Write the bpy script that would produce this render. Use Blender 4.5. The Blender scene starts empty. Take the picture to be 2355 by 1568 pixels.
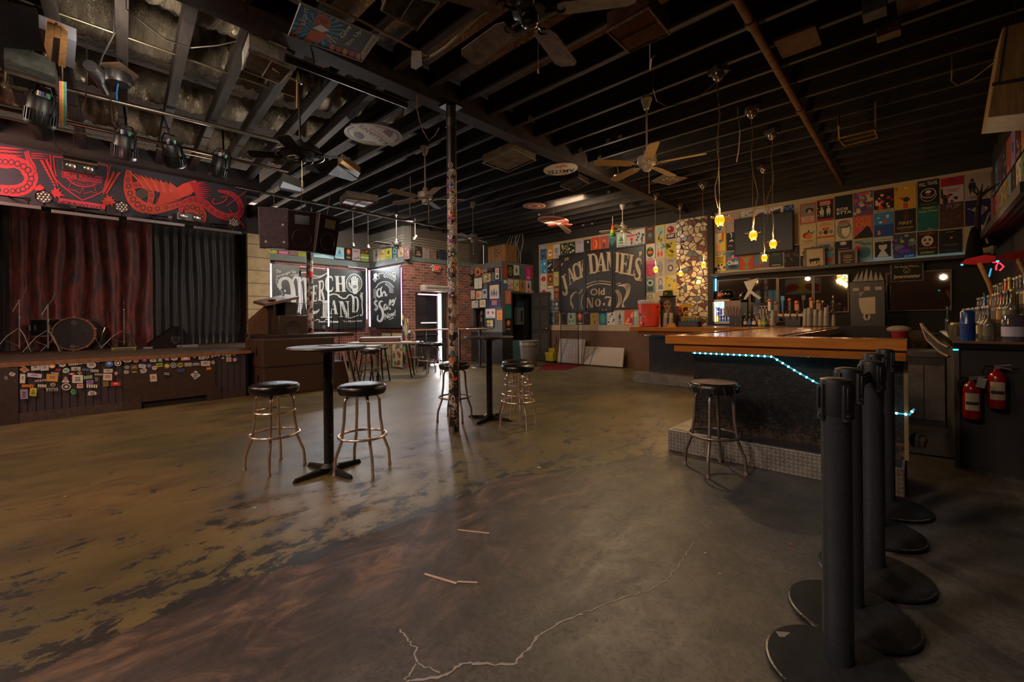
import bpy, math, random
from mathutils import Vector, Matrix, noise
# ------------------------------------------------------------ camera, world, light, exposure
SC = bpy.context.scene; COL = SC.collection
FPX, YAW, ROLL, PX, PY, EYE = 990.9, -.7542, -.0105, 1177.5, 734.8, 1.28
_F = Vector((math.sin(YAW), math.cos(YAW), 0)); _R0 = Vector((math.cos(YAW), -math.sin(YAW), 0)); _U0 = Vector((0, 0, 1))
_R = _R0*math.cos(ROLL) + _U0*math.sin(ROLL); _U = -_R0*math.sin(ROLL) + _U0*math.cos(ROLL)
cd = bpy.data.cameras.new('camera'); cam = bpy.data.objects.new('camera', cd); COL.objects.link(cam)
M3 = Matrix((_R, _U, -_F)).transposed()
cam.matrix_world = Matrix.Translation((0, 0, EYE)) @ M3.to_4x4()
cd.sensor_width = 36; cd.lens = FPX/2355*36; cd.shift_y = -(784-PY)/2355; cd.clip_start = .05; cd.clip_end = 200
SC.camera = cam
def at(u, v, x=None, y=None, z=None):
    """the point of a known plane seen at photo pixel u, v"""
    r = _F + _R*((u-PX)/FPX) - _U*((v-PY)/FPX)
    if x is not None: t = x/r.x
    elif y is not None: t = y/r.y
    else: t = (z-EYE)/r.z
    return Vector((0, 0, EYE)) + r*t
w = bpy.data.worlds.new('world'); SC.world = w; w.use_nodes = True
w.node_tree.nodes['Background'].inputs[0].default_value = (1.0, .76, .58, 1)
w.node_tree.nodes['Background'].inputs[1].default_value = .7
SC.view_settings.view_transform = 'Standard'; SC.view_settings.look = 'None'; SC.view_settings.gamma = 1
SC.view_settings.exposure = .52
try: SC.view_settings.use_curve_mapping = False
except Exception: pass
def lamp(name, kind, loc, energy, color, size=.1, aim=None, size_y=None, spot=None, blend=.5):
    l = bpy.data.lights.new(name, kind); l.energy = energy; l.color = color
    o = bpy.data.objects.new(name, l); COL.objects.link(o); o.location = loc
    if kind == 'AREA':
        l.size = size
        if size_y: l.shape = 'RECTANGLE'; l.size_y = size_y
    else: l.shadow_soft_size = size
    if kind == 'SPOT': l.spot_size = spot or 1.6; l.spot_blend = blend
    if kind == 'SPOT': l.spot_size = spot; l.spot_blend = blend
    if aim is not None: o.rotation_euler = (Vector(aim)-Vector(loc)).to_track_quat('-Z', 'Y').to_euler()
    return o
# daylight through the door gap and the merch windows; unseen fill lamps added over the room, lamps for the stage
lamp('door_daylight', 'AREA', (-10.02, 7.72, 1.0), 22, (.95, .97, 1), .16, (-6, 6.4, 0), 1.9)
lamp('window_daylight', 'AREA', (-11.6, 5.0, 2.86), 26, (.92, .96, 1), 2.6, (-10.2, 5, 2.3), .12)
lamp('dry_window_daylight', 'AREA', (-11.1, 6.3, 2.84), 10, (.9, .95, 1), 1.2, (-10.9, 5.2, 2.4), .12)
lamp('back_room_light', 'AREA', (-9.3, 11.4, 2.4), 14, (.6, .8, 1), .8, (-9.2, 10, .8), .8)
lamp('ceiling_spot', 'SPOT', (-3.66, 6.05, 3.5), 170, (1, .70, .38), .05, (-1.4, 4.6, 0), None, 1.9, .7)
lamp('merch_fill', 'AREA', (-8.6, 5.2, 3.6), 130, (1, .86, .74), 1.0, (-9.5, 5.4, 1.5), 1.0)  # added fill that brightens the merch corner
lamp('poster_fill', 'AREA', (-5.6, 7.6, 3.6), 48, (1, .78, .55), .8, (-5.9, 10.3, 2.2), .8)  # fill added to lift the posters on the back wall
lamp('room_fill', 'SPOT', (-3.4, -1.6, 3.7), 420, (1, .66, .48), .3, (-4.4, 1.8, .3), None, 2.4, 1)  # unseen lamp added behind the viewer to fill the room
lamp('room_fill_2', 'AREA', (-7.0, -2.2, 3.7), 75, (1, .70, .52), 1.0, (-6.4, 2.4, .8), .8)  # second added room fill, towards the stage side
lamp('front_fill', 'SPOT', (-1.6, -1.2, 3.65), 320, (1, .88, .80), .2, (-1.1, 1.7, .2), None, 1.25, 1)  # added fill from behind the viewer, brightens the barrier posts
lamp('stage_light', 'AREA', (-7.6, -1.2, 3.3), 42, (1, .50, .42), .8, (-11.5, .6, 1.6), .8)
lamp('duct_fill', 'AREA', (-4.6, .4, 3.3), 16, (1, .86, .72), .12, (-5.6, .7, 4.2), .5)  # added lamp aimed upwards for highlights on the foil ducts
lamp('duct_fill_2', 'AREA', (-7.2, 1.5, 3.0), 11, (1, .9, .8), .12, (-7.6, .6, 4.2), .12)  # second lamp added for the ducts
lamp('duct_fill_3', 'AREA', (-6.2, 2.9, 3.0), 12, (1, .9, .8), .12, (-6.4, 1.4, 4.2), .12)  # third added duct lamp, no fitting hangs here
lamp('liquor_light', 'POINT', (.45, 6.6, 2.15), 4, (1, .7, .42), .05)
lamp('valance_light', 'SPOT', (-6.4, .3, 3.0), 7, (1, .45, .40), .06, (-8.5, .6, 3.25), None, 2.0, .8)
# ------------------------------------------------------------ materials
def lin(h):
    if isinstance(h, (tuple, list)): return tuple(h[:3])
    h = h.lstrip('#')
    if len(h) == 3: h = ''.join(c*2 for c in h)
    r = []
    for i in (0, 2, 4):
        c = int(h[i:i+2], 16)/255
        r.append(c/12.92 if c <= .04045 else ((c+.055)/1.055)**2.4)
    return tuple(r)
MATS = {}
def N(nt, t, **kw):
    n = nt.nodes.new(t)
    for k, v in kw.items():
        if k.startswith('i_'): n.inputs[int(k[2:])].default_value = v
        else: setattr(n, k, v)
    return n
def newmat(name):
    m = bpy.data.materials.new(name); m.use_nodes = True; nt = m.node_tree
    return m, nt, nt.nodes['Principled BSDF']
def mixc(nt, f, a, b, mode='MIX'):
    n = N(nt, 'ShaderNodeMix', data_type='RGBA', blend_type=mode)
    for i, x in ((0, f), (6, a), (7, b)):
        if hasattr(x, 'links'): nt.links.new(x, n.inputs[i])
        else: n.inputs[i].default_value = x if not isinstance(x, tuple) or len(x) == 4 else (*x, 1)
    return n.outputs[2]
def ramp(nt, src, stops):
    n = N(nt, 'ShaderNodeValToRGB'); e = n.color_ramp.elements
    while len(e) > 1: e.remove(e[0])
    e[0].position = stops[0][0]; e[0].color = (*lin(stops[0][1]), 1) if not isinstance(stops[0][1], (int, float)) else (stops[0][1],)*3+(1,)
    for p, c in stops[1:]:
        k = e.new(p); k.color = (*lin(c), 1) if not isinstance(c, (int, float)) else (c, c, c, 1)
    nt.links.new(src, n.inputs[0]); return n.outputs[0]
def math_(nt, op, a, b=None, c=None):
    n = N(nt, 'ShaderNodeMath', operation=op)
    for i, x in enumerate((a, b, c)):
        if x is None: continue
        if hasattr(x, 'links'): nt.links.new(x, n.inputs[i])
        else: n.inputs[i].default_value = x
    return n.outputs[0]
def noise_(nt, vec, scale, detail=4, rough=.5, dist=0):
    n = N(nt, 'ShaderNodeTexNoise'); n.inputs['Scale'].default_value = scale; n.inputs['Detail'].default_value = detail
    n.inputs['Roughness'].default_value = rough; n.inputs['Distortion'].default_value = dist
    nt.links.new(vec, n.inputs['Vector']); return n.outputs['Fac']
def coords(nt, scale=None, rot=None):
    g = N(nt, 'ShaderNodeNewGeometry').outputs['Position']
    if scale or rot:
        mp = N(nt, 'ShaderNodeMapping'); nt.links.new(g, mp.inputs[0])
        if scale: mp.inputs['Scale'].default_value = scale
        if rot: mp.inputs['Rotation'].default_value = rot
        return mp.outputs[0]
    return g
def bump(nt, p, h, strength, dist=.02):
    b = N(nt, 'ShaderNodeBump'); b.inputs['Strength'].default_value = strength; b.inputs['Distance'].default_value = dist
    nt.links.new(h, b.inputs['Height']); nt.links.new(b.outputs[0], p.inputs['Normal'])
def vmat(name, rough=.6, metal=0, var=.12, scale=6, bmp=0, bscale=40, spec=.5, trans=0, emit=0, stretch=None, coat=0):
    m, nt, p = newmat(name)
    a = N(nt, 'ShaderNodeAttribute', attribute_name='Col').outputs['Color']
    tc = N(nt, 'ShaderNodeTexCoord').outputs['Object']
    if stretch:
        mp = N(nt, 'ShaderNodeMapping'); nt.links.new(tc, mp.inputs[0]); mp.inputs['Scale'].default_value = stretch; tc = mp.outputs[0]
    c = a
    if var:
        f = noise_(nt, tc, scale, 5, .6)
        g = ramp(nt, f, ((.3, 1-var*2), (.7, 1.0)))
        c = mixc(nt, 1.0, a, g, 'MULTIPLY')
    nt.links.new(c, p.inputs['Base Color']); p.inputs['Roughness'].default_value = rough; p.inputs['Metallic'].default_value = metal
    p.inputs['Specular IOR Level'].default_value = spec
    if trans: p.inputs['Transmission Weight'].default_value = trans
    if coat: p.inputs['Coat Weight'].default_value = coat; p.inputs['Coat Roughness'].default_value = .06
    if emit: nt.links.new(a, p.inputs['Emission Color']); p.inputs['Emission Strength'].default_value = emit
    if bmp: bump(nt, p, noise_(nt, tc, bscale, 4, .6), bmp, .01)
    MATS[name] = m
vmat('matte', .75, 0, .10, 5)
vmat('paper', .7, 0, .05, 9, spec=.3)
vmat('plain', .7, 0, 0)
vmat('satin', .42, 0, .08, 6)
vmat('gloss', .18, 0, .06, 6)
vmat('vinyl', .26, 0, .1, 8, .25, 60)
vmat('metal', .35, .9, .12, 8)
vmat('brushed', .42, .8, .25, 5, .2, 90)
vmat('chrome', .24, .9, .06, 14)
vmat('wornmetal', .45, .75, .35, 9, .2, 50)
vmat('wood', .5, 0, .28, 3, .12, 30, stretch=(1, 9, 9))
vmat('woodv', .5, 0, .28, 3, .12, 30, stretch=(9, 9, 1))
vmat('barwood', .22, 0, .22, 2.5, .05, 20, stretch=(1, 12, 12), coat=.6)
vmat('joistwood', .7, 0, .35, 2.2, .35, 26, stretch=(1, 7, 7), spec=.25)
vmat('dusty', .85, 0, .3, 10, .3, 50, spec=.2)
vmat('blackply', .36, 0, .4, 5, .45, 14)
vmat('glass', .06, 0, 0, trans=.85)
vmat('frost', .4, 0, 0, trans=.35)
vmat('emit1', .5, 0, 0, emit=1.0)
vmat('emit3', .5, 0, 0, emit=3.0)
vmat('emit12', .5, 0, 0, emit=14.0)
vmat('bulb', .5, 0, 0, emit=60.0)
vmat('fabric', .92, 0, .2, 14, .3, 200, spec=.1)
def special(name):
    m, nt, p = newmat(name); MATS[name] = m; return m, nt, p
# painted and worn concrete floor
m, nt, p = special('floor')
pos = coords(nt); sx = N(nt, 'ShaderNodeSeparateXYZ'); nt.links.new(pos, sx.inputs[0]); X, Y = sx.outputs[0], sx.outputs[1]
skew = coords(nt, (1, .55, 1), (0, 0, .2))
nb = noise_(nt, skew, 1.6, 7, .68, .4); nf = noise_(nt, skew, 7, 9, .72, .6); nm = noise_(nt, pos, .55, 4, .55)
sy = math_(nt, 'MAXIMUM', math_(nt, 'MULTIPLY', math_(nt, 'SUBTRACT', Y, 2.5), .52), 0)
edge = math_(nt, 'SUBTRACT', math_(nt, 'SUBTRACT', -2.38, X), math_(nt, 'MULTIPLY', sy, -1))   # >0 : painted side
edge = math_(nt, 'ADD', edge, math_(nt, 'MULTIPLY', math_(nt, 'SUBTRACT', nb, .5), .55))
painted = ramp(nt, edge, ((.0, 0.0), (.03, 1.0)))
olive = ramp(nt, nm, ((.3, '403c22'), (.5, '554a2b'), (.72, '685433')))
olive = mixc(nt, ramp(nt, noise_(nt, skew, 3.2, 6, .6), ((.45, 0.0), (.7, .8))), olive, lin('3b3024'))
brown = ramp(nt, noise_(nt, skew, 4.2, 10, .74, 1.6), ((.36, '1b1411'), (.47, '2c201b'), (.55, '3f2e25'), (.63, '57402f'), (.74, '6a4d38')))
grey = mixc(nt, ramp(nt, noise_(nt, pos, 38, 5, .6, .8), ((.50, 0.0), (.56, .55))), ramp(nt, noise_(nt, pos, 2.2, 8, .7), ((.36, '2e2a27'), (.55, '403b37'), (.7, '4f4944'))), lin('25221f'))
gfac = ramp(nt, math_(nt, 'ADD', X, math_(nt, 'MULTIPLY', math_(nt, 'SUBTRACT', nb, .5), .9)), ((.0, 0.0), (1.0, 1.0)))
gx = math_(nt, 'DIVIDE', math_(nt, 'ADD', math_(nt, 'ADD', X, math_(nt, 'MULTIPLY', math_(nt, 'SUBTRACT', nb, .5), 1.0)), 2.25), 1.15)
bare = mixc(nt, ramp(nt, gx, ((0, 0.0), (1, 1.0))), brown, grey)
nw = noise_(nt, skew, 6.5, 12, .80, .25)
near = ramp(nt, edge, ((.0, 1.0), (.45, .52), (1.6, .30), (4.5, 0.0)))
near = ramp(nt, math_(nt, 'DIVIDE', edge, 5), ((.0, .22), (.03, .11), (.2, .07), (.5, .02), (1.0, .0)))
chip = ramp(nt, math_(nt, 'ADD', nw, near), ((.625, 0.0), (.64, 1.0)))
pc = mixc(nt, chip, olive, lin('1d1a18'))
cc = mixc(nt, painted, bare, pc)
vo = N(nt, 'ShaderNodeTexVoronoi', feature='DISTANCE_TO_EDGE'); vo.inputs['Scale'].default_value = .42
wv = N(nt, 'ShaderNodeVectorMath', operation='ADD'); nn = N(nt, 'ShaderNodeTexNoise'); nn.inputs['Scale'].default_value = 1.7; nn.inputs['Detail'].default_value = 6
nt.links.new(pos, nn.inputs[0]); nt.links.new(pos, wv.inputs[0]); nt.links.new(nn.outputs['Color'], wv.inputs[1]); nt.links.new(wv.outputs[0], vo.inputs['Vector'])
cr = math_(nt, 'MULTIPLY', ramp(nt, vo.outputs['Distance'], ((.0, 1.0), (.006, 0.0))), ramp(nt, noise_(nt, pos, .8, 2), ((.5, 0.0), (.6, .0))))
cc = mixc(nt, cr, cc, lin('8a8078'))
sp = ramp(nt, noise_(nt, pos, 120, 2, .5), ((.70, 0.0), (.76, .5)))
cc = mixc(nt, math_(nt, 'MULTIPLY', sp, math_(nt, 'SUBTRACT', 1, painted)), cc, lin('8d7f70'))
nt.links.new(cc, p.inputs['Base Color'])
rr = mixc(nt, painted, ramp(nt, nf, ((.3, .42), (.7, .62))), ramp(nt, nw, ((.3, .34), (.7, .50))))
nt.links.new(rr, p.inputs['Roughness']); p.inputs['Specular IOR Level'].default_value = .5
bump(nt, p, math_(nt, 'ADD', math_(nt, 'MULTIPLY', nf, .4), math_(nt, 'ADD', math_(nt, 'MULTIPLY', chip, -.15), math_(nt, 'MULTIPLY', painted, .25))), .25, .01)
# brick
def brick(name, axis, c1, c2, mortar):
    m, nt, p = special(name)
    g = N(nt, 'ShaderNodeNewGeometry').outputs['Position']; s = N(nt, 'ShaderNodeSeparateXYZ'); nt.links.new(g, s.inputs[0])
    cb = N(nt, 'ShaderNodeCombineXYZ'); nt.links.new(s.outputs[axis], cb.inputs[0]); nt.links.new(s.outputs[2], cb.inputs[1])
    b = N(nt, 'ShaderNodeTexBrick'); nt.links.new(cb.outputs[0], b.inputs['Vector'])
    b.inputs['Color1'].default_value = (*lin(c1), 1); b.inputs['Color2'].default_value = (*lin(c2), 1); b.inputs['Mortar'].default_value = (*lin(mortar), 1)
    b.inputs['Scale'].default_value = 1; b.inputs['Brick Width'].default_value = .21; b.inputs['Row Height'].default_value = .078
    b.inputs['Mortar Size'].default_value = .007; b.inputs['Bias'].default_value = -.1
    c = mixc(nt, ramp(nt, noise_(nt, g, 3, 5), ((.4, 0.0), (.7, .5))), b.outputs['Color'], lin('3a2a24'))
    nt.links.new(c, p.inputs['Base Color']); p.inputs['Roughness'].default_value = .8
    bump(nt, p, b.outputs['Fac'], -.6, .01)
brick('brick_x', 0, '8a5040', '5b352c', '8d7c70'); brick('brick_y', 1, '8a5040', '4a2c26', '8d7c70')
# cinder block
m, nt, p = special('cinder'); g = coords(nt); s = N(nt, 'ShaderNodeSeparateXYZ'); nt.links.new(g, s.inputs[0])
cb = N(nt, 'ShaderNodeCombineXYZ'); nt.links.new(s.outputs[1], cb.inputs[0]); nt.links.new(s.outputs[2], cb.inputs[1])
b = N(nt, 'ShaderNodeTexBrick'); nt.links.new(cb.outputs[0], b.inputs['Vector']); b.offset = 0
for k, v in (('Color1', 'ab9670'), ('Color2', 'a08b68'), ('Mortar', '6b5d48')): b.inputs[k].default_value = (*lin(v), 1)
b.inputs['Scale'].default_value = 1; b.inputs['Brick Width'].default_value = 1.3; b.inputs['Row Height'].default_value = .32; b.inputs['Mortar Size'].default_value = .012
nt.links.new(mixc(nt, ramp(nt, noise_(nt, g, 5, 7, .65), ((.45, 0.0), (.75, .6))), b.outputs['Color'], lin('6f6046')), p.inputs['Base Color'])
p.inputs['Roughness'].default_value = .85; bump(nt, p, b.outputs['Fac'], -.5, .01)
# broken tile mosaic
m, nt, p = special('mosaic'); g = coords(nt, (1, .01, 1.15))
v1 = N(nt, 'ShaderNodeTexVoronoi'); v2 = N(nt, 'ShaderNodeTexVoronoi', feature='DISTANCE_TO_EDGE')
gn = N(nt, 'ShaderNodeVectorMath', operation='ADD'); nt.links.new(g, gn.inputs[0]); nn = N(nt, 'ShaderNodeTexNoise'); nn.inputs['Scale'].default_value = 2
nt.links.new(g, nn.inputs[0]); vs_ = N(nt, 'ShaderNodeVectorMath', operation='SCALE'); vs_.inputs['Scale'].default_value = .05; nt.links.new(nn.outputs['Color'], vs_.inputs[0]); nt.links.new(vs_.outputs[0], gn.inputs[1])
for v in (v1, v2): v.inputs['Scale'].default_value = 8.0; v.inputs['Randomness'].default_value = 1; nt.links.new(gn.outputs[0], v.inputs['Vector'])
s = N(nt, 'ShaderNodeSeparateColor'); nt.links.new(v1.outputs['Color'], s.inputs[0])
c = ramp(nt, s.outputs[0], ((0, '5a2c20'), (.17, '5a2c20'), (.18, '4d5254'), (.27, '4d5254'), (.28, '8c7a5c'), (.6, 'a8956f'), (1, 'b8a684')))
c.node.color_ramp.interpolation = 'LINEAR'
ed = ramp(nt, v2.outputs['Distance'], ((.05, 1.0), (.08, 0.0)))
nt.links.new(mixc(nt, ed, c, lin('2b2018')), p.inputs['Base Color'])
nt.links.new(ramp(nt, ed, ((0, .22), (1, .8))), p.inputs['Roughness']); bump(nt, p, ed, -.7, .012)
# foil faced insulation / flexible duct
def foil(name, base, scale, rough, strength, stretch=(1, 1, 1)):
    m, nt, p = special(name); g = coords(nt, stretch)
    f = noise_(nt, g, scale, 6, .65, 1.2); f2 = noise_(nt, g, scale*3.3, 3, .6, .5)
    nt.links.new(mixc(nt, ramp(nt, noise_(nt, g, 1.4, 3), ((.35, 0.0), (.65, 1.0))), lin(base), tuple(.45*q for q in lin(base))), p.inputs['Base Color'])
    p.inputs['Metallic'].default_value = .85; p.inputs['Roughness'].default_value = rough
    bump(nt, p, math_(nt, 'ADD', f, math_(nt, 'MULTIPLY', f2, .5)), strength, .03)
foil('foil', 'a89a84', 15, .2, 1.0, (.8, 3.2, .8)); foil('goldfoil', '8a5c1e', 12, .3, 1.0)
# deck above the joists: dark boards with patches of foil facing
m, nt, p = special('deck'); g = coords(nt); s = N(nt, 'ShaderNodeSeparateXYZ'); nt.links.new(g, s.inputs[0])
f = noise_(nt, g, 1.1, 3, .5)
fo = math_(nt, 'MULTIPLY', ramp(nt, f, ((.42, 0.0), (.46, 1.0))), ramp(nt, math_(nt, 'DIVIDE', s.outputs[1], 10), ((.0, 1.0), (.42, 1.0), (.55, .0))))
fo = math_(nt, 'MULTIPLY', fo, ramp(nt, math_(nt, 'DIVIDE', math_(nt, 'ADD', s.outputs[0], 6), 6), ((.2, .12), (.33, 1.0))))
nt.links.new(mixc(nt, fo, lin('1d1510'), lin('8a5a26')), p.inputs['Base Color'])
nt.links.new(fo, p.inputs['Metallic']); p.inputs['Roughness'].default_value = .42
bump(nt, p, noise_(nt, g, 14, 5, .6, 1), .8, .05)
# red velvet and black drapes
def drape(name, a, b):
    m, nt, p = special(name); g = coords(nt, (1, 1, .16))
    f = noise_(nt, g, 9, 6, .7, 1.5)
    nt.links.new(ramp(nt, f, ((.42, a), (.62, b))), p.inputs['Base Color']); p.inputs['Roughness'].default_value = .6
    p.inputs['Sheen Weight'].default_value = .3; bump(nt, p, f, .4, .02)
drape('redvelvet', '2a0708', '7a2318'); drape('blackdrape', '0c0a0a', '151213')
# diamond plate
m, nt, p = special('diamondplate'); g = coords(nt); s = N(nt, 'ShaderNodeSeparateXYZ'); nt.links.new(g, s.inputs[0])
def tri(a, b, sg):
    q = math_(nt, 'ADD', math_(nt, 'MULTIPLY', a, 19), math_(nt, 'MULTIPLY', b, sg*19)); return q
A = math_(nt, 'ADD', s.outputs[0], s.outputs[1]); B = s.outputs[2]
q1 = math_(nt, 'SINE', math_(nt, 'MULTIPLY', math_(nt, 'ADD', A, B), 100)); q2 = math_(nt, 'SINE', math_(nt, 'MULTIPLY', math_(nt, 'SUBTRACT', A, B), 100)); q3, q4 = q1, q2
hgt = math_(nt, 'MAXIMUM', math_(nt, 'MULTIPLY', math_(nt, 'GREATER_THAN', q1, .7), math_(nt, 'LESS_THAN', q4, .1)), math_(nt, 'MULTIPLY', math_(nt, 'GREATER_THAN', q2, .7), math_(nt, 'LESS_THAN', q3, .1)))
nt.links.new(mixc(nt, math_(nt, 'MULTIPLY', hgt, .35), ramp(nt, noise_(nt, g, 6, 5), ((.3, '4a443d'), (.7, '736c63'))), lin('a8a298')), p.inputs['Base Color'])
p.inputs['Metallic'].default_value = .35; p.inputs['Roughness'].default_value = .48; bump(nt, p, hgt, .8, .012)
# black scarred bar front, plaster walls, sheet metal, mirror
m, nt, p = special('barfront'); g = coords(nt)
f = noise_(nt, g, 30, 8, .8, 1.5)
low = N(nt, 'ShaderNodeSeparateXYZ'); nt.links.new(g, low.inputs[0])
worn = math_(nt, 'ADD', f, ramp(nt, low.outputs[2], ((.2, .10), (.42, 0.0))))
nt.links.new(mixc(nt, ramp(nt, worn, ((.56, 0.0), (.66, .5))), lin('0d0c0a'), lin('73553a')), p.inputs['Base Color'])
p.inputs['Roughness'].default_value = .42; p.inputs['Specular IOR Level'].default_value = .3; bump(nt, p, noise_(nt, g, 22, 6, .7, 1.8), .8, .015)
def wallmat(name, c1, c2, rough=.8, sc=2.5):
    m, nt, p = special(name); g = coords(nt)
    nt.links.new(ramp(nt, noise_(nt, g, sc, 6, .6), ((.3, c1), (.7, c2))), p.inputs['Base Color']); p.inputs['Roughness'].default_value = rough
    bump(nt, p, noise_(nt, g, 30, 4), .15, .01)
wallmat('blackwall', '140f0b', '1d1510'); wallmat('greywall', '4b4944', '57544e'); wallmat('darkblue', '1b2a36', '27404f')
wallmat('brownwall', '4a3220', '5a3d27'); wallmat('cream', '9c8a6c', '8a7859'); wallmat('beam', '4b5450', '5c6560', .6)
m, nt, p = special('mirror'); p.inputs['Metallic'].default_value = 1; p.inputs['Roughness'].default_value = .03; p.inputs['Base Color'].default_value = (.62, .58, .52, 1)
m, nt, p = special('pane'); p.inputs['Base Color'].default_value = (.02, .02, .025, 1); p.inputs['Roughness'].default_value = .06; p.inputs['Metallic'].default_value = 0
# pipe plastered with weathered stickers
m, nt, p = special('stickerpole'); tc = N(nt, 'ShaderNodeTexCoord').outputs['Object']
s = N(nt, 'ShaderNodeSeparateXYZ'); nt.links.new(tc, s.inputs[0])
mp = N(nt, 'ShaderNodeMapping'); nt.links.new(tc, mp.inputs[0]); mp.inputs['Scale'].default_value = (1, 1, .8)
v = N(nt, 'ShaderNodeTexVoronoi'); v.inputs['Scale'].default_value = 17; nt.links.new(mp.outputs[0], v.inputs['Vector'])
cs = N(nt, 'ShaderNodeSeparateColor'); nt.links.new(v.outputs['Color'], cs.inputs[0])
c = ramp(nt, cs.outputs[0], ((0, '1c1816'), (.22, '2c2420'), (.24, 'b5a297'), (.6, '9c8a80'), (.62, '7c5040'), (.72, '4b6f74'), (.8, 'a8988c'), (1, 'c2b0a4')))
c.node.color_ramp.interpolation = 'CONSTANT'
ink = ramp(nt, noise_(nt, tc, 42, 4, .7, 2), ((.50, 0.0), (.53, .85)))
c = mixc(nt, ink, c, lin('2c2422'))
pe = math_(nt, 'ADD', noise_(nt, tc, 9, 8, .75), ramp(nt, math_(nt, 'DIVIDE', s.outputs[2], 3), ((.0, -.05), (.24, -.06), (.34, .25), (.90, .25), (.98, -.4))))
c = mixc(nt, ramp(nt, pe, ((.50, 0.0), (.52, 1.0))), lin('231a17'), c)
nt.links.new(c, p.inputs['Base Color']); p.inputs['Roughness'].default_value = .4; bump(nt, p, pe, .3, .01)
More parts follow.
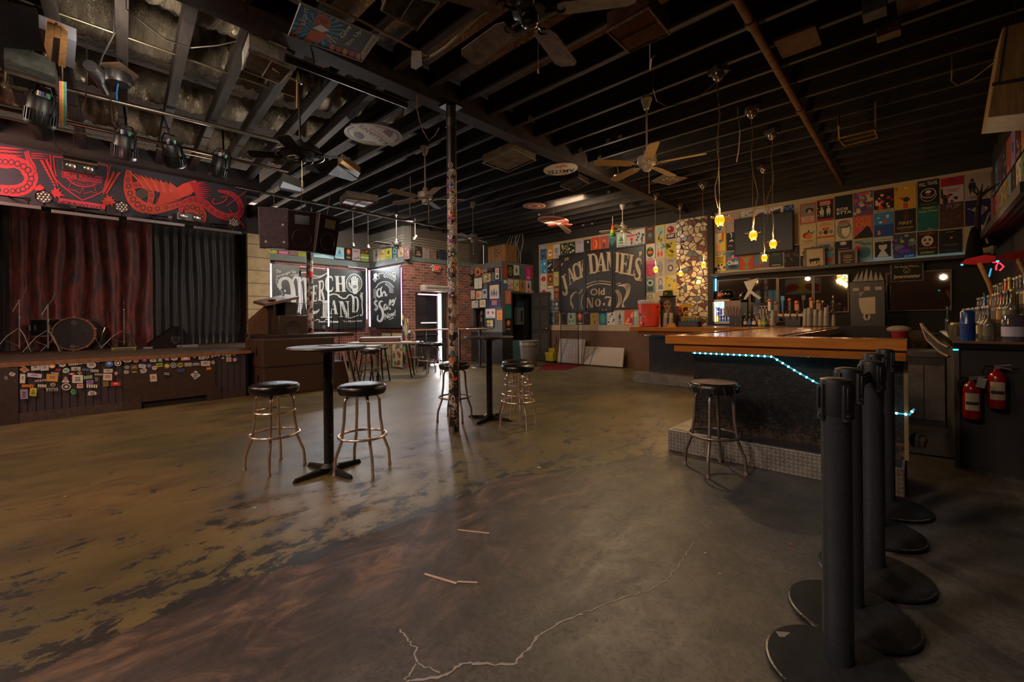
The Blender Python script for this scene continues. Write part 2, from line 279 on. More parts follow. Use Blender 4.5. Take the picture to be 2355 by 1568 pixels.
# ------------------------------------------------------------ mesh building
class MB:
    def __init__(s): s.v = []; s.f = []; s.c = []; s.m = []; s.s = []; s.mats = []; s.T = Matrix.Identity(4)
    def mi(s, m):
        if m not in s.mats: s.mats.append(m)
        return s.mats.index(m)
    def add(s, vs, fs, col, mat='matte', smooth=False):
        o = len(s.v); T = s.T; s.v += [tuple(T @ Vector(q)) for q in vs]; k = s.mi(mat); c = lin(col)
        for f in fs: s.f.append([o+i for i in f]); s.c.append(c); s.m.append(k); s.s.append(smooth)
        return s
    def box(s, x, y, z, sx, sy, sz, col='888', mat='matte', rz=0, ry=0, rx=0, taper=1):
        """centre x,y; z is the underside"""
        a, b = sx/2, sy/2; t = taper
        vs = [(-a*t if 0 else -a, -b, -sz/2), (a, -b, -sz/2), (a, b, -sz/2), (-a, b, -sz/2), (-a*t, -b*t, sz/2), (a*t, -b*t, sz/2), (a*t, b*t, sz/2), (-a*t, b*t, sz/2)]
        R = Matrix.Translation((x, y, z+sz/2)) @ Matrix.Rotation(rz, 4, 'Z') @ Matrix.Rotation(ry, 4, 'Y') @ Matrix.Rotation(rx, 4, 'X')
        vs = [R @ Vector(q) for q in vs]
        return s.add(vs, [(3, 2, 1, 0), (4, 5, 6, 7), (0, 1, 5, 4), (1, 2, 6, 5), (2, 3, 7, 6), (3, 0, 4, 7)], col, mat)
    def bb(s, a, b, col='888', mat='matte'):
        x0, x1 = sorted((a[0], b[0])); y0, y1 = sorted((a[1], b[1])); z0, z1 = sorted((a[2], b[2]))
        return s.box((x0+x1)/2, (y0+y1)/2, z0, x1-x0, y1-y0, z1-z0, col, mat)
    def cyl(s, a, b, r0, r1=None, col='888', mat='matte', n=16, caps=True):
        a = Vector(a); b = Vector(b); r1 = r0 if r1 is None else r1; d = (b-a).normalized()
        q = d.orthogonal().normalized(); w = d.cross(q); vs = []
        for c, r in ((a, r0), (b, r1)):
            for i in range(n):
                t = 2*math.pi*i/n; vs.append(c+q*math.cos(t)*r+w*math.sin(t)*r)
        fs = [(i, (i+1) % n, n+(i+1) % n, n+i) for i in range(n)]
        s.add(vs, fs, col, mat, True)
        if caps: s.add(vs, [tuple(range(n-1, -1, -1)), tuple(range(n, 2*n))], col, mat)
        return s
    def tube(s, pts, r, col='888', mat='matte', n=8, closed=False, caps=True):
        P = [Vector(p) for p in pts]; m = len(P); vs = []; q = None
        for i, p in enumerate(P):
            if closed: d = P[(i+1) % m]-P[i-1]
            else: d = P[min(i+1, m-1)]-P[max(i-1, 0)]
            d = d.normalized() if d.length > 1e-9 else Vector((0, 0, 1))
            if q is None: q = d.orthogonal().normalized()
            q = (q-d*q.dot(d)); q = q.normalized() if q.length > 1e-6 else d.orthogonal().normalized(); w = d.cross(q)
            rr = r[i] if isinstance(r, (list, tuple)) else r
            for k in range(n):
                t = 2*math.pi*k/n; vs.append(p+q*math.cos(t)*rr+w*math.sin(t)*rr)
        fs = [(i*n+k, i*n+(k+1) % n, ((i+1) % m)*n+(k+1) % n, ((i+1) % m)*n+k) for i in range(m if closed else m-1) for k in range(n)]
        s.add(vs, fs, col, mat, True)
        if caps and not closed: s.add(vs, [tuple(range(n-1, -1, -1)), tuple((m-1)*n+k for k in range(n))], col, mat)
        return s
    def lathe(s, prof, col='888', mat='matte', n=24, c=(0, 0, 0), axis=None, smooth=True):
        """prof: (r, z) pairs"""
        R = Matrix.Translation(c)
        if axis is not None: R = R @ Vector(axis).to_track_quat('Z', 'Y').to_matrix().to_4x4()
        vs = []; fs = []; m = len(prof)
        for r, z in prof:
            for k in range(n):
                t = 2*math.pi*k/n; vs.append(R @ Vector((math.cos(t)*r, math.sin(t)*r, z)))
        for i in range(m-1):
            for k in range(n): fs.append((i*n+k, i*n+(k+1) % n, (i+1)*n+(k+1) % n, (i+1)*n+k))
        return s.add(vs, fs, col, mat, smooth)
    def ring(s, c, R, r, col='888', mat='chrome', n=40, k=8, axis=None):
        A = Vector(axis).to_track_quat('Z', 'Y').to_matrix() if axis is not None else Matrix.Identity(3)
        return s.tube([Vector(c)+A @ Vector((math.cos(2*math.pi*i/n)*R, math.sin(2*math.pi*i/n)*R, 0)) for i in range(n)], r, col, mat, k, True)
    def ball(s, c, r, col='888', mat='matte', n=16, m=10, sc=(1, 1, 1)):
        vs = []; fs = []
        for i in range(m+1):
            a = math.pi*i/m
            for k in range(n):
                t = 2*math.pi*k/n; vs.append((c[0]+r*sc[0]*math.sin(a)*math.cos(t), c[1]+r*sc[1]*math.sin(a)*math.sin(t), c[2]-r*sc[2]*math.cos(a)))
        for i in range(m):
            for k in range(n): fs.append((i*n+k, i*n+(k+1) % n, (i+1)*n+(k+1) % n, (i+1)*n+k))
        return s.add(vs, fs, col, mat, True)
    def prism(s, poly, a, b, col='888', mat='matte'):
        """poly: list of 3-D points; a, b offsets vectors"""
        a = Vector(a); b = Vector(b); n = len(poly); vs = [Vector(p)+a for p in poly]+[Vector(p)+b for p in poly]
        return s.add(vs, [tuple(range(n-1, -1, -1)), tuple(range(n, 2*n))]+[(i, (i+1) % n, n+(i+1) % n, n+i) for i in range(n)], col, mat)
    def plate(s, c, pts, z0, z1, col, mat='matte'):
        return s.prism([(c[0]+p[0], c[1]+p[1], 0) for p in pts], (0, 0, z0), (0, 0, z1), col, mat)
    def build(s, name, parent=None, loc=None, rz=0, bevel=0, base=None):
        me = bpy.data.meshes.new(name)
        vs = s.v
        if base is not None: b = Vector(base); vs = [tuple(Vector(q)-b) for q in vs]
        me.from_pydata(vs, [], s.f)
        for m in s.mats: me.materials.append(MATS[m])
        me.polygons.foreach_set('material_index', s.m); me.polygons.foreach_set('use_smooth', s.s)
        ca = me.color_attributes.new('Col', 'FLOAT_COLOR', 'CORNER'); buf = []
        for f, c in zip(s.f, s.c): buf += [c[0], c[1], c[2], 1.0]*len(f)
        ca.data.foreach_set('color', buf); me.update()
        if any(s.s): me.set_sharp_from_angle(angle=.7)
        o = bpy.data.objects.new(name, me); COL.objects.link(o)
        if parent is not None: o.parent = parent
        if base is not None: o.location = base
        if loc is not None: o.location = loc
        if rz: o.rotation_euler.z = rz
        if bevel:
            bv = o.modifiers.new('edge', 'BEVEL'); bv.width = bevel; bv.segments = 2; bv.limit_method = 'ANGLE'; bv.angle_limit = .9
        return o
def tag(o, label, cat, group=None, kind=None):
    o['label'] = label; o['category'] = cat
    if group: o['group'] = group
    if kind: o['kind'] = kind
    return o
def thing(name, label, cat, loc=(0, 0, 0), rz=0, group=None, kind=None):
    o = bpy.data.objects.new(name, None); COL.objects.link(o); o.location = loc; o.rotation_euler = (0, 0, rz); o.empty_display_size = .1
    return tag(o, label, cat, group, kind)
def struct(mb, name, label, cat, **k): return tag(mb.build(name, **k), label, cat, None, 'structure')
def dup(o, loc=None, rz=None, label=None, group=None, parent=None):
    c = o.copy(); COL.objects.link(c)
    if parent is not None: c.parent = parent
    for ch in o.children: dup(ch, parent=c)
    if loc is not None: c.location = loc
    if rz is not None: c.rotation_euler = (0, 0, rz)
    if label: c['label'] = label
    if group: c['group'] = group
    return c
# ------------------------------------------------------------ flat prints
_G = {}
def glyphs(txt, bold=0.0):
    k = (txt, bold)
    if k in _G: return _G[k]
    cu = bpy.data.curves.new('t', 'FONT'); cu.body = txt; cu.offset = bold; cu.resolution_u = 3; cu.fill_mode = 'FRONT'
    o = bpy.data.objects.new('t', cu); me = bpy.data.meshes.new_from_object(o)
    vs = [tuple(v.co[:2]) for v in me.vertices]; fs = [tuple(p.vertices) for p in me.polygons]
    bpy.data.meshes.remove(me); bpy.data.objects.remove(o); bpy.data.curves.remove(cu)
    xs = [q[0] for q in vs] or [0]; ys = [q[1] for q in vs] or [0]
    x0, x1, y0, y1 = min(xs), max(xs), min(ys), max(ys)
    vs = [((a-x0)/max(x1-x0, 1e-6), (b-y0)/max(y1-y0, 1e-6)) for a, b in vs]
    _G[k] = (vs, fs); return _G[k]
class Cv:
    """draws layered flat shapes; mp maps (u, v, height above the sheet) to a point"""
    def __init__(s, mb, mp, mat='paper', e=.0002): s.mb = mb; s.mp = mp; s.k = 1; s.e = e; s.mat = mat
    def poly(s, pts, col, mat=None):
        s.k += 1; h = s.e*s.k; s.mb.add([s.mp(a, b, h) for a, b in pts], [tuple(range(len(pts)))], col, mat or s.mat)
    def rect(s, a, b, c, d, col, mat=None): s.poly([(a, b), (c, b), (c, d), (a, d)], col, mat)
    def ell(s, u, v, ru, rv, col, n=18, mat=None, rot=0):
        ca, sa = math.cos(rot), math.sin(rot)
        s.poly([(u+ru*math.cos(t)*ca-rv*math.sin(t)*sa, v+ru*math.cos(t)*sa+rv*math.sin(t)*ca) for t in (2*math.pi*i/n for i in range(n))], col, mat)
    def stroke(s, pts, w, col, mat=None, smooth=0):
        """ribbon; w one width or one per point, in the sheet's units"""
        P = [Vector(p) for p in pts]
        W = list(w) if isinstance(w, (list, tuple)) else [w]*len(P)
        for _ in range(smooth):
            Q = [P[0]]; V = [W[0]]
            for i in range(len(P)-1):
                Q += [P[i]*.75+P[i+1]*.25, P[i]*.25+P[i+1]*.75]; V += [W[i]*.75+W[i+1]*.25, W[i]*.25+W[i+1]*.75]
            P = Q+[P[-1]]; W = V+[W[-1]]
        s.k += 1; h = s.e*s.k; vs = []
        for i, p in enumerate(P):
            d = P[min(i+1, len(P)-1)]-P[max(i-1, 0)]; d = d.normalized() if d.length else Vector((1, 0)); n = Vector((-d.y, d.x))*W[i]/2
            vs += [s.mp(*(p+n), h), s.mp(*(p-n), h)]
        s.mb.add(vs, [(2*i, 2*i+1, 2*i+3, 2*i+2) for i in range(len(P)-1)], col, mat or s.mat)
    def text(s, t, o, ux, uy, col, bold=.012, mat=None):
        """o: lower left, ux: along the baseline for the whole width, uy: up for the whole height"""
        vs, fs = glyphs(t, bold); s.k += 1; h = s.e*s.k
        s.mb.add([s.mp(o[0]+a*ux[0]+b*uy[0], o[1]+a*ux[1]+b*uy[1], h) for a, b in vs], fs, col, mat or s.mat)
def ops(cv, spec, seed=0):
    """small drawing language in a 0..1 sheet with v downwards"""
    rnd = random.Random(seed)
    for st in spec.split(';'):
        a = st.split()
        if not a: continue
        k = a[0]
        if k == 'r': cv.rect(*map(float, a[1:5]), a[5])
        elif k == 'c': cv.ell(float(a[1]), float(a[2]), float(a[3]), float(a[3])*.68, a[4])
        elif k == 'e': cv.ell(*map(float, a[1:5]), a[5])
        elif k == 't':
            u0, v0, u1, v1 = map(float, a[2:6]); cv.text(a[1].replace('_', ' '), (u0, v1), (u1-u0, 0), (0, v0-v1), a[6], .02)
        elif k == 'l':   # rows of small print
            n = int(a[1]); v0, v1 = float(a[2]), float(a[3])
            for i in range(n):
                v = v0+(v1-v0)*(i+.5)/n; wd = rnd.uniform(.18, .4); cv.rect(.5-wd, v-(v1-v0)*.22/n, .5+wd, v+(v1-v0)*.22/n, a[4])
        elif k == 'f':   # figure
            u, v, h = map(float, a[1:4]); c = a[4]
            cv.ell(u, v-h*.38, h*.13, h*.1, c); cv.poly([(u-h*.2, v-h*.24), (u+h*.2, v-h*.26), (u+h*.26, v+.02), (u+h*.14, v+h*.5), (u+h*.02, v+h*.12), (u-h*.12, v+h*.5), (u-h*.26, v)], c)
        elif k == 's':   # shards / scrawl
            n = int(a[1]); u0, v0, u1, v1 = map(float, a[2:6])
            for i in range(n):
                u, v = rnd.uniform(u0, u1), rnd.uniform(v0, v1); r = (u1-u0)*rnd.uniform(.08, .2); q = rnd.uniform(0, 6.3)
                cv.poly([(u+r*math.cos(q+t)*rnd.uniform(.5, 1.2), v+r*.7*math.sin(q+t)*rnd.uniform(.5, 1.2)) for t in (0, 1.2, 2.6, 3.9, 5.2)], rnd.choice(a[6].split(',')))
        elif k == 'm':   # hills
            v, c = float(a[1]), a[2]; h = float(a[3]) if len(a) > 3 else .2
            pk = [(0, v+rnd.uniform(-.05, .05))]+[(x, v-rnd.uniform(0, h)) for x in (.15, .3, .45, .6, .75, .88)]+[(1, v)]
            cv.poly(pk+[(1, 1), (0, 1)], c)
        elif k == 'w':   # wavy line
            pts = [(float(x), float(y)) for x, y in (q.split(',') for q in a[3:])]; cv.stroke(pts, float(a[1]), a[2], smooth=2)
        elif k == 'p': cv.poly([tuple(map(float, q.split(','))) for q in a[2:]], a[1])
def wallmap(P0, P1, P2, n):
    """sheet with corners: P0 top left, P1 top right, P2 bottom left, n outward"""
    P0, P1, P2, n = map(Vector, (P0, P1, P2, n)); U = P1-P0; V = P2-P0
    return lambda a, b, h: P0+U*a+V*b+n*h
NPX, NMY = Vector((1, 0, 0)), Vector((0, -1, 0))
def sheet(name, rect, plane, bg, spec, label, cat='poster', group=None, off=.0165, mat='paper', seed=None, frame=None, ftk=.02, fw=.03, obj=True, parent=None):
    """flat print on a wall; rect = photo pixels u0,v0,u1,v1 of its upper left and lower right corners, plane ('x', value) or ('y', value)"""
    k = plane[0]; off += (hash_(label+name+str(rect[0])) % 7)*.0006
    val = plane[1]+(off if k == 'x' else -off); A = at(rect[0], rect[1], **{k: val}); B = at(rect[2], rect[3], **{k: val})
    n = NPX if k == 'x' else NMY
    if k == 'x': P0, P1, P2 = (val, A.y, A.z), (val, B.y, A.z), (val, A.y, B.z)
    else: P0, P1, P2 = (A.x, val, A.z), (B.x, val, A.z), (A.x, val, B.z)
    base = Vector((val, (A.y+B.y)/2, (A.z+B.z)/2)) if k == 'x' else Vector(((A.x+B.x)/2, val, (A.z+B.z)/2))
    mb = MB(); mp = wallmap(P0, P1, P2, n)
    th = .003 if not frame else ftk
    vs = [mp(a, b, h) for h in (-th if not frame else 0, 0 if not frame else th*.5) for a, b in ((0, 0), (1, 0), (1, 1), (0, 1))]
    mb.add(vs, [(4, 5, 6, 7), (3, 2, 1, 0), (0, 1, 5, 4), (1, 2, 6, 5), (2, 3, 7, 6), (3, 0, 4, 7)], bg, mat)
    top = 0 if not frame else th*.5
    cv = Cv(mb, (lambda a, b, h: mp(a, b, h+top)), mat)
    ops(cv, spec, seed if seed is not None else hash_(label))
    if not frame:
        o = mb.build(name, base=base, parent=parent)
        if len(label.split()) < 4: label += ' on the wall'
        return tag(o, label, cat, group) if obj else o
    root = thing(name, label, cat, base, 0, group)
    o = mb.build('picture', base=base); o.parent = root; o.location = (0, 0, 0)
    fb = MB(); W = (Vector(P1)-Vector(P0)).length; H = (Vector(P2)-Vector(P0)).length; a = fw/W; b = fw/H
    for q in ((-a, -b, 1+a, 0), (-a, 1, 1+a, 1+b), (-a, 0, 0, 1), (1, 0, 1+a, 1)):
        vs = [mp(x, y, h) for h in (-.002, th) for x, y in ((q[0], q[1]), (q[2], q[1]), (q[2], q[3]), (q[0], q[3]))]
        fb.add(vs, [(4, 5, 6, 7), (3, 2, 1, 0), (0, 1, 5, 4), (1, 2, 6, 5), (2, 3, 7, 6), (3, 0, 4, 7)], frame, 'satin')
    o = fb.build('frame', base=base); o.parent = root; o.location = (0, 0, 0)
    return root
def hash_(s):
    h = 7
    for c in s: h = (h*31+ord(c)) & 0xffffff
    return h
# ------------------------------------------------------------ setting
WY, WX, ZC = 10.3, .9, 4.75          # back wall, end wall, deck
def S(name, label, cat, *boxes, mat='matte', col='888', bevel=0):
    mb = MB()
    for a, b in boxes: mb.bb(a, b, col, mat)
    return struct(mb, name, label, cat, bevel=bevel)
S('floor', 'worn concrete floor, olive paint peeling to bare brown concrete', 'floor', ((-14, -6, -.1), (3, 13, 0)), mat='floor')
S('ceiling', 'dark roof deck with foil facing seen between the joists', 'ceiling', ((-14, -4.4, ZC), (3, 13, ZC+.1)), mat='deck')
X0 = at(1241, 700, y=WY).x; XM = at(1557, 600, y=WY).x; XC = at(1631, 600, y=WY).x; XD = at(1644, 600, y=WY).x
S('wall_back', 'back wall behind the bar, black above and below the posters', 'wall', ((-11, WY, 0), (WX+.1, WY+.12, ZC)), mat='blackwall')
zt, zb = at(1400, 544, y=WY).z, at(1400, 750, y=WY).z
S('trim_1', 'cream painted band of the wall under the framed banner panels', 'wall', ((X0, WY-.012, .93), (XM, WY, 3.58)), mat='cream')
S('trim_2', 'brown painted lower wall beside the far bar', 'wall', ((X0, WY-.02, 0), (XM+.3, WY, .95)), mat='brownwall')
S('trim_3', 'cream poster wall above the back bar shelf', 'wall', ((XD, WY-.012, 2.2), (WX, WY, 3.64)), mat='cream')
tag(MB().bb((XM, WY-.03, .5), (XC, WY-.001, 3.62), mat='mosaic').build('mosaic_panel'), 'broken tile mosaic panel on the wall beside the bar', 'mosaic')
S('trim_4', 'black painted post between the mosaic and the bar mirrors', 'post', ((XC, WY-.12, 0), (XD, WY, 3.62)), mat='blackwall')
S('wall_right', 'end wall above the liquor counter', 'wall', ((WX, 3, 0), (WX+.1, WY, ZC)), mat='blackwall')
# booth
BX, BY = -8.75, 8.9
dz = 2.05; y0, y1 = at(1178, 760, x=BX).y, at(1222, 760, x=BX).y
tx0, tx1 = at(1089, 730, y=BY).x, at(1115, 730, y=BY).x; tz0, tz1 = at(1100, 751, y=BY).z, at(1100, 709, y=BY).z
S('wall_booth_front', 'grey booth wall covered with framed pictures', 'wall', ((-11, BY, 0), (tx0, BY+.1, 2.98)), ((tx1, BY, 0), (BX, BY+.1, 2.98)), ((tx0, BY, 0), (tx1, BY+.1, tz0)), ((tx0, BY, tz1), (tx1, BY+.1, 2.98)), mat='greywall')
S('baseboard_booth', 'black painted lower part of the booth wall', 'wall', ((-11, BY-.012, 0), (BX+.012, BY, .92)), ((BX, BY, 0), (BX+.012, y0, .92)), mat='blackwall')
S('wall_booth_side', 'grey booth side wall with posters around its doorway', 'wall', ((BX-.1, BY+.1, 0), (BX, y0, 2.98)), ((BX-.1, y0, dz), (BX, y1, 2.98)), ((BX-.1, y1, 0), (BX, WY, 2.98)), mat='greywall')
S('trim_booth_door', 'dark frame of the booth doorway', 'door frame', ((BX-.11, y0-.05, 0), (BX+.02, y0, dz+.05)), ((BX-.11, y1, 0), (BX+.02, y1+.05, dz+.05)), ((BX-.11, y0, dz), (BX+.02, y1, dz+.05)), mat='satin', col='2a2420')
S('wall_booth_back', 'blue lit service wall inside the booth', 'wall', ((-10.3, BY+.1, 0), (-10.2, WY, 2.98)), mat='darkblue')
# exit wall, dry goods wall, merch wall
EX, DY, MX = -10.1, 6.55, -12.0
e0, e1 = at(956, 760, x=EX).y, at(1024, 760, x=EX).y; ez = 2.06
S('wall_exit', 'red brick wall around the street door', 'wall', ((EX-.2, DY, 0), (EX, e0, 2.92)), ((EX-.2, e1, 0), (EX, BY+.5, 2.92)), ((EX-.2, e0, ez), (EX, e1, 2.92)), mat='brick_y')
S('trim_5', 'grey steel beam over the brick exit wall', 'beam', ((EX-.25, DY, 2.92), (EX+.03, BY+.6, 3.05)), mat='beam')
S('trim_6', 'dark slatted wall above the exit beam', 'wall', ((EX-.2, DY, 3.05), (EX-.06, BY+.6, 4.0)), mat='matte', col='4a4038')
for i in range(9): pass
MS = MB()
for i in range(8): MS.bb((EX-.06, DY, 3.08+i*.07), (EX-.045, BY, 3.12+i*.07), '6d6152')
for i in range(8): MS.bb((MX, DY-.06, 3.08+i*.07), (EX, DY-.045, 3.12+i*.07), '8d8677')
struct(MS, 'trim_7', 'horizontal slats behind the posters over the windows', 'slats')
S('wall_dry_goods', 'brick wall behind the dry goods board', 'wall', ((MX, DY, 0), (EX-.2, DY+.2, 2.9)), mat='brick_x')
S('trim_8', 'grey steel beam over the dry goods board', 'beam', ((MX, DY-.08, 2.86), (EX+.02, DY+.2, 3.02)), mat='beam')
S('trim_9', 'grey boarding above the dry goods beam', 'wall', ((MX, DY-.045, 3.02), (EX, DY+.2, 4.0)), mat='matte', col='6d6a62')
S('wall_merch', 'brick wall behind the merch board', 'wall', ((MX-.2, 3.9, 0), (MX, DY+.2, 2.9)), mat='brick_y')
S('trim_15', 'grey boards above the merch beam', 'wall', ((MX-.2, 3.9, 2.9), (MX, DY+.2, 4.2)), mat='matte', col='4a4640')
S('trim_10', 'grey steel beam over the merch board', 'beam', ((MX, 3.6, 2.86), (MX+.1, DY, 3.02)), mat='beam')
S('trim_11', 'cinder block pilaster beside the stage curtain', 'wall', ((MX, at(570, 650, x=-11.85).y, 0), (-11.85, at(622, 650, x=-11.85).y, 3.45)), mat='cinder')
S('wall_stage_side', 'dark boarded wall above the cinder blocks', 'wall', ((MX-.2, 3.2, 0), (MX-.02, 3.9, 4.2)), mat='blackwall')
S('wall_front', 'dark front wall behind the viewer, seen in the bar mirrors', 'wall', ((-14, -5.9, 0), (3, -5.8, 3.7)), mat='brownwall')
S('wall_right_front', 'dark entrance wall on the bar side', 'wall', ((1.5, -5.8, 0), (1.6, 3, ZC)), ((WX, 2.95, 0), (1.6, 3.05, ZC)), mat='brownwall')
S('window_3', 'street window panes seen in the bar mirrors', 'window', *(((at(a, 700, y=26.3).x, -5.8, 1.1), (at(b, 700, y=26.3).x, -5.78, 2.7)) for a, b in ((1737, 1748), (1764, 1777), (1779, 1792))), mat='emit1', col='2c383a')
A_, B_ = at(1806, 643, y=26.3), at(1888, 674, y=26.3)
mb = MB().bb((A_.x, -5.78, B_.z), (B_.x, -5.76, A_.z), '8a8478', 'paper'); cv = Cv(mb, lambda a, b, h: Vector((A_.x+(B_.x-A_.x)*a, -5.755+h, A_.z+(B_.z-A_.z)*b)))
cv.ell(.48, .55, .17, .42, 'a08a28'); cv.poly([(0, .5), (.15, .3), (.36, .35), (.42, .6), (.3, .75), (.1, .85), (.03, .95)], '7a1818'); cv.poly([(.96, .4), (.8, .3), (.6, .35), (.54, .6), (.66, .75), (.86, .85), (.95, .95)], '7a1818')
tag(mb.build('wall_banner'), 'white banner with two red bulls and a yellow disc, seen in the bar mirrors', 'banner')
S('wall_stage', 'black wall closing the back of the stage', 'wall', ((-12.7, -5, 0), (-12.6, 3.4, 4.2)), mat='blackwall')
S('wall_header', 'black header boards above the stage valance', 'wall', ((-8.9, -5, 3.56), (-8.75, 2.6, 4.0)), mat='blackwall')
# street door
D = MB(); D.bb((EX-.06, e0, 0), (EX-.02, e0+.06, ez), '2a1a1e', 'satin').bb((EX-.06, e0+.06, ez-.08), (EX-.02, e1-.22, ez), '2a1a1e', 'satin')
D.bb((EX-.06, e1-.30, 0), (EX-.02, e1-.24, ez), '2a1a1e', 'satin').bb((EX-.06, e0+.06, 0), (EX-.02, e1-.24, .12), '2a1a1e', 'satin').bb((EX-.06, e0+.06, .86), (EX-.02, e1-.24, .92), '2a1a1e', 'satin')
dr = struct(D, 'door_1', 'street door of dark glass standing slightly open', 'door')
g = MB().bb((EX-.05, e0+.06, .92), (EX-.04, e1-.3, ez-.08), '15161a', 'pane').bb((EX-.05, e0+.06, .12), (EX-.04, e1-.3, .86), '2b1620', 'pane').build('pane', parent=dr)
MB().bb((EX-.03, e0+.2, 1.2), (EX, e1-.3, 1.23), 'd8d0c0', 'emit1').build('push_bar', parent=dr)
o = MB().bb((EX-.02, e1-.235, .01), (EX+.0, e1-.15, ez-.01), 'fff6ff', 'emit12').bb((EX-.02, e0+.1, ez-.06), (EX-.0, e1-.2, ez-.03), 'f6b8d8', 'emit3').bb((EX-.02, e0+.5, .01), (EX+.1, e1-.15, .03), 'fff0ff', 'emit3').build('door_gap'); tag(o, 'daylight through the gap of the street door', 'daylight', None, 'structure')
S('door_2', 'open dark teal door leaf beside the bright gap', 'door', ((EX-.02, e1-.15, 0), (EX+.03, e1+.0, ez)), mat='satin', col='2c3638')
# six panel door
xa, xb = at(1223, 760, y=10.18).x, at(1264, 760, y=10.18).x
d = MB().bb((xa, 10.17, .02), (xb, 10.22, 2.1), '2f2b27', 'satin')
dr = struct(d, 'door_3', 'dark six panel door folded open beside the banner panels', 'door')
pb = MB(); wd = xb-xa
for cx in (.27, .73):
    for z0, z1 in ((.2, .85), (.98, 1.55), (1.68, 1.95)):
        pb.bb((xa+wd*(cx-.17), 10.155, z0), (xa+wd*(cx+.17), 10.17, z1), '383430', 'satin')
pb.build('door_panels', parent=dr, bevel=.006)
MB().ball((xb-.07, 10.12, 1.0), .035, 'b08a4a', 'chrome').build('door_handle', parent=dr)
# ceiling joists, girder, pipe
def joist(a, b, z0, wd, h, label):
    a = Vector(a); b = Vector(b); L = (b-a).length; mid = (a+b)/2
    mb = MB().box(0, 0, 0, L, wd, h, '2f2823', 'joistwood')
    o = mb.build('ceiling_joist', loc=(mid.x, mid.y, z0), rz=math.atan2(b.y-a.y, b.x-a.x), bevel=.004)
    return tag(o, label, 'ceiling joist', 'ceiling joists', 'structure')
for k in range(-14, 15):
    y = 3.8+.4525*k
    if y < 10.25: joist((-3.92, y), (WX, y), 3.85, .05, .26, 'dark painted ceiling joist over the bar side of the room')
    if 2.8 < y < 10.25: joist((-4.12, y), (-12.0 if y < DY else (-10.2 if y < 8.9 else -11), y), 3.85, .06, .24, 'dark painted ceiling joist between the girder and the brick walls')
for y in (-1.75, -1.33, -.9, -.5, -.08, .35, .77, 1.2, 1.6, 2.02, 2.44):
    joist((-4.12, y), (-8.74, y+.085*4.6), 3.8, .085, .17, 'dusty doubled ceiling joist in front of the stage')
tag(MB().bb((-4.12, -6, 3.75), (-3.92, WY, 4.05), '31241f', 'joistwood').build('ceiling_girder', bevel=.006), 'long dark timber girder carried by the sticker post', 'girder', None, 'structure')
for i, (x, c) in enumerate(((-5.2, '1b1512'), (-6.3, '1b1512'), (-7.4, '1b1512'))):
    S('trim_%d' % (12+i), 'dark roof purlin above the joists by the stage', 'beam', ((x-.05, -5, 4.5), (x+.05, 6, 4.64)), col='1b1512')
tag(MB().tube([(-1.0, 1.0, 3.76), (-1.0, 10.2, 3.76)], .035, '5a3a1e', 'dusty', 12).cyl((-1.0, 4.0, 3.76), (-1.0, 4.1, 3.76), .046, col='5a3a1e', mat='dusty').cyl((-1.0, 6.1, 3.76), (-1.0, 6.2, 3.76), .046, col='5a3a1e', mat='dusty').build('sprinkler_pipe'), 'brown dusty pipe running under the joists above the bar', 'pipe')
# flexible ducts
def duct(name, pts, r, label, seed, mat='foil'):
    P = [Vector(p) for p in pts]; Q = []
    for i in range(len(P)-1):
        n = int((P[i+1]-P[i]).length/.035)
        Q += [P[i].lerp(P[i+1], j/n) for j in range(n)]
    Q.append(P[-1]); rr = [r*(1+.07*math.sin(i*2.1)+.14*noise.noise((i*.12, seed, 0))+.05*noise.noise((i*.5, seed, 3))) for i in range(len(Q))]
    mb = MB().tube(Q, rr, '999', mat, 22)
    sd = Vector((seed, 0, 0))
    for i, q in enumerate(mb.v):
        p = Vector(q); d = noise.noise(p*9+sd)*.016+noise.noise(p*22+sd)*.007; mb.v[i] = (p.x+d, p.y, p.z+d)
    return tag(mb.build(name), label, 'duct')
duct('flexible_duct', [(-5.7, -3.0, 4.22), (-5.62, .0, 4.22), (-5.58, 1.2, 4.22), (-5.6, 2.0, 4.24), (-5.4, 3.4, 4.34)], .235, 'silver foil flexible duct behind the doubled joists, close to the girder', 1)
duct('flexible_duct', [(-6.8, -3.0, 4.2), (-6.9, 1.0, 4.2), (-6.8, 3.2, 4.32)], .17, 'crinkled foil duct between the two larger foil ducts', 4)
duct('flexible_duct', [(-8.2, -3.0, 4.18), (-8.1, .2, 4.18), (-8.15, 1.8, 4.2), (-8.3, 3.6, 4.32)], .19, 'silver foil flexible duct running just above the stage header', 9)
duct('flexible_duct', [(-4.7, -3, 4.2), (-4.75, .8, 4.2), (-4.85, 1.5, 4.24)], .16, 'short foil duct wrapped in brown lint beside the girder', 14)
duct('flexible_duct', [(-3.3, 1.0, 4.2), (-3.2, 2.2, 4.24), (-2.6, 3.0, 4.3)], .13, 'foil duct end drooping above the fan with dusty black blades', 21, 'goldfoil')
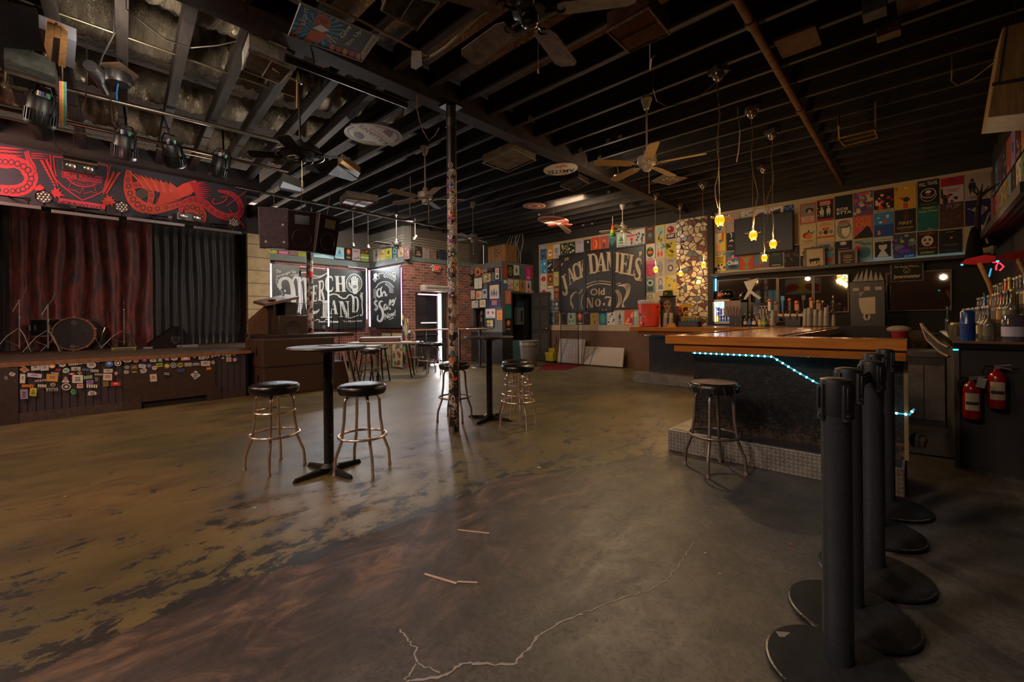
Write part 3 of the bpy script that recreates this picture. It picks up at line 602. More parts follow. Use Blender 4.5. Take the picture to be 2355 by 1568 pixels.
# pipes over the stage front
def pipe(name, a, b, r, label, col='8a8378', mat='metal'): return tag(MB().tube([a, b], r, col, mat, 12).build(name), label, 'pipe')
A, B = at(178, 212, z=3.74), at(610, 317, z=3.74); d_ = B-A
pipe('lighting_pipe', A-d_*1.5, B+d_*.25, .026, 'grey steel pipe slung under the doubled joists above the stage front')
A, B = at(170, 285, z=3.6), at(560, 372, z=3.6); d_ = B-A
pipe('lighting_pipe', A-d_*1.0, B+d_*.35, .02, 'thin brown pipe carrying the black stage spotlights', '4c3a30')
A, B = at(190, 50, z=3.86), at(545, 175, z=3.86); d_ = B-A
pipe('conduit', A-d_*1.2, B+d_*.5, .011, 'pale conduit crossing in front of the big foil duct', '8d8466')
for i, (u0, v0, u1, v1, z) in enumerate(((0, 250, 430, 340, 3.72), (0, 268, 440, 356, 3.7), (10, 240, 330, 318, 3.78))):
    A, B = at(u0, v0, z=z), at(u1, v1, z=z); d_ = B-A
    pipe('conduit', A-d_*.6, B+d_*.3, .011, ['pale conduit just above the stage header, upper of the pair', 'pale conduit just above the stage header, lower of the pair', 'thin conduit behind the black stage spotlights'][i], '6d5f4c')
A, B = at(700, 446, z=3.55), at(1040, 528, z=3.55)
pipe('curtain_rail', at(540, 430, z=3.55), B, .024, 'long grey steel rail from the stage corner past the hung loudspeakers to the sticker post', '55524d')
# stage
sz = .79
T = struct(MB().bb((-12.6, -5, .0), (-8.55, 2.33, sz-.03), '1c1512').bb((-12.6, 2.33, 0), (-9.1, 3.28, sz-.03), '1c1512'), 'stage', 'low wooden stage with a stickered front', 'stage')
MB().bb((-12.6, -5, sz-.03), (-8.5, 2.35, sz), '4a3826', 'wood').bb((-12.6, 2.35, sz-.03), (-9.1, 3.3, sz), '4a3826', 'wood').build('stage_floor', parent=T, bevel=.004)
MB().bb((-8.5, -5, sz-.05), (-8.475, 2.36, sz+.002), '8a5a38', 'wood').build('edge_strip', parent=T)
SXP = -8.5
def spx(cu, cv_, h=0): 
    p = at(cu/3.925, 620+cv_/3.925, x=SXP); p.x += h; return p
fr = MB(); zlo = 0
def panel(c0, c1, z0, z1, th, col, mat='wood'):
    fr.bb((SXP-.05, spx(c0, 1000).y, z0), (SXP+th, spx(c1, 1000).y, z1), col, mat)
panel(-900, 165, 0, .74, .02, '3a2b22'); fr.build('plywood_panel', parent=T)
fr = MB()
for c0, c1 in ((165, 1108), (1945, 2222)):
    ya, yb = spx(c0, 1000).y, spx(c1, 1000).y; n = int((yb-ya)/.075)
    for i in range(n): fr.bb((SXP-.05, ya+(yb-ya)*i/n+.004, .05), (SXP-.002, ya+(yb-ya)*(i+1)/n-.004, .75), '33272a')
    fr.bb((SXP-.06, ya, .05), (SXP-.012, yb, .75), '0c0909')
fr.build('beadboard', parent=T)
fr = MB(); panel(165, 1108, 0, .13, .012, '4a3a34'); panel(1990, 2222, 0, .12, .006, '3c2e2a'); fr.build('base_board', parent=T)
fr = MB(); panel(1108, 1945, .10, .66, .014, '3a261b'); fr.bb((SXP-.04, spx(1108, 0).y, .66), (SXP, spx(1945, 0).y, .76), '2c2020'); fr.build('plywood_hatch', parent=T)
fr = MB(); panel(1108, 1272, 0, .19, .02, '402c20'); panel(1862, 1992, .0, .21, .018, '362720'); fr.build('plywood_patch', parent=T)
STK = '''195 865 55 24 b aaa398 222|35 878 80 22 r 5a4a6a 222|222 902 95 60 d a8805a 5a3a2a|320 882 78 52 r b0aca6 333|402 885 76 50 r b0aaa2 444|470 868 60 44 e c08a5a eee|563 855 66 48 e a8a6a0 2a3440|525 903 54 26 e 8a3038 200|660 848 84 34 w c8c2b6 222|720 838 40 30 r b8b2a6 334|775 838 60 26 w b8b2a6 222|595 912 72 52 x 9cc4b0 234|685 893 84 34 r a8a49a 222|825 860 84 60 e aaa8a4 334|882 825 42 28 e c07068 fee|985 850 76 56 e 3a5f9a dde|1063 843 62 52 o c8c2b8 222|108 942 66 44 x b8b0a4 432|55 975 36 46 x 8a8478 432|205 982 48 84 r c0b8aa 7a3a2a|312 953 130 36 r b8a8b8 3a3048|645 940 66 22 e b02c28 fee|718 930 50 36 d a8946a 222|770 903 60 26 w 50687a 222|852 912 74 30 w b0a898 222|975 912 82 34 r b4ada0 222|472 975 104 66 r c08a3a 3a5f8a|495 935 66 22 w a8a49c 334|365 1000 100 26 w 9a8a84 711|592 988 74 56 t c8bcb0 922|700 985 96 72 r c8c4b8 222|795 970 80 30 r 6aa07a d44|810 1012 66 34 r 8a6a9a 334|888 945 66 18 w b8a894 222|970 968 82 62 r bfae92 7a4030|1046 936 34 40 e 9a4a54 fdd|870 990 24 40 w 8a7a60 332|250 1048 105 28 w c0702c c0702c|380 1048 76 32 w c4b8a4 321|478 1036 50 38 e 90887c 221|598 1055 86 66 o b8b2a8 222|722 1048 56 40 r c89a84 533|828 1050 98 36 w c8bfb0 222|954 1030 50 44 r 7a6a3a 643|1043 1030 86 36 r b83028 fdd|218 1122 70 88 r 8a7590 2a2230|300 1102 62 74 r b0a838 222|470 1080 104 34 w c8c0b0 222|665 1098 62 58 x 5a9a6a 242|833 1115 92 64 x c4bcb0 332|1145 880 44 32 o b0a8a0 222|1210 880 60 44 r 5a4a38 a98|1282 870 64 34 r a8aab0 667|1345 868 50 42 e 4a505e 99a|1393 886 48 38 e b4aca2 222|1437 860 58 34 r a8a034 232|1505 868 50 42 e 9aa04a dd8|1563 862 56 46 o b0aaa0 333|1625 860 56 42 e a8a02c 222|1695 856 64 38 w b0aba0 222|1768 852 72 44 r 2c2026 ccc|1852 846 84 46 r b8a8a0 433|1920 836 40 38 d b0aaa0 222|1140 925 54 42 x b4a8a0 433|1212 922 56 22 r 5a5020 bb4|1292 912 80 50 x b4ac9c 222|1147 822 82 28 e b09a8c 744|1225 818 50 40 e b08078 433|1303 812 56 44 e 6a3a6a cc8|1380 816 60 34 r a09a98 447|1443 812 44 38 r 4a8a7a dad|1503 808 58 42 x 7a4a5a cba|1570 800 66 40 e aaa29a 333|1672 795 84 46 r b0807a fdd|1752 790 44 40 r 1e1a1c ccc|1817 788 54 44 r a8a498 243|1867 786 40 40 e 9a9288 333|1912 782 24 28 r 8a4a58 dcc|1938 768 30 30 r 9a98a8 447|1972 770 32 28 e 7a6a9a ccc|2008 764 32 34 e 3a5068 ccd|2058 770 64 34 x b8ac9a 333|2112 766 26 22 r 7a6a44 332|2062 810 48 42 r a89484 a44|2116 812 44 48 x 8a6a7a ccc|1383 975 62 68 r b8aca4 922|1502 943 90 66 d 171417 aaa|1630 908 62 34 w 4a4a88 a8a04c|1762 950 92 84 d b8b0aa 333|1882 892 42 22 r c87830 c87830|2010 797 22 16 r b0a8a0 333'''
for i, st in enumerate(STK.split('|')):
    cx, cy, w_, h_, k, c, ink = st.split(); cx, cy, w_, h_ = map(float, (cx, cy, w_, h_)); rnd = random.Random(i)
    mb = MB(); sp_ = lambda a, b, h: spx(a, b, .021+h)
    cv = Cv(mb, sp_, 'paper', .0003); tilt = rnd.uniform(-.12, .12) if k != 'd' else .1
    def R_(a, b): return (cx+a*w_/2*math.cos(tilt)-b*h_/2*math.sin(tilt), cy+a*w_/2*math.sin(tilt)+b*h_/2*math.cos(tilt))
    if k in 'eo': cv.ell(cx, cy, w_/2, h_/2, c)
    elif k == 'd': cv.poly([R_(0, -1), R_(1, 0), R_(0, 1), R_(-1, 0)], c)
    elif k == 't': cv.poly([R_(-1, 1), R_(1, 1), R_(0, -1)], c)
    elif k == 'x': cv.poly([R_(math.cos(t)*rnd.uniform(.65, 1.1), math.sin(t)*rnd.uniform(.6, 1.1)) for t in (6.28*j/9 for j in range(9))], c)
    elif k == 'w':
        for j in range(5): a = -1+j*.42; cv.poly([R_(a, -.9), R_(a+.36, -.8), R_(a+.3, .8), R_(a+.05, .9)], c)
    else: cv.poly([R_(-1, -1), R_(1, -1), R_(1, 1), R_(-1, 1)], c)
    if k == 'o': cv.ell(cx, cy, w_*.36, h_*.36, ink); cv.ell(cx, cy, w_*.2, h_*.2, c)
    elif k != 'w' and c != ink:
        for j in range(rnd.choice((2, 3))):
            v = -.45+j*.4; a = rnd.uniform(.3, .62); cv.poly([R_(-a, v), R_(a, v), R_(a, v+.2), R_(-a, v+.18)], ink)
    mb.build('sticker', parent=T)
# painted panel names the photo shows on the stage stickers
mb = MB(); cv = Cv(mb, lambda a, b, h: spx(a, b, .026+h), 'paper', .0003)
cv.text('JOY', (1412, 872), (50, -2), (0, -20), '222'); cv.text('LAVS', (1603, 868), (44, -2), (0, -16), '222'); cv.text('REMAND', (1736, 868), (64, -4), (0, -26), 'b8b0a8')
cv.text('WAVY', (422, 1096), (100, -6), (0, -28), '332a26'); cv.text('OUTLAW', (198, 1062), (100, -6), (0, -26), 'd07a30'); mb.build('sticker', parent=T)
# curtains
def curtain(name, c0, c1, x, z0, z1, mat, label, amp=.05, k=26):
    ya, yb = at(c0, 650, x=x).y, at(c1, 650, x=x).y; n = int((yb-ya)/.018); vs = []; m = 9
    for j in range(m+1):
        z = z0+(z1-z0)*j/m
        for i in range(n+1):
            y = ya+(yb-ya)*i/n; ph = y*k+1.3*math.sin(y*2.3)+noise.noise((y*2, z*.7, 0))*2.4
            vs.append((x+amp*math.sin(ph)*(1-.35*j/m)+.02*noise.noise((y*9, z, 2)), y, z))
    W = n+1; fs = [(j*W+i, j*W+i+1, (j+1)*W+i+1, (j+1)*W+i) for j in range(m) for i in range(n)]
    mb = MB().add(vs, fs, '888', mat, True); o = tag(mb.build(name, base=(x, (ya+yb)/2, z0)), label, 'curtain')
    s = o.modifiers.new('thick', 'SOLIDIFY'); s.thickness = .006
    return o
curtain('stage_curtain', 22, 352, -12.15, sz+.005, 3.45, 'redvelvet', 'dark red crushed velvet curtain across the back of the stage', .055, 24)
curtain('stage_curtain', 346, 568, -12.2, sz+.005, 3.45, 'blackdrape', 'black pleated curtain between the red velvet and the cinder blocks', .035, 42)
curtain('stage_curtain', -220, 30, -12.25, sz+.005, 3.45, 'blackdrape', 'black side curtain at the outer edge of the red velvet', .04, 30)
# valance
VX = -8.5
yl, yr = at(0, 400, x=VX).y, at(567, 480, x=VX).y
V = MB().bb((VX-.02, yl-2.5, 2.86), (VX, yr, 3.60), '181420', 'matte')
root = thing('stage_valance', 'painted valance with red octopus, shield and eagle above the stage', 'valance', (VX, (yl+yr)/2, 3.2))
o = V.build('valance_board', base=(VX, (yl+yr)/2, 3.2)); o.parent = root; o.location = (0, 0, 0)
mb = MB()
def vmap(a, b, h):
    p = at(a, b, x=VX); p.z = min(max(p.z, 2.865), 3.595); return Vector((VX+h, max(p.y, yl-2.4), p.z))
cv = Cv(mb, vmap, 'matte', .00007); RED = '9a1420'; R2 = '96280f'; DK = '181420'
def q8(*a): return [(x/7.85, 330+y/7.85) for x, y in a]
def q5(*a): return [(x/3.92, 300+y/3.92) for x, y in a]
def tent(pts, w0, col, q, sc, suck=True, smooth=2):
    P = q(*pts); n = len(P); cv.stroke(P, [w/sc for w in w0], col, smooth=smooth)
    if suck:
        for i in range(n-1):
            for t in (.25, .75):
                u = P[i][0]*(1-t)+P[i+1][0]*t; v = P[i][1]*(1-t)+P[i+1][1]*t; r = (w0[i]*(1-t)+w0[i+1]*t)/sc*.20
                cv.ell(u, v, r*1.25, r*1.25, DK, 10); cv.ell(u, v, r*.8, r*.8, col, 10)
tent([(-120, 300), (40, 330), (260, 340), (480, 440), (580, 600), (520, 760), (380, 840), (180, 860), (-100, 830)], [200, 225, 240, 250, 250, 240, 220, 200, 200], RED, q8, 7.85)
cv.ell(*q8((245, 515))[0], 135/7.85, 75/7.85, DK, rot=.15)
for y, w_ in ((90, 34), (150, 40), (215, 34), (262, 22)): cv.stroke(q8((-100, y-30), (200, y), (420, y+12)), [w_/7.85, w_/7.85, 2/7.85], RED, smooth=1)
tent([(480, 140), (500, 240), (540, 330), (620, 430), (610, 560)], [90, 90, 95, 90, 70], RED, q8, 7.85)
for i, y in enumerate((180, 220, 262)): cv.stroke(q8((560, y), (720, y+4), (880, y+26)), [20/7.85, 16/7.85, 3/7.85], RED)
# shield
def line8(pts, w_=24, col=RED, sm=0): cv.stroke(q8(*pts), w_/7.85, col, smooth=sm)
line8([(905, 200), (930, 480), (1010, 650), (1120, 760), (1300, 900), (1490, 1025), (1680, 950), (1850, 870), (1930, 700), (1990, 400)], 22, RED)
line8([(960, 230), (990, 470), (1020, 600)], 20); line8([(950, 232), (1200, 262)], 22); line8([(1700, 350), (1950, 405)], 22, R2); line8([(1945, 405), (1935, 600), (1890, 760)], 20, R2)
cv.poly(q8((1115, 488), (1150, 485), (1850, 605), (1840, 722), (1115, 610)), RED); cv.poly(q8((1130, 505), (1840, 622), (1828, 706), (1130, 597)), DK)
cv.text('Blue Ribbon', q8((1150, 590))[0], (665/7.85, 108/7.85), (0, -84/7.85), '9a1a1e', .02); cv.text('MUSIC', q8((1400, 690))[0], (190/7.85, 26/7.85), (0, -24/7.85), '8a2028', .01)
line8([(1215, 630), (1330, 735), (1500, 785), (1650, 770), (1750, 725)], 22, RED, 1); line8([(1260, 640), (1350, 700), (1500, 745), (1640, 735), (1720, 710)], 8, RED, 1)
line8([(1280, 715), (1235, 822), (1345, 842), (1450, 900), (1490, 800)], 14); line8([(1500, 800), (1525, 905), (1640, 870), (1745, 895), (1700, 770)], 14)
def wheat(x0, y0, x1, y1, flip, col):
    for i in range(9):
        t = i/8; x = x0+(x1-x0)*t; y = y0+(y1-y0)*t; r = 44-16*t
        for sg in (-1, 1): cv.ell(*q8((x+sg*r*1.0, y-10))[0], r*.5/7.85, r*1.15/7.85, col, 10, rot=sg*.5+flip)
    cv.stroke(q8((x0, y0), (x1, y1)), 1.2, DK)
wheat(800, 330, 1010, 760, -.5, RED); wheat(2090, 560, 1900, 900, .5, R2)
def leaf(cx, cy, s, col, q, sc):
    pts = []
    for i in range(18):
        t = 6.283*i/18; r = s*(1 if i % 2 else .55)*(1+.2*math.sin(3*t)); pts.append((cx+r*math.cos(t), cy+r*.75*math.sin(t)))
    cv.poly(q(*pts), col)
leaf(1010, 900, 150, RED, q8, 7.85); leaf(1960, 1040, 150, R2, q8, 7.85)
cv.poly(q8((610, 805), (720, 740), (810, 800), (760, 850), (640, 850)), RED)
cv.poly(q8((1075, 985), (1915, 1110), (1890, 1195), (1030, 1075)), 'a8283a'); cv.text('CRAWFISH', q8((1110, 1092))[0], (720/7.85, 95/7.85), (0, -58/7.85), '22161e', .02)
# second tentacle, eagle, snake
tent([(1160, 360), (1150, 470), (1180, 600), (1260, 690), (1380, 715), (1540, 690), (1620, 660), (1700, 650)], [50, 90, 110, 110, 90, 60, 50, 46], R2, q5, 3.92)
tent([(1200, 500), (1290, 480), (1370, 560), (1350, 660)], [60, 66, 66, 50], R2, q5, 3.92)
cv.ell(*q5((1278, 570))[0], 58/3.92, 44/3.92, '302820')
tent([(1620, 760), (1640, 660), (1740, 620), (1840, 650), (1930, 740), (2060, 790), (2160, 770), (2180, 690), (2130, 600), (2060, 560), (1960, 550)], [30, 60, 74, 70, 66, 66, 64, 56, 46, 40, 30], RED, q5, 3.92)
tent([(1660, 700), (1760, 690), (1830, 760), (1820, 830)], [90, 96, 80, 50], R2, q5, 3.92)
cv.poly(q5((1480, 585), (1560, 540), (1650, 480), (1760, 450), (1790, 500), (1720, 580), (1600, 620), (1500, 640)), 'bb3526')
for i in range(9):
    cv.poly(q5((1160+i*46, 370+i*12), (1210+i*50, 400+i*16), (1330+i*30, 520+i*8), (1300+i*28, 525+i*8)), R2 if i % 2 else 'a03a28')
for i in range(11):
    t = i/10; cv.poly(q5((1700+i*8, 470+i*14), (1860+60*math.sin(t*3), 440+i*22), (1720+i*6, 490+i*14)), RED)
for i in range(7): cv.poly(q5((1450-i*10, 560+i*16), (1650, 560+i*10), (1440, 580+i*16)), R2)
cv.stroke(q5((1990, 600), (2060, 595), (2010, 650), (1930, 670), (1905, 640), (1930, 615)), 10/3.92, RED, smooth=2)
cv.poly(q5((1940, 545), (1990, 590), (2040, 575), (1975, 560)), DK)
for a, b in (((2040, 680), (2230, 540)), ((2060, 710), (2215, 880)), ((2150, 830), (2200, 880))): cv.stroke(q5(a, b), 9/3.92, RED)
o = mb.build('valance_art', base=(VX, (yl+yr)/2, 3.2)); o.parent = root; o.location = (0, 0, 0)
# ------------------------------------------------------------ big lettered boards
def rib(pts, w):
    P = [Vector(p) for p in pts]; W = w if isinstance(w, list) else [w]*len(P)
    for _ in range(2):
        Q = [P[0]]; V = [W[0]]
        for i in range(len(P)-1):
            Q += [P[i]*.75+P[i+1]*.25, P[i]*.25+P[i+1]*.75]; V += [W[i]*.75+W[i+1]*.25, W[i]*.25+W[i+1]*.75]
        P = Q+[P[-1]]; W = V+[W[-1]]
    L = []; R = []
    for i, p in enumerate(P):
        d = (P[min(i+1, len(P)-1)]-P[max(i-1, 0)]).normalized(); n = Vector((-d.y, d.x))*W[i]/2; L.append(p+n); R.append(p-n)
    return [[L[i], L[i+1], R[i+1], R[i]] for i in range(len(P)-1)]
def q4(a, b, c, d): return [[Vector((a, b)), Vector((c, b)), Vector((c, d)), Vector((a, d))]]
SG = {
 'J': q4(.45, 0, .78, .8)+q4(.28, 0, .98, .05)+rib([(.62, .75), (.6, .98), (.3, 1.02), (.08, .95), (.12, .8)], [.3, .26, .16, .16, .2]),
 'A': q4(.42, 0, .62, .06)+[[Vector((.44, 0)), Vector((.54, 0)), Vector((.2, 1)), Vector((.1, 1))], [Vector((.44, 0)), Vector((.62, 0)), Vector((.95, 1)), Vector((.62, 1))]]+q4(.28, .62, .74, .68)+q4(0, .95, .34, 1)+q4(.55, .95, 1.03, 1),
 'C': rib([(.9, .28), (.86, .06), (.5, -.02), (.14, .12), (.1, .5), (.14, .88), (.5, 1.02), (.86, .94), (.92, .72)], [.1, .12, .12, .26, .3, .26, .12, .12, .1]),
 'K': q4(.1, 0, .42, 1)+q4(0, 0, .52, .05)+q4(0, .95, .52, 1)+rib([(.4, .6), (.85, 0)], .1)+rib([(.52, .42), (.66, .7), (.88, 1)], [.26, .28, .28])+q4(.66, 0, 1, .05)+q4(.6, .95, 1.04, 1),
 'D': q4(.1, 0, .4, 1)+q4(0, 0, .45, .05)+q4(0, .95, .45, 1)+rib([(.35, .03), (.7, .03), (.86, .25), (.88, .5), (.86, .75), (.7, .97), (.35, .97)], [.07, .1, .24, .28, .24, .1, .07]),
 'N': q4(.1, 0, .22, 1)+[[Vector((.08, 0)), Vector((.4, 0)), Vector((.9, 1)), Vector((.6, 1))]]+q4(.8, 0, .92, 1)+q4(0, 0, .3, .05)+q4(0, .95, .34, 1)+q4(.66, 0, 1, .05),
 'I': q4(.2, 0, .8, 1)+q4(0, 0, 1, .05)+q4(0, .95, 1, 1),
 'E': q4(.12, 0, .45, 1)+q4(0, 0, .9, .07)+q4(.4, .46, .75, .53)+q4(0, .93, .95, 1)+q4(.82, 0, .9, .24)+q4(.86, .76, .95, 1)+q4(.68, .36, .75, .63),
 'L': q4(.12, 0, .48, 1)+q4(0, 0, .6, .05)+q4(0, .93, .95, 1)+q4(.86, .72, .95, 1),
 'S': rib([(.84, .24), (.8, .04), (.5, -.02), (.18, .06), (.14, .26), (.5, .5), (.86, .72), (.8, .94), (.5, 1.02), (.18, .96), (.12, .74)], [.1, .1, .12, .22, .28, .34, .28, .22, .12, .1, .1]),
 'R': q4(.1, 0, .4, 1)+q4(0, 0, .45, .06)+q4(0, .94, .5, 1)+rib([(.38, .03), (.72, .03), (.84, .24), (.7, .48), (.38, .5)], [.08, .1, .22, .12, .08])+rib([(.5, .5), (.7, .7), (.92, 1)], [.2, .24, .26]),
 'H': q4(.08, 0, .38, 1)+q4(.64, 0, .94, 1)+q4(.3, .45, .7, .53)+q4(0, 0, .46, .05)+q4(0, .95, .46, 1)+q4(.56, 0, 1.02, .05)+q4(.56, .95, 1.02, 1)}
def sg(cv, ch, o, ux, uy, col):
    for q in SG[ch]: cv.poly([(o[0]+p.x*ux[0]+p.y*uy[0], o[1]+p.x*ux[1]+p.y*uy[1]) for p in q], col)
# framed banner in three panels on the back wall
PJ = ('y', WY)
jc = lambda a, b: (1220+a/4.02, 480+b/4.02)
CRM = 'ab9878'
for i, (a, b, c, d, lb) in enumerate(((274, 444, 491, 938, 'black framed panel with cream letters JACK, next to the six panel door'), (508, 408, 748, 936, 'black framed panel with cream letters DAN and old No. 7, middle of three'), (775, 378, 1048, 905, 'black framed panel with cream letters IEL\'S, next to the posters by the orange cooler'))):
    A = at(*jc(a, b), y=WY-.06); B = at(*jc(c, d), y=WY-.06); base = ((A.x+B.x)/2, WY-.06, (A.z+B.z)/2)
    root = thing('framed_panel', lb, 'sign', base, 0, 'three part banner on the back wall')
    def put(mb, n, root=root, base=base, bevel=0):
        o = mb.build(n, base=base, bevel=bevel); o.parent = root; o.location = (0, 0, 0); return o
    put(MB().bb((A.x, WY-.05, A.z), (B.x, WY-.015, B.z), '241a13', 'satin'), 'panel_board')
    f = MB(); t = .045
    for q in ((A.x-t, B.z-t, A.x, A.z+t), (B.x, B.z-t, B.x+t, A.z+t), (A.x, A.z, B.x, A.z+t), (A.x, B.z-t, B.x, B.z)): f.bb((q[0], WY-.075, q[1]), (q[2], WY-.012, q[3]), '191310', 'satin')
    put(f, 'frame', bevel=.006)
    mb = MB(); lo, hi = A.x, B.x
    def jm(u, v, h, A=A, B=B):
        p = at(*jc(u, v), y=WY-.05); return Vector((min(max(p.x, A.x), B.x), WY-.05-h, min(max(p.z, B.z), A.z)))
    cv = Cv(mb, jm, 'matte', .00008)
    if i == 0:
        sg(cv, 'J', (262, 640), (66, -40), (38, 160), CRM); sg(cv, 'A', (322, 578), (66, -52), (36, 130), CRM); sg(cv, 'C', (384, 530), (58, -34), (30, 132), CRM); sg(cv, 'K', (436, 494), (62, -24), (22, 150), CRM)
        cv.stroke([(285, 520), (300, 495), (295, 520), (285, 528)], 6, CRM, smooth=1); cv.ell(325, 468, 8, 15, CRM); cv.ell(325, 468, 4, 9, '241a13'); cv.ell(345, 462, 9, 15, CRM); cv.ell(345, 462, 4, 9, '241a13')
        for k in range(4):
            o = k*16; cv.stroke([(478, 742+o*.2), (470, 770), (440, 785), (430, 765), (400, 775+o*.2), (372, 800+o), (368, 840+o), (392, 880+o*.6), (398, 930)], 6, CRM, smooth=2)
        cv.stroke([(490, 790), (475, 830), (470, 880), (485, 930)], 6, CRM, smooth=1)
    if i == 1:
        sg(cv, 'D', (527, 422), (92, -12), (16, 180), CRM); sg(cv, 'A', (604, 410), (100, -6), (3, 172), CRM); sg(cv, 'N', (700, 400), (98, -4), (0, 172), CRM)
        cv.stroke([(514, 700), (580, 675), (650, 664), (748, 680)], 6, CRM, smooth=2); cv.stroke([(514, 730), (580, 700), (650, 688), (748, 704)], 9, CRM, smooth=2)
        cv.text('Old', (552, 804), (136, -8), (0, -66), CRM, .03)
        sg(cv, 'N', (514, 822), (72, -2), (0, 94), CRM); cv.ell(624, 868, 28, 38, CRM); cv.ell(624, 868, 11, 26, '241a13'); cv.ell(680, 882, 10, 14, CRM)
        cv.stroke([(690, 828), (700, 815), (748, 820)], 14, CRM); cv.stroke([(752, 815), (735, 860), (728, 900)], [18, 22, 26], CRM); cv.ell(668, 935, 6, 6, CRM); cv.ell(700, 935, 6, 6, CRM)
    if i == 2:
        sg(cv, 'I', (786, 402), (40, 2), (-6, 184), CRM); sg(cv, 'E', (832, 408), (84, 10), (-14, 190), CRM); sg(cv, 'L', (916, 420), (66, 12), (-24, 190), CRM); sg(cv, 'S', (972, 458), (68, 14), (-22, 186), CRM)
        cv.poly([(1003, 398), (1030, 392), (1028, 420), (1008, 446)], CRM); cv.ell(1018, 654, 15, 15, CRM); cv.ell(1018, 654, 11, 11, '241a13'); cv.text('R', (1012, 661), (11, 0), (0, -14), CRM)
        for k in range(4):
            o = k*18; cv.stroke([(792, 700), (830, 682), (835, 700), (800, 715), (860, 700+o*.2), (915-o*.5, 690+o), (925-o*.6, 740+o*.5), (900-o*.5, 820), (850, 870+o*.2), (870-o*.4, 910)], 6, CRM, smooth=2)
        for k in range(3): cv.stroke([(780+k*14, 750), (815+k*14, 800), (820+k*12, 860), (790+k*10, 915)], 6, CRM, smooth=2)
    put(mb, 'lettering')
# merch boards with slits of window light
mc = lambda a, b: (550+a/5.2275, 550+b/5.2275)
MXB = MX+.14
WHT = 'c8cbc8'
def board(name, u0, v0, u1, v1, label, plane, val, draw=None):
    A = at(*mc(u0, v0), **{plane: val}); B = at(*mc(u1, v1), **{plane: val})
    base = (A+B)/2
    root = thing(name, label, 'sign', base)
    mb = MB()
    if plane == 'x': mb.bb((val-.03, A.y, A.z), (val, B.y, B.z), '232626', 'satin')
    else: mb.bb((A.x, val, A.z), (B.x, val+.03, B.z), '232626', 'satin')
    o = mb.build('panel_board', base=base); o.parent = root; o.location = (0, 0, 0)
    mb = MB()
    def mp(u, v, h):
        p = at(*mc(u, v), **{plane: val}); p.z = min(max(p.z, B.z), A.z)
        if plane == 'x': return Vector((val+h, min(max(p.y, A.y), B.y), p.z))
        return Vector((min(max(p.x, A.x), B.x), val-h, p.z))
    cv = Cv(mb, mp, 'matte', .00008); draw(cv)
    o = mb.build('lettering', base=base); o.parent = root; o.location = (0, 0, 0)
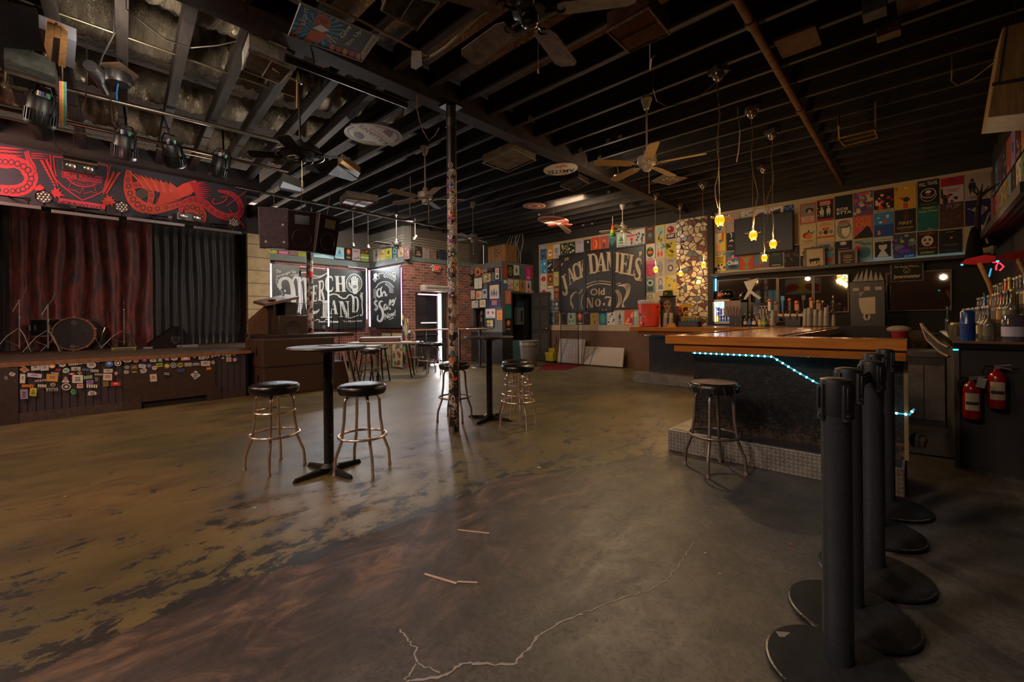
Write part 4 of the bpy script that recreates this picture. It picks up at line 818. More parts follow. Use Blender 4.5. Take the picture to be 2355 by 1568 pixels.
def merch(cv):
    W_ = WHT
    for t, o, ux, uy in (('The', (438, 408), (62, -6), (8, -38)), ('Strange', (440, 480), (170, -62), (10, -46))): cv.text(t, o, ux, uy, W_, .01)
    cv.stroke([(445, 470), (455, 495), (470, 480)], 8, W_)
    for k in range(4): cv.stroke([(630+k*16, 370+k*4), (645+k*12, 410)], 6, W_)
    cv.stroke([(620, 435), (680, 425), (735, 428)], 8, W_)
    cv.stroke([(735, 405), (790, 395), (850, 410), (900, 440), (980, 450), (1060, 405)], 12, W_, smooth=2); cv.stroke([(820, 410), (880, 470), (960, 465), (1010, 440), (1060, 400)], 10, W_, smooth=2)
    cv.stroke([(560, 625), (505, 615), (480, 545), (500, 480), (570, 462), (625, 500), (650, 620), (655, 760), (670, 890)], [26, 34, 46, 40, 34, 50, 58, 60, 62], W_, smooth=2)
    cv.stroke([(640, 560), (650, 470), (690, 445), (722, 490), (735, 620), (745, 760), (720, 880)], [14, 26, 34, 46, 54, 54, 44], W_, smooth=2)
    cv.stroke([(735, 520), (755, 480), (790, 470), (812, 560), (815, 700), (830, 840), (880, 890), (945, 870), (960, 840)], [16, 28, 40, 56, 60, 56, 44, 24, 12], W_, smooth=2)
    for k in range(5): cv.stroke([(440+k*8, 500+k*18), (462, 560+k*6)], 6, W_)
    sg(cv, 'E', (880, 560), (66, -10), (-10, 195), W_); sg(cv, 'R', (950, 500), (76, -8), (0, 240), W_); sg(cv, 'C', (1036, 450), (98, 0), (0, 175), W_); sg(cv, 'H', (1145, 442), (130, 0), (10, 190), W_)
    sg(cv, 'L', (985, 735), (150, 0), (-5, 210), W_); sg(cv, 'A', (1085, 735), (100, 0), (0, 165), W_); sg(cv, 'N', (1195, 745), (125, 0), (10, 190), W_); sg(cv, 'D', (1350, 690), (86, 0), (0, 190), W_)
    cv.stroke([(1060, 690), (1120, 655), (1180, 665), (1230, 715), (1290, 710), (1310, 670), (1340, 665), (1370, 690)], 14, W_, smooth=2)
    cv.stroke([(1200, 665), (1190, 700), (1230, 690)], 9, W_, smooth=1)
    cv.ell(1380, 530, 98, 115, W_, 32); cv.ell(1380, 530, 90, 106, '232626', 32)
    for k in range(26):
        t = k/26*6.283
        if 1.1 < t < 2.0: continue
        cv.stroke([(1380+60*math.cos(t), 530+70*math.sin(t)), (1380+86*math.cos(t), 530+101*math.sin(t))], 6, W_)
    cv.poly([(1340, 540), (1352, 600), (1372, 660), (1415, 655), (1428, 590), (1428, 500), (1345, 500)], W_)
    for k, (x, t) in enumerate(((1350, 468), (1370, 450), (1392, 448), (1414, 470))): cv.stroke([(x+4, 520), (x, t)], 17, W_)
    cv.stroke([(1350, 590), (1330, 560), (1318, 520)], 17, W_); cv.ell(1388, 570, 24, 18, '232626'); cv.ell(1388, 570, 16, 11, W_); cv.ell(1388, 570, 7, 7, '232626')
    cv.stroke([(1460, 640), (1480, 700), (1470, 800), (1485, 880), (1470, 925), (1450, 905)], 12, W_, smooth=2)
    for k in range(5): cv.stroke([(1450, 690-k*6), (1490-k*6, 640+k*22)], 6, W_)
    cv.stroke([(1265, 935), (1330, 950), (1430, 915)], 9, W_, smooth=1)
    cv.stroke([(905, 980), (950, 960), (980, 1000), (1030, 990), (1040, 950), (1080, 990), (1200, 990)], 12, W_, smooth=2); cv.stroke([(940, 1000), (1000, 985), (1060, 1000), (1195, 1000)], 7, W_, smooth=1)
    cv.text('The Mysterious', (1235, 1012), (238, -14), (4, -34), W_, .01)
    cv.rect(1000, 1040, 1036, 1076, W_); cv.rect(1005, 1046, 1031, 1070, '232626'); cv.stroke([(1010, 1064), (1026, 1052)], 5, W_)
for u0, v0, u1, v1, lb in ((390, 292, 730, 1076, 'black merch board with white flourishes and a large letter M, half behind the lectern'), (742, 356, 1064, 1078, 'black merch board with the middle of the white word MERCH'), (1080, 350, 1524, 1070, 'black merch board with a white hand emblem and the letters LAND')):
    board('painted_board', u0, v0, u1, v1, lb, 'x', MXB, merch)
def dry(cv):
    W_ = WHT
    for i, ch in enumerate('DRY GOODS'):
        if ch == ' ': continue
        t = -1.0+i*.25; x = 1750+128*math.sin(t); y = 560-98*math.cos(t); ca, sa = math.cos(t*.62), math.sin(t*.62)
        cv.text(ch, (x-14*ca, y-14*sa), (26*ca, 26*sa), (46*sa, -46*ca), W_, .03)
    cv.stroke([(1640, 590), (1680, 530), (1750, 505), (1810, 520), (1862, 580)], 9, W_, smooth=2)
    cv.stroke([(1640, 440), (1690, 412), (1740, 408)], 8, W_); cv.stroke([(1755, 408), (1780, 408)], 7, W_); cv.stroke([(1795, 410), (1840, 430), (1880, 465)], 10, W_)
    cv.poly([(1617, 420), (1650, 405), (1662, 440), (1620, 490)], W_); cv.poly([(1835, 400), (1885, 392), (1880, 465), (1850, 430)], W_); cv.poly([(1850, 412), (1872, 408), (1870, 440)], '232626')
    for k in range(9):
        t = -.2+k*.2; cv.stroke([(1745+60*math.sin(t+.4), 620-70*math.cos(t+.4)), (1745+112*math.sin(t+.4), 620-100*math.cos(t+.4))], 7, W_)
    for k in range(7): cv.stroke([(1645, 610+k*14), (1612, 600+k*18)], 6, W_)
    cv.stroke([(1690, 590), (1658, 620), (1660, 680), (1692, 700), (1712, 660), (1700, 600), (1720, 570)], [14, 20, 26, 18, 20, 18, 8], W_, smooth=2)
    cv.stroke([(1712, 640), (1724, 690)], 16, W_); cv.stroke([(1722, 660), (1745, 620), (1760, 650), (1760, 690), (1785, 660)], [12, 16, 18, 16, 8], W_, smooth=2)
    cv.stroke([(1668, 745), (1630, 740), (1625, 780), (1665, 800), (1665, 845), (1622, 845)], 16, W_, smooth=2); cv.stroke([(1645, 700), (1645, 870)], 8, W_)
    cv.stroke([(1730, 750), (1700, 740), (1680, 790), (1725, 850), (1735, 930), (1700, 995), (1660, 970), (1670, 910)], [10, 20, 28, 30, 32, 26, 20, 10], W_, smooth=2)
    cv.stroke([(1770, 780), (1745, 790), (1742, 850), (1765, 845), (1782, 780), (1785, 845)], 16, W_, smooth=2); cv.stroke([(1800, 830), (1828, 740), (1815, 720), (1802, 800), (1820, 850)], 13, W_, smooth=2)
    cv.stroke([(1835, 780), (1862, 740), (1852, 715), (1836, 760), (1850, 815), (1885, 700)], [14, 14, 12, 18, 16, 8], W_, smooth=2)
    cv.text('Now!', (1752, 968), (130, -50), (0, -72), W_, .03); cv.stroke([(1800, 968), (1860, 940)], 8, W_)
board('painted_board', 1584, 378, 1938, 1066, 'black board with white words dry goods on sale now beside the exit wall', 'y', DY-.14, dry)
# window light behind the boards
def strip(u0, v0, u1, v1, plane, val, mb, col='fdf6ff', m='emit12'):
    A = at(*mc(u0, v0), **{plane: val}); B = at(*mc(u1, v1), **{plane: val})
    if plane == 'x': mb.bb((val-.01, A.y, A.z), (val, B.y, B.z), col, m)
    else: mb.bb((A.x, val, A.z), (B.x, val+.01, B.z), col, m)
mb = MB()
strip(374, 292, 386, 705, 'x', MXB-.04, mb); strip(733, 330, 1036, 350, 'x', MXB-.04, mb, 'd8b8d0', 'emit1'); strip(1064, 350, 1078, 1048, 'x', MXB-.04, mb, 'ffe6fa'); strip(1310, 334, 1528, 348, 'x', MXB-.04, mb, 'd8b8d0', 'emit1')
strip(1526, 352, 1542, 960, 'x', MXB-.04, mb, 'c8b4e8', 'emit3'); strip(731, 450, 739, 900, 'x', MXB-.04, mb, 'f0d8ec', 'emit3')
tag(mb.build('window_1'), 'street window glowing through slits between the merch boards', 'window', None, 'structure')
mb = MB(); strip(1556, 376, 1576, 1050, 'y', DY-.1, mb, 'd8dcf4', 'emit3'); strip(1942, 340, 1956, 1036, 'y', DY-.1, mb, 'e8a8ec', 'emit3'); strip(1584, 370, 1938, 374, 'y', DY-.1, mb, '8890a8', 'emit1')
tag(mb.build('window_2'), 'street window glowing at the edges of the dry goods board', 'window', None, 'structure')
# ------------------------------------------------------------ posters: crop rectangle | paper | drawing | label
def sheets(data, conv, plane, group, name='poster', cat='poster', where='', vh=0, **k):
    for ln in data.strip().split('\n'):
        r, bg, spec, lb = [q.strip() for q in ln.split('|')]
        a, b, c, d = map(float, r.split())
        if vh: b += .00008*(vh-b)*(c-a); d -= .00008*(vh-d)*(c-a)
        u0, v0 = conv(a, b); u1, v1 = conv(c, d)
        sheet(name, (u0, v0, u1, v1), plane, bg, spec, (lb+' '+where).strip(), cat, group, **k)
sheets('''
92 352 149 468|3a5068|s 10 0 .5 1 1 16202c,4a7090;r 0 0 1 .2 8aa0b0|blue crowd poster at the high end of the back wall by the door
153 347 208 463|c08a3a|r .25 .3 .7 .75 e8dcc0;c .5 .5 .15 a03020|amber poster with a cream framed picture
211 334 270 452|b8b4b0|c .5 .45 .3 3a4a80;c .5 .45 .2 b8b4b0;c .5 .45 .1 3a4a80;l 3 .72 .95 666|pale grey poster with a blue ring emblem
275 324 343 434|2c2e20|s 14 .1 .1 .9 .8 8a9450,c0b870;t FALL .1 .84 .9 .96 b0b090|dark poster with yellow green foliage faces
347 314 414 424|20241e|s 16 .1 .1 .9 .9 98a880,303a28,c8c0a0|black poster overgrown with pale green flowers
418 300 490 411|9a8f94|s 9 .2 .2 .8 .8 8a6a90,b0a8b0;l 3 .05 .2 5a4a60|mauve sketched poster
493 290 557 400|1c1a1c|c .6 .2 .14 b09860;m .8 2c3028 .1|black poster with one tan moon
561 272 640 397|b03c20|e .5 .45 .2 .3 e08840;e .45 .45 .08 .25 702010;r .15 .88 .85 .94 e8d8c0|red poster with a curled orange hot dog
644 258 720 384|98443a|c .5 .35 .2 c06a50;f .45 .6 .5 50302c|dull red poster with a dark standing figure
723 244 795 374|486a68|m .7 20383c .35;m .85 182a2c .15;l 2 .08 .2 b8c8c0|teal misty forest poster
798 230 880 359|a8b8a0|p 4a6a58 .2,.55 .5,.2 .8,.55;r .1 .58 .9 .95 b0bca4;t SUMMER .12 .6 .88 .72 1c2420;t SHOWS .12 .77 .88 .9 1c2420|mint poster with a mountain and heavy black lettering
883 218 970 345|a8a29a|r .08 .2 .92 .34 b04838;c .6 .52 .16 b03020;f .6 .75 .35 4a3a34|grey poster with red heading and a red hatted figure
973 198 1055 330|b0aaa4|s 18 .1 .1 .9 .8 2a2630,4c4458;l 2 .85 .95 2a2630|white poster splashed with black ink
1061 170 1148 318|4a2c20|c .5 .55 .32 38484a;c .5 .5 .18 5a6a60;l 2 .08 .2 b06a40|brown poster with a grey creature
1152 158 1242 310|a89a60|e .5 .35 .35 .22 7a9a98;s 6 .2 .5 .8 .9 3c4a20,58602c;w .06 302c18 .3,.8 .5,.5 .7,.35|yellow green poster with an alligator
1246 143 1347 290|a59a8c|e .5 .35 .32 .2 8a1c18;e .4 .3 .06 .04 e8d0c0;w .02 3a2a18 .5,.18 .56,.1;r .12 .58 .92 .88 3a1c18;t GABY .2 .62 .85 .8 d8c8b0|white poster with a big red apple
92 477 150 597|3a8ab0|s 10 .1 .1 .9 .9 70c0e0,2a5a80,e0f0f0|bright cyan poster under the blue crowd poster
154 470 210 590|242226|s 8 .1 .3 .9 .9 b8b0a4;l 2 .05 .2 999|black poster with pale jagged shapes
213 462 265 580|4a3c2c|s 8 .1 .1 .9 .9 8a7a5a,2a2018|murky brown photo poster
93 602 150 795|b8aca0|e .5 .25 .4 .12 b03020;e .5 .85 .35 .1 b03828;l 2 .5 .6 999|tall white poster with red shapes at top and foot
154 594 213 735|8a5a30|c .5 .4 .35 5a2a18;c .5 .4 .18 c08a40;r .1 .85 .9 .95 d8c8a0|orange brown monster poster
216 580 262 710|a0a05a|e .5 .45 .25 .3 c06a80;c .5 .3 .12 e0d0b0|lime poster with a pink figure
155 740 212 835|aaa49a|s 5 .2 .2 .8 .8 8a3a30,666|white flyer with small red and grey marks
218 716 265 840|5a2f20|t WEEN .1 .15 .9 .4 c08a60;l 4 .5 .9 b07850|brown poster with cream script lettering
184 847 215 950|3a5a7a|s 5 .1 .2 .9 .8 c0b050,203048|narrow blue poster beside the door top
218 847 265 945|3a3836|c .5 .35 .25 aaa090;l 3 .6 .95 aaa090|black and grey portrait flyer
184 957 213 1075|20344a|s 4 .1 .2 .9 .8 6a8aa0|narrow navy poster
217 952 265 1073|50402c|s 6 .1 .2 .9 .8 8a6a3a,302018|umber poster below the black and grey portrait
1060 328 1152 473|b4ab9c|e .5 .5 .36 .3 2a3a24;e .5 .52 .28 .1 c05a28;c .5 .28 .12 5a7a3a;l 2 .85 .97 444|white poster with a shaggy green beast
1158 318 1242 455|b0a494|s 8 .1 .05 .9 .45 3a7a78,58908a;f .3 .72 .5 b03c30;f .65 .72 .5 b84838|white poster with teal forms over red people
1249 304 1345 450|a89a30|s 14 .05 .1 .95 .5 2a2410,58500c;s 6 .1 .55 .9 .7 3a3410;l 3 .75 .95 5a5010|yellow poster with black scrawl
1062 482 1152 624|a04060|r 0 0 1 .22 b0607a;s 9 .1 .3 .9 .9 a03028,50407a,c04a3a|pink poster with red and violet shapes
1158 468 1242 615|9a9484|e .5 .5 .28 .36 7a7468;c .5 .3 .16 8a8474;r .3 .9 .7 .95 666|faded beige figure poster
1249 458 1342 607|8a8078|e .5 .6 .3 .2 4a4a4c;e .5 .6 .14 .1 a09a90;l 2 .1 .25 555|grey poster with a dark roundel
1062 637 1150 775|5a6a64|e .5 .35 .35 .2 98a098;e .5 .35 .2 .1 28302e;r .2 .6 .8 .9 303a38|grey teal poster with a round machine
1157 628 1248 769|a8987c|e .5 .35 .22 .24 5a6a88;e .5 .38 .14 .16 a8987c;p 5a6a88 .2,.95 .3,.55 .7,.55 .8,.95;r .2 .84 .8 .9 c8c0b0|beige poster with a blue grey hooded bust
1252 612 1348 764|a8902c|s 8 .1 .1 .9 .8 4a688a,8aa0a8;l 2 .86 .97 443|mustard poster with blue dancing figures
1062 787 1150 833|aaa08c|t LIVE .1 .1 .8 .5 2a2620;t MUSIC .2 .55 .9 .95 2a2620|cream flyer with black letters behind the cooler
283 952 340 1072|3c2c38|f .5 .5 .8 1a141c;l 1 .05 .15 b09ab0|plum poster with a black figure, beneath the banner
346 947 415 1074|98a090|s 12 .1 .1 .9 .9 3c5a48,c0c8b8|green and white leafy poster beneath the banner
421 947 485 1072|38201c|e .5 .4 .35 .3 a8482c;c .5 .35 .15 e0905a;l 2 .82 .96 c0a890|dark poster with an orange red face
488 947 553 1072|241c1e|s 8 .1 .2 .9 .8 9a2c28,5a1c1c;r .1 .05 .9 .15 c0b0a0|black poster with red wreckage
558 947 627 1071|a88c3c|s 6 .2 .2 .8 .6 a03c28,703018;t 8 .35 .65 .65 .95 8a2018|yellow poster with red figures and a red eight
631 952 705 1074|28508a|p 3a8a4a .5,.15 .8,.35 .75,.7 .5,.92 .25,.7 .2,.35;e .38 .45 .06 .04 28508a;e .62 .45 .06 .04 28508a;p 1c5a34 .42,.6 .58,.6 .5,.75|blue poster with a green wolf head
711 947 785 1072|aaa69e|s 7 .1 .3 .9 .9 2a2c30;e .6 .25 .12 .08 2a2c30|white poster with a black wave
789 943 862 1072|989288|f .5 .45 .6 3a3632;r .25 .75 .75 .95 302c2a;l 2 .8 .92 c8c0b8|grey poster with a rider over a caption box
869 938 955 1074|a83a28|p c87830 0,.9 .9,.1 1,.4 .1,1;p 6a3060 .4,.2 .9,.7 .7,.95;l 1 .9 .97 eda|red orange poster crossed by diagonal bands
958 942 985 1072|7a9490|r .1 .1 .9 .4 90b0a8|narrow pale teal poster behind the cooler
''', jc, PJ, 'gig posters on the back wall')
bc = lambda a, b: (1580+a/3.919, 400+b/3.919)
sheets('''
357 345 478 525|8a7a70|s 10 .1 .2 .9 .9 b05a30,c07a48,605a60|grey poster with orange swirls
484 326 603 480|a09a90|s 9 .1 .1 .9 .8 2a2624,706860|pale poster with a sketched face in spectacles, top cut by the television
608 315 730 470|a89c98|e .5 .55 .4 .35 5a2c50;e .5 .6 .3 .25 7a4468|pale poster with a round purple burst
736 298 866 440|b0a69c|p 302c2a .1,.25 .85,.12 .8,.5 .3,.6 .12,.5|white poster with one dark tilted picture
870 280 962 430|283a58|s 9 0 .1 1 .9 506a98,7a7080|navy poster full of blurred people
965 360 1003 632|5a4a38|s 7 .1 .1 .9 .9 8a5a20,3a2c28|narrow brown poster beside the television edge
257 440 350 522|988a7c|s 6 .1 .5 .9 1 3a3430|torn pale poster behind the pendant bulb
254 533 349 694|b8a440|p c0b49c 0,0 .6,0 .3,.5 0,.6;p b03828 .65,0 .85,0 .8,.5 .62,.45;c .5 .45 .13 2c6a88;p d08a90 .1,.95 .3,.5 .55,.95;w .015 b04860 .2,.9 .3,.6 .4,.9|yellow and red abstract poster above the OCT 28 poster
356 527 425 690|1c1e22|w .09 b8b4ac .5,.05 .75,.15 .6,.3;w .08 b8b4ac .4,.5 .7,.42 .9,.5;w .06 8a5a48 .2,.75 .6,.7 .8,.8|black poster with white brush figures
250 707 349 873|b89c30|r 0 0 1 .22 b8a888;t OCT_28 .02 .04 .98 .18 1c1810;l 5 .24 .6 2a2410;s 22 .02 .68 .98 .98 1c1810,b8a888|yellow poster with black words OCT 28
354 697 472 863|38607a|e .5 .2 .18 .14 3a3868;e .5 .3 .12 .1 b07a70;e .25 .4 .15 .08 b03c58;e .75 .35 .12 .08 a84068;t Chuki .08 .5 .92 .72 d0c4b0;e .5 .84 .36 .1 1e3040|blue poster with white word Chuki and a bust
476 687 602 860|a83420|p 6a7a4c .1,.3 .45,.4 .5,.15 .55,.4 .9,.25 .6,.65 .5,.8 .4,.65;p 6a7a4c .2,.9 .5,.75 .8,.9 .5,.98|red orange poster with an olive bird
605 682 732 843|4a6c74|r .4 .3 .6 .9 a85c28;e .5 .3 .12 .08 c07a38;m .85 7a4a58 .15|teal poster with an orange bottle
737 664 865 834|2a3234|m .85 141618 .12;l 2 .86 .96 a09888;e .5 .3 .3 .14 3c4a4c|dark storm cloud poster
875 648 1012 838|181418|w .02 b07860 .1,.1 .1,.28;w .02 b07860 .3,.08 .3,.28;w .02 b07860 .36,.08 .4,.28;w .02 b07860 .6,.08 .72,.28;w .02 b07860 .78,.08 .78,.26;w .02 b07860 .86,.08 .86,.28;w .02 b07860 .12,.35 .12,.5;w .02 b07860 .25,.35 .25,.5;w .02 b07860 .32,.35 .32,.5;w .02 b07860 .65,.35 .78,.52;w .02 b07860 .82,.35 .94,.52;w .02 b07860 .1,.6 .1,.75;w .02 b07860 .4,.58 .55,.72|black poster with thin copper strokes
1017 264 1160 447|8a4434|r .08 .08 .92 .62 6a6660;e .62 .36 .26 .12 1c1614;e .62 .42 .13 .1 a07058;r .08 .64 .92 .94 a08470;l 3 .66 .92 b05c40|brick red framed poster of a man with big hair
1169 228 1322 422|8a1c1c|r .04 .05 .96 .9 181414;r .15 .08 .85 .28 8a1c1c;t SURFER .2 .09 .8 .17 c0a890;t BLOOD .22 .19 .78 .27 c0a890;f .3 .58 .5 a89880;f .7 .55 .5 a89880;s 8 .05 .3 .3 .85 181414,a89880|red and black poster with two pale figures
1330 192 1492 403|10161a|t ROS .12 .52 .75 .64 c0ac8c;t ETTA .12 .68 .95 .8 c0ac8c|black poster with cream letters ROSETTA
1016 460 1165 628|a8926c|e .38 .55 .2 .16 8a1c14;e .55 .62 .22 .14 b0641c;p 2c3a24 .45,.4 .55,.25 .65,.45;p 3a5a30 .6,.45 .95,.35 .75,.52;l 2 .8 .95 6a5a3c|cream poster with red and orange fruit
1171 430 1331 612|a68e66|l 2 .05 .2 9a4820;r .3 .28 .7 .42 a04a20;e .5 .52 .13 .1 2a2018;e .2 .52 .1 .09 6a6a4a;e .8 .52 .1 .09 5a6a4a;r 0 .7 1 .79 a04818|cream poster with three animal heads over an orange band
1339 400 1494 598|a89878|e .5 .5 .44 .44 686a58;e .6 .55 .24 .3 b8a484;e .55 .34 .32 .1 3c3c36;e .5 .3 .3 .07 787460;t LEMURIA .1 .07 .9 .2 a03420|cream poster of a capped woman under the red word LEMURIA
1020 640 1163 828|a8926c|e .3 .25 .2 .16 b08a60;e .3 .36 .17 .1 2c1c12;e .8 .22 .16 .12 2c1c12;p 1a1614 0,.5 .5,.45 .6,1 0,1;p c0b090 .2,.6 .5,.9 .2,.95|cream poster with bearded men partly behind the black frame
1177 624 1324 819|8a8a84|t ESTER .1 .06 .8 .2 141418;t WILD .3 .22 .95 .38 141418;e .7 .6 .3 .18 4a8a94;p a83c24 .2,.75 .9,.65 .95,.85 .6,.95;e .5 .95 .5 .06 3a88b0|white, blue and red poster with black brush letters
1332 604 1488 815|15182a|e .5 .1 .2 .08 b09a80;l 1 .3 .34 807870;w .03 9a8a70 .2,.4 .3,.55 .2,.7|dark blue poster with a pale hand at its top
''', bc, PJ, 'gig posters above the back bar', vh=1293, off=.02)
cc7 = lambda a, b: (1950+a/3.484, 380+b/3.484)
sheets('''
44 212 199 402|5a3a58|s 26 .05 .1 .95 .95 8a9a50,9a4a40,6a88a0,b08a50,3a2c50;r .2 .04 .8 .14 a04048|crowded purple poster with a jar of many colours
207 190 367 378|181216|r .05 .0 .95 .14 3a1420;s 16 .08 .2 .92 .8 a81c28,c03c3c,c89068,14101a;r 0 .86 1 1 988870;t ARCHERS .08 .88 .92 .98 5a3c34|black poster with crimson figures over a tan strip
372 160 548 352|a87e28|s 7 .1 .1 .9 .6 a03c18,b8602a,c89a40;e .55 .6 .16 .1 1c2024;t 8 .4 .72 .62 .97 8a1810|golden poster with red seated figures and numeral eight
557 116 732 330|0e0f10|t WILL .05 .08 .4 .22 a89c88;t TRAVEL .45 .06 .95 .2 a89c88;e .5 .5 .36 .19 a89c88;e .5 .5 .32 .16 14120f;e .5 .45 .14 .06 a89c88;e .5 .58 .12 .05 7a2420;w .02 a89c88 .1,.55 .2,.72 .5,.84 .8,.72 .9,.55;l 2 .88 .95 5a5248|black poster with a roaring tiger and words WILL TRAVEL
743 92 929 300|98888a|r 0 0 1 .34 8a0c14;t NSAI .3 .08 .75 .24 4a3034;p 1c1618 0,.45 .08,.38 .12,.7 0,.8;s 12 .05 .68 .95 .95 1c1618,8a1418,98888a;l 2 .45 .6 7a4048|red headed white poster with little cameras
938 62 1148 284|8a7a74|f .28 .45 .6 16161a;l 2 .8 .92 4a3c3c|white poster with one black leaning figure
47 402 199 584|9a4238|t CATE .12 .05 .9 .22 b86a20;t CRIS .1 .27 .92 .48 b86a20;p 1c1414 0,.95 .4,.7 .7,.48 .85,.55 1,.9 1,1 0,1|salmon poster with orange words over a black mountain
208 378 367 571|2c6a8c|r 0 .5 1 1 1c3c70;s 7 .2 .15 .85 .4 a83030,a8b0c0;p b06850 .2,.75 .3,.72 .35,.9 .2,.92|blue poster with red and white bursts over dark water
374 352 544 538|1a120e|f .55 .3 .5 4a2014;t FIRST .2 .52 .85 .66 a08450;r .1 .75 .9 .82 6a5434;l 2 .84 .96 5a4830|near black poster with gold lettering and a brown figure
554 322 727 522|0c5048|t People's .25 .04 .85 .14 98884c;t House_of_Music .08 .17 .95 .26 98884c;s 3 .3 .9 .7 .98 6a7040|plain teal poster with a gold script heading
734 296 927 506|3a221a|t PUP .3 .06 .88 .24 6a5a50;s 9 .1 .35 .9 .9 4c2e22,2c1814|brown poster with grey word PUP
938 272 1143 482|12123c|e .6 .38 .3 .12 8a8264;e .62 .42 .18 .2 5a5268;w .03 8a8264 .1,.3 .4,.42|dark blue poster with a wide pale hat
47 594 197 772|7a8478|t WILL .05 .04 .5 .18 1c1a18;t TRAVEL .4 .14 .98 .28 1c1a18;e .55 .58 .36 .26 3a6468;e .25 .38 .2 .12 9a2c20|teal poster with black brush words WILL TRAVEL
203 580 359 748|a89c90|t CHUCK_RAGAN .03 .04 .97 .12 201c1c;r .08 .17 .92 .92 1c1814;e .5 .4 .22 .2 a89c90;p a89c90 .2,.9 .5,.5 .8,.9;e .5 .28 .3 .06 1c1814|white poster with black square portrait, words CHUCK RAGAN
364 545 544 742|30303c|s 16 0 .2 1 .8 5c5c64,3c2450;e .6 .4 .06 .3 3c1c58;e .6 .1 .1 .05 6a9a3c;e .4 .32 .1 .06 6a9a3c;e .85 .3 .12 .07 6a9a3c;e .5 .72 .3 .08 5a2c90;t 630 .5 .88 .9 .97 50a8d8|dark poster with purple tree and green leaves
555 528 720 720|1c0e10|t ROCKABILLY .1 .05 .9 .13 a05024;e .5 .4 .3 .22 a89878;e .38 .36 .06 .05 1c0e10;e .62 .36 .06 .05 1c0e10;e .5 .52 .1 .06 8a1c20;t CATTLE_DRIVE .08 .66 .94 .74 a05024;t SATURDAY .15 .84 .85 .94 8a8a20|black poster with a lion skull and orange words
729 514 916 702|14100e|c .55 .35 .07 a85838;l 1 .06 .12 6a6a30;l 2 .6 .7 5c4838;l 1 .85 .9 4c3c30|black poster with one small glowing disc
''', cc7, PJ, 'gig posters above the back bar', vh=1293, off=.02)
gc = lambda a, b: (900+a/5.228, 550+b/5.228)
sheets('''
1345 302 1392 468|8a3424|s 6 .1 .2 .9 .9 c0602c,40201c|red orange poster at the booth corner
1397 304 1467 468|1c2018|w .05 a88c3c .1,.5 .5,.1 .9,.5 .5,.9 .1,.5;e .5 .5 .16 .12 5a7a58|black poster with a gold diamond
1470 308 1540 474|a8a4a0|f .5 .4 .5 1c1c20;m .8 2a2624 .1|white poster with a black leaning guitarist
1545 320 1612 475|44585a|s 7 .1 .1 .9 .9 6a8284,202c30|slate teal poster
1615 328 1680 489|a82c68|s 6 .2 .2 .8 .6 c86a98;l 3 .75 .95 e0b8cc|magenta poster
1687 318 1750 440|8a4a20|e .5 .5 .35 .35 201814;e .5 .5 .2 .2 a09068|orange poster with a dark mask
1345 478 1395 605|38587c|r .1 .1 .9 .4 c0b8b0|blue poster with a white block
1399 478 1467 608|a89a98|s 8 .1 .1 .9 .7 a03c68,302430;l 2 .8 .95 302430|white poster with magenta and black figures
1474 484 1537 623|a8a048|e .7 .4 .25 .2 3a8aa0;p b05080 .1,.9 .3,.3 .5,.9|yellow, pink and blue poster
1541 488 1610 640|8a6238|f .5 .45 .7 5a3820|tan poster with a brown figure
1613 494 1682 650|a89a98|f .55 .45 .6 2a2024;e .55 .85 .2 .08 a03428|white poster with a black bird and red spot
1687 445 1750 605|38504a|s 8 .1 .1 .9 .9 7a4c2c,1c2c2c|green brown poster
1369 614 1443 778|b06858|w .08 c8a090 .3,.9 .5,.5 .7,.1|salmon poster
1371 790 1443 947|2a6a62|l 2 .1 .2 1c4a46|plain teal poster beside the booth doorway
1373 955 1443 1105|201410|e .5 .35 .34 .25 b0541c;e .5 .3 .18 .12 d0a030;r .1 .75 .9 .9 787068|black poster with a fire picture
1684 614 1745 672|a07078|l 2 .3 .7 703840|small pink flyer over the booth doorway
''', gc, ('x', BX), 'posters on the booth side wall')
FR = [('880 440 990 553', '161612', 'l 4 .2 .85 7a7a28', 'black frame with olive print rows, beneath the wrestling belt', '191412'),
 ('1000 470 1096 590', 'b8b0a0', 'r .5 0 .54 1 222;l 6 .1 .8 aaa290', 'black frame holding two white pages', '191412'),
 ('1104 420 1200 516', '8a7c60', 's 9 .1 .2 .9 .9 2a2620,b8a888', 'gold frame with a black and white photograph', '7a5a30'),
 ('1252 350 1301 480', 'b0a898', 'r .2 .08 .8 .45 a86858;r .25 .6 .75 .9 3a3a3a', 'narrow black frame with a ticket and a photo', '191412'),
 ('1167 522 1314 814', '262850', 'r .12 .12 .88 .66 b09a70;f .3 .45 .34 4a5880;f .5 .44 .36 3a4868;f .7 .46 .34 54608a;r .28 .72 .72 .92 8a5a50', 'large framed group picture on navy mount', '14121a'),
 ('843 586 940 915', '1c1820', 'r .1 .06 .9 .3 58504c;s 22 .08 .38 .92 .96 a89a98,382c34,b8aca4,8a3c40', 'tall black frame with a collage of portraits', '141212'),
 ('957 617 1011 718', 'a8988a', 's 6 .2 .15 .8 .7 b0502c;l 2 .78 .9 444', 'small brown frame with an orange print', '5a3a28'),
 ('1063 728 1141 817', 'b8ac90', 'l 4 .2 .7 8a7440;c .8 .8 .06 a03020', 'black framed cream certificate', '191412'),
 ('1146 965 1229 1057', '2a2620', 'r .06 .1 .5 .5 c08a30;r .06 .6 .5 .9 90887a;r .56 .1 .94 .9 a89878', 'black frame with amber and cream panes above the counter edge', '191412')]
for r, bg, spec, lb, fc in FR:
    a, b, c, d = map(float, r.split()); u0, v0 = gc(a, b); u1, v1 = gc(c, d)
    sheet('picture_frame', (u0, v0, u1, v1), ('y', BY), bg, spec, lb, 'picture frame', 'frames on the booth front', frame=fc, fw=.02)
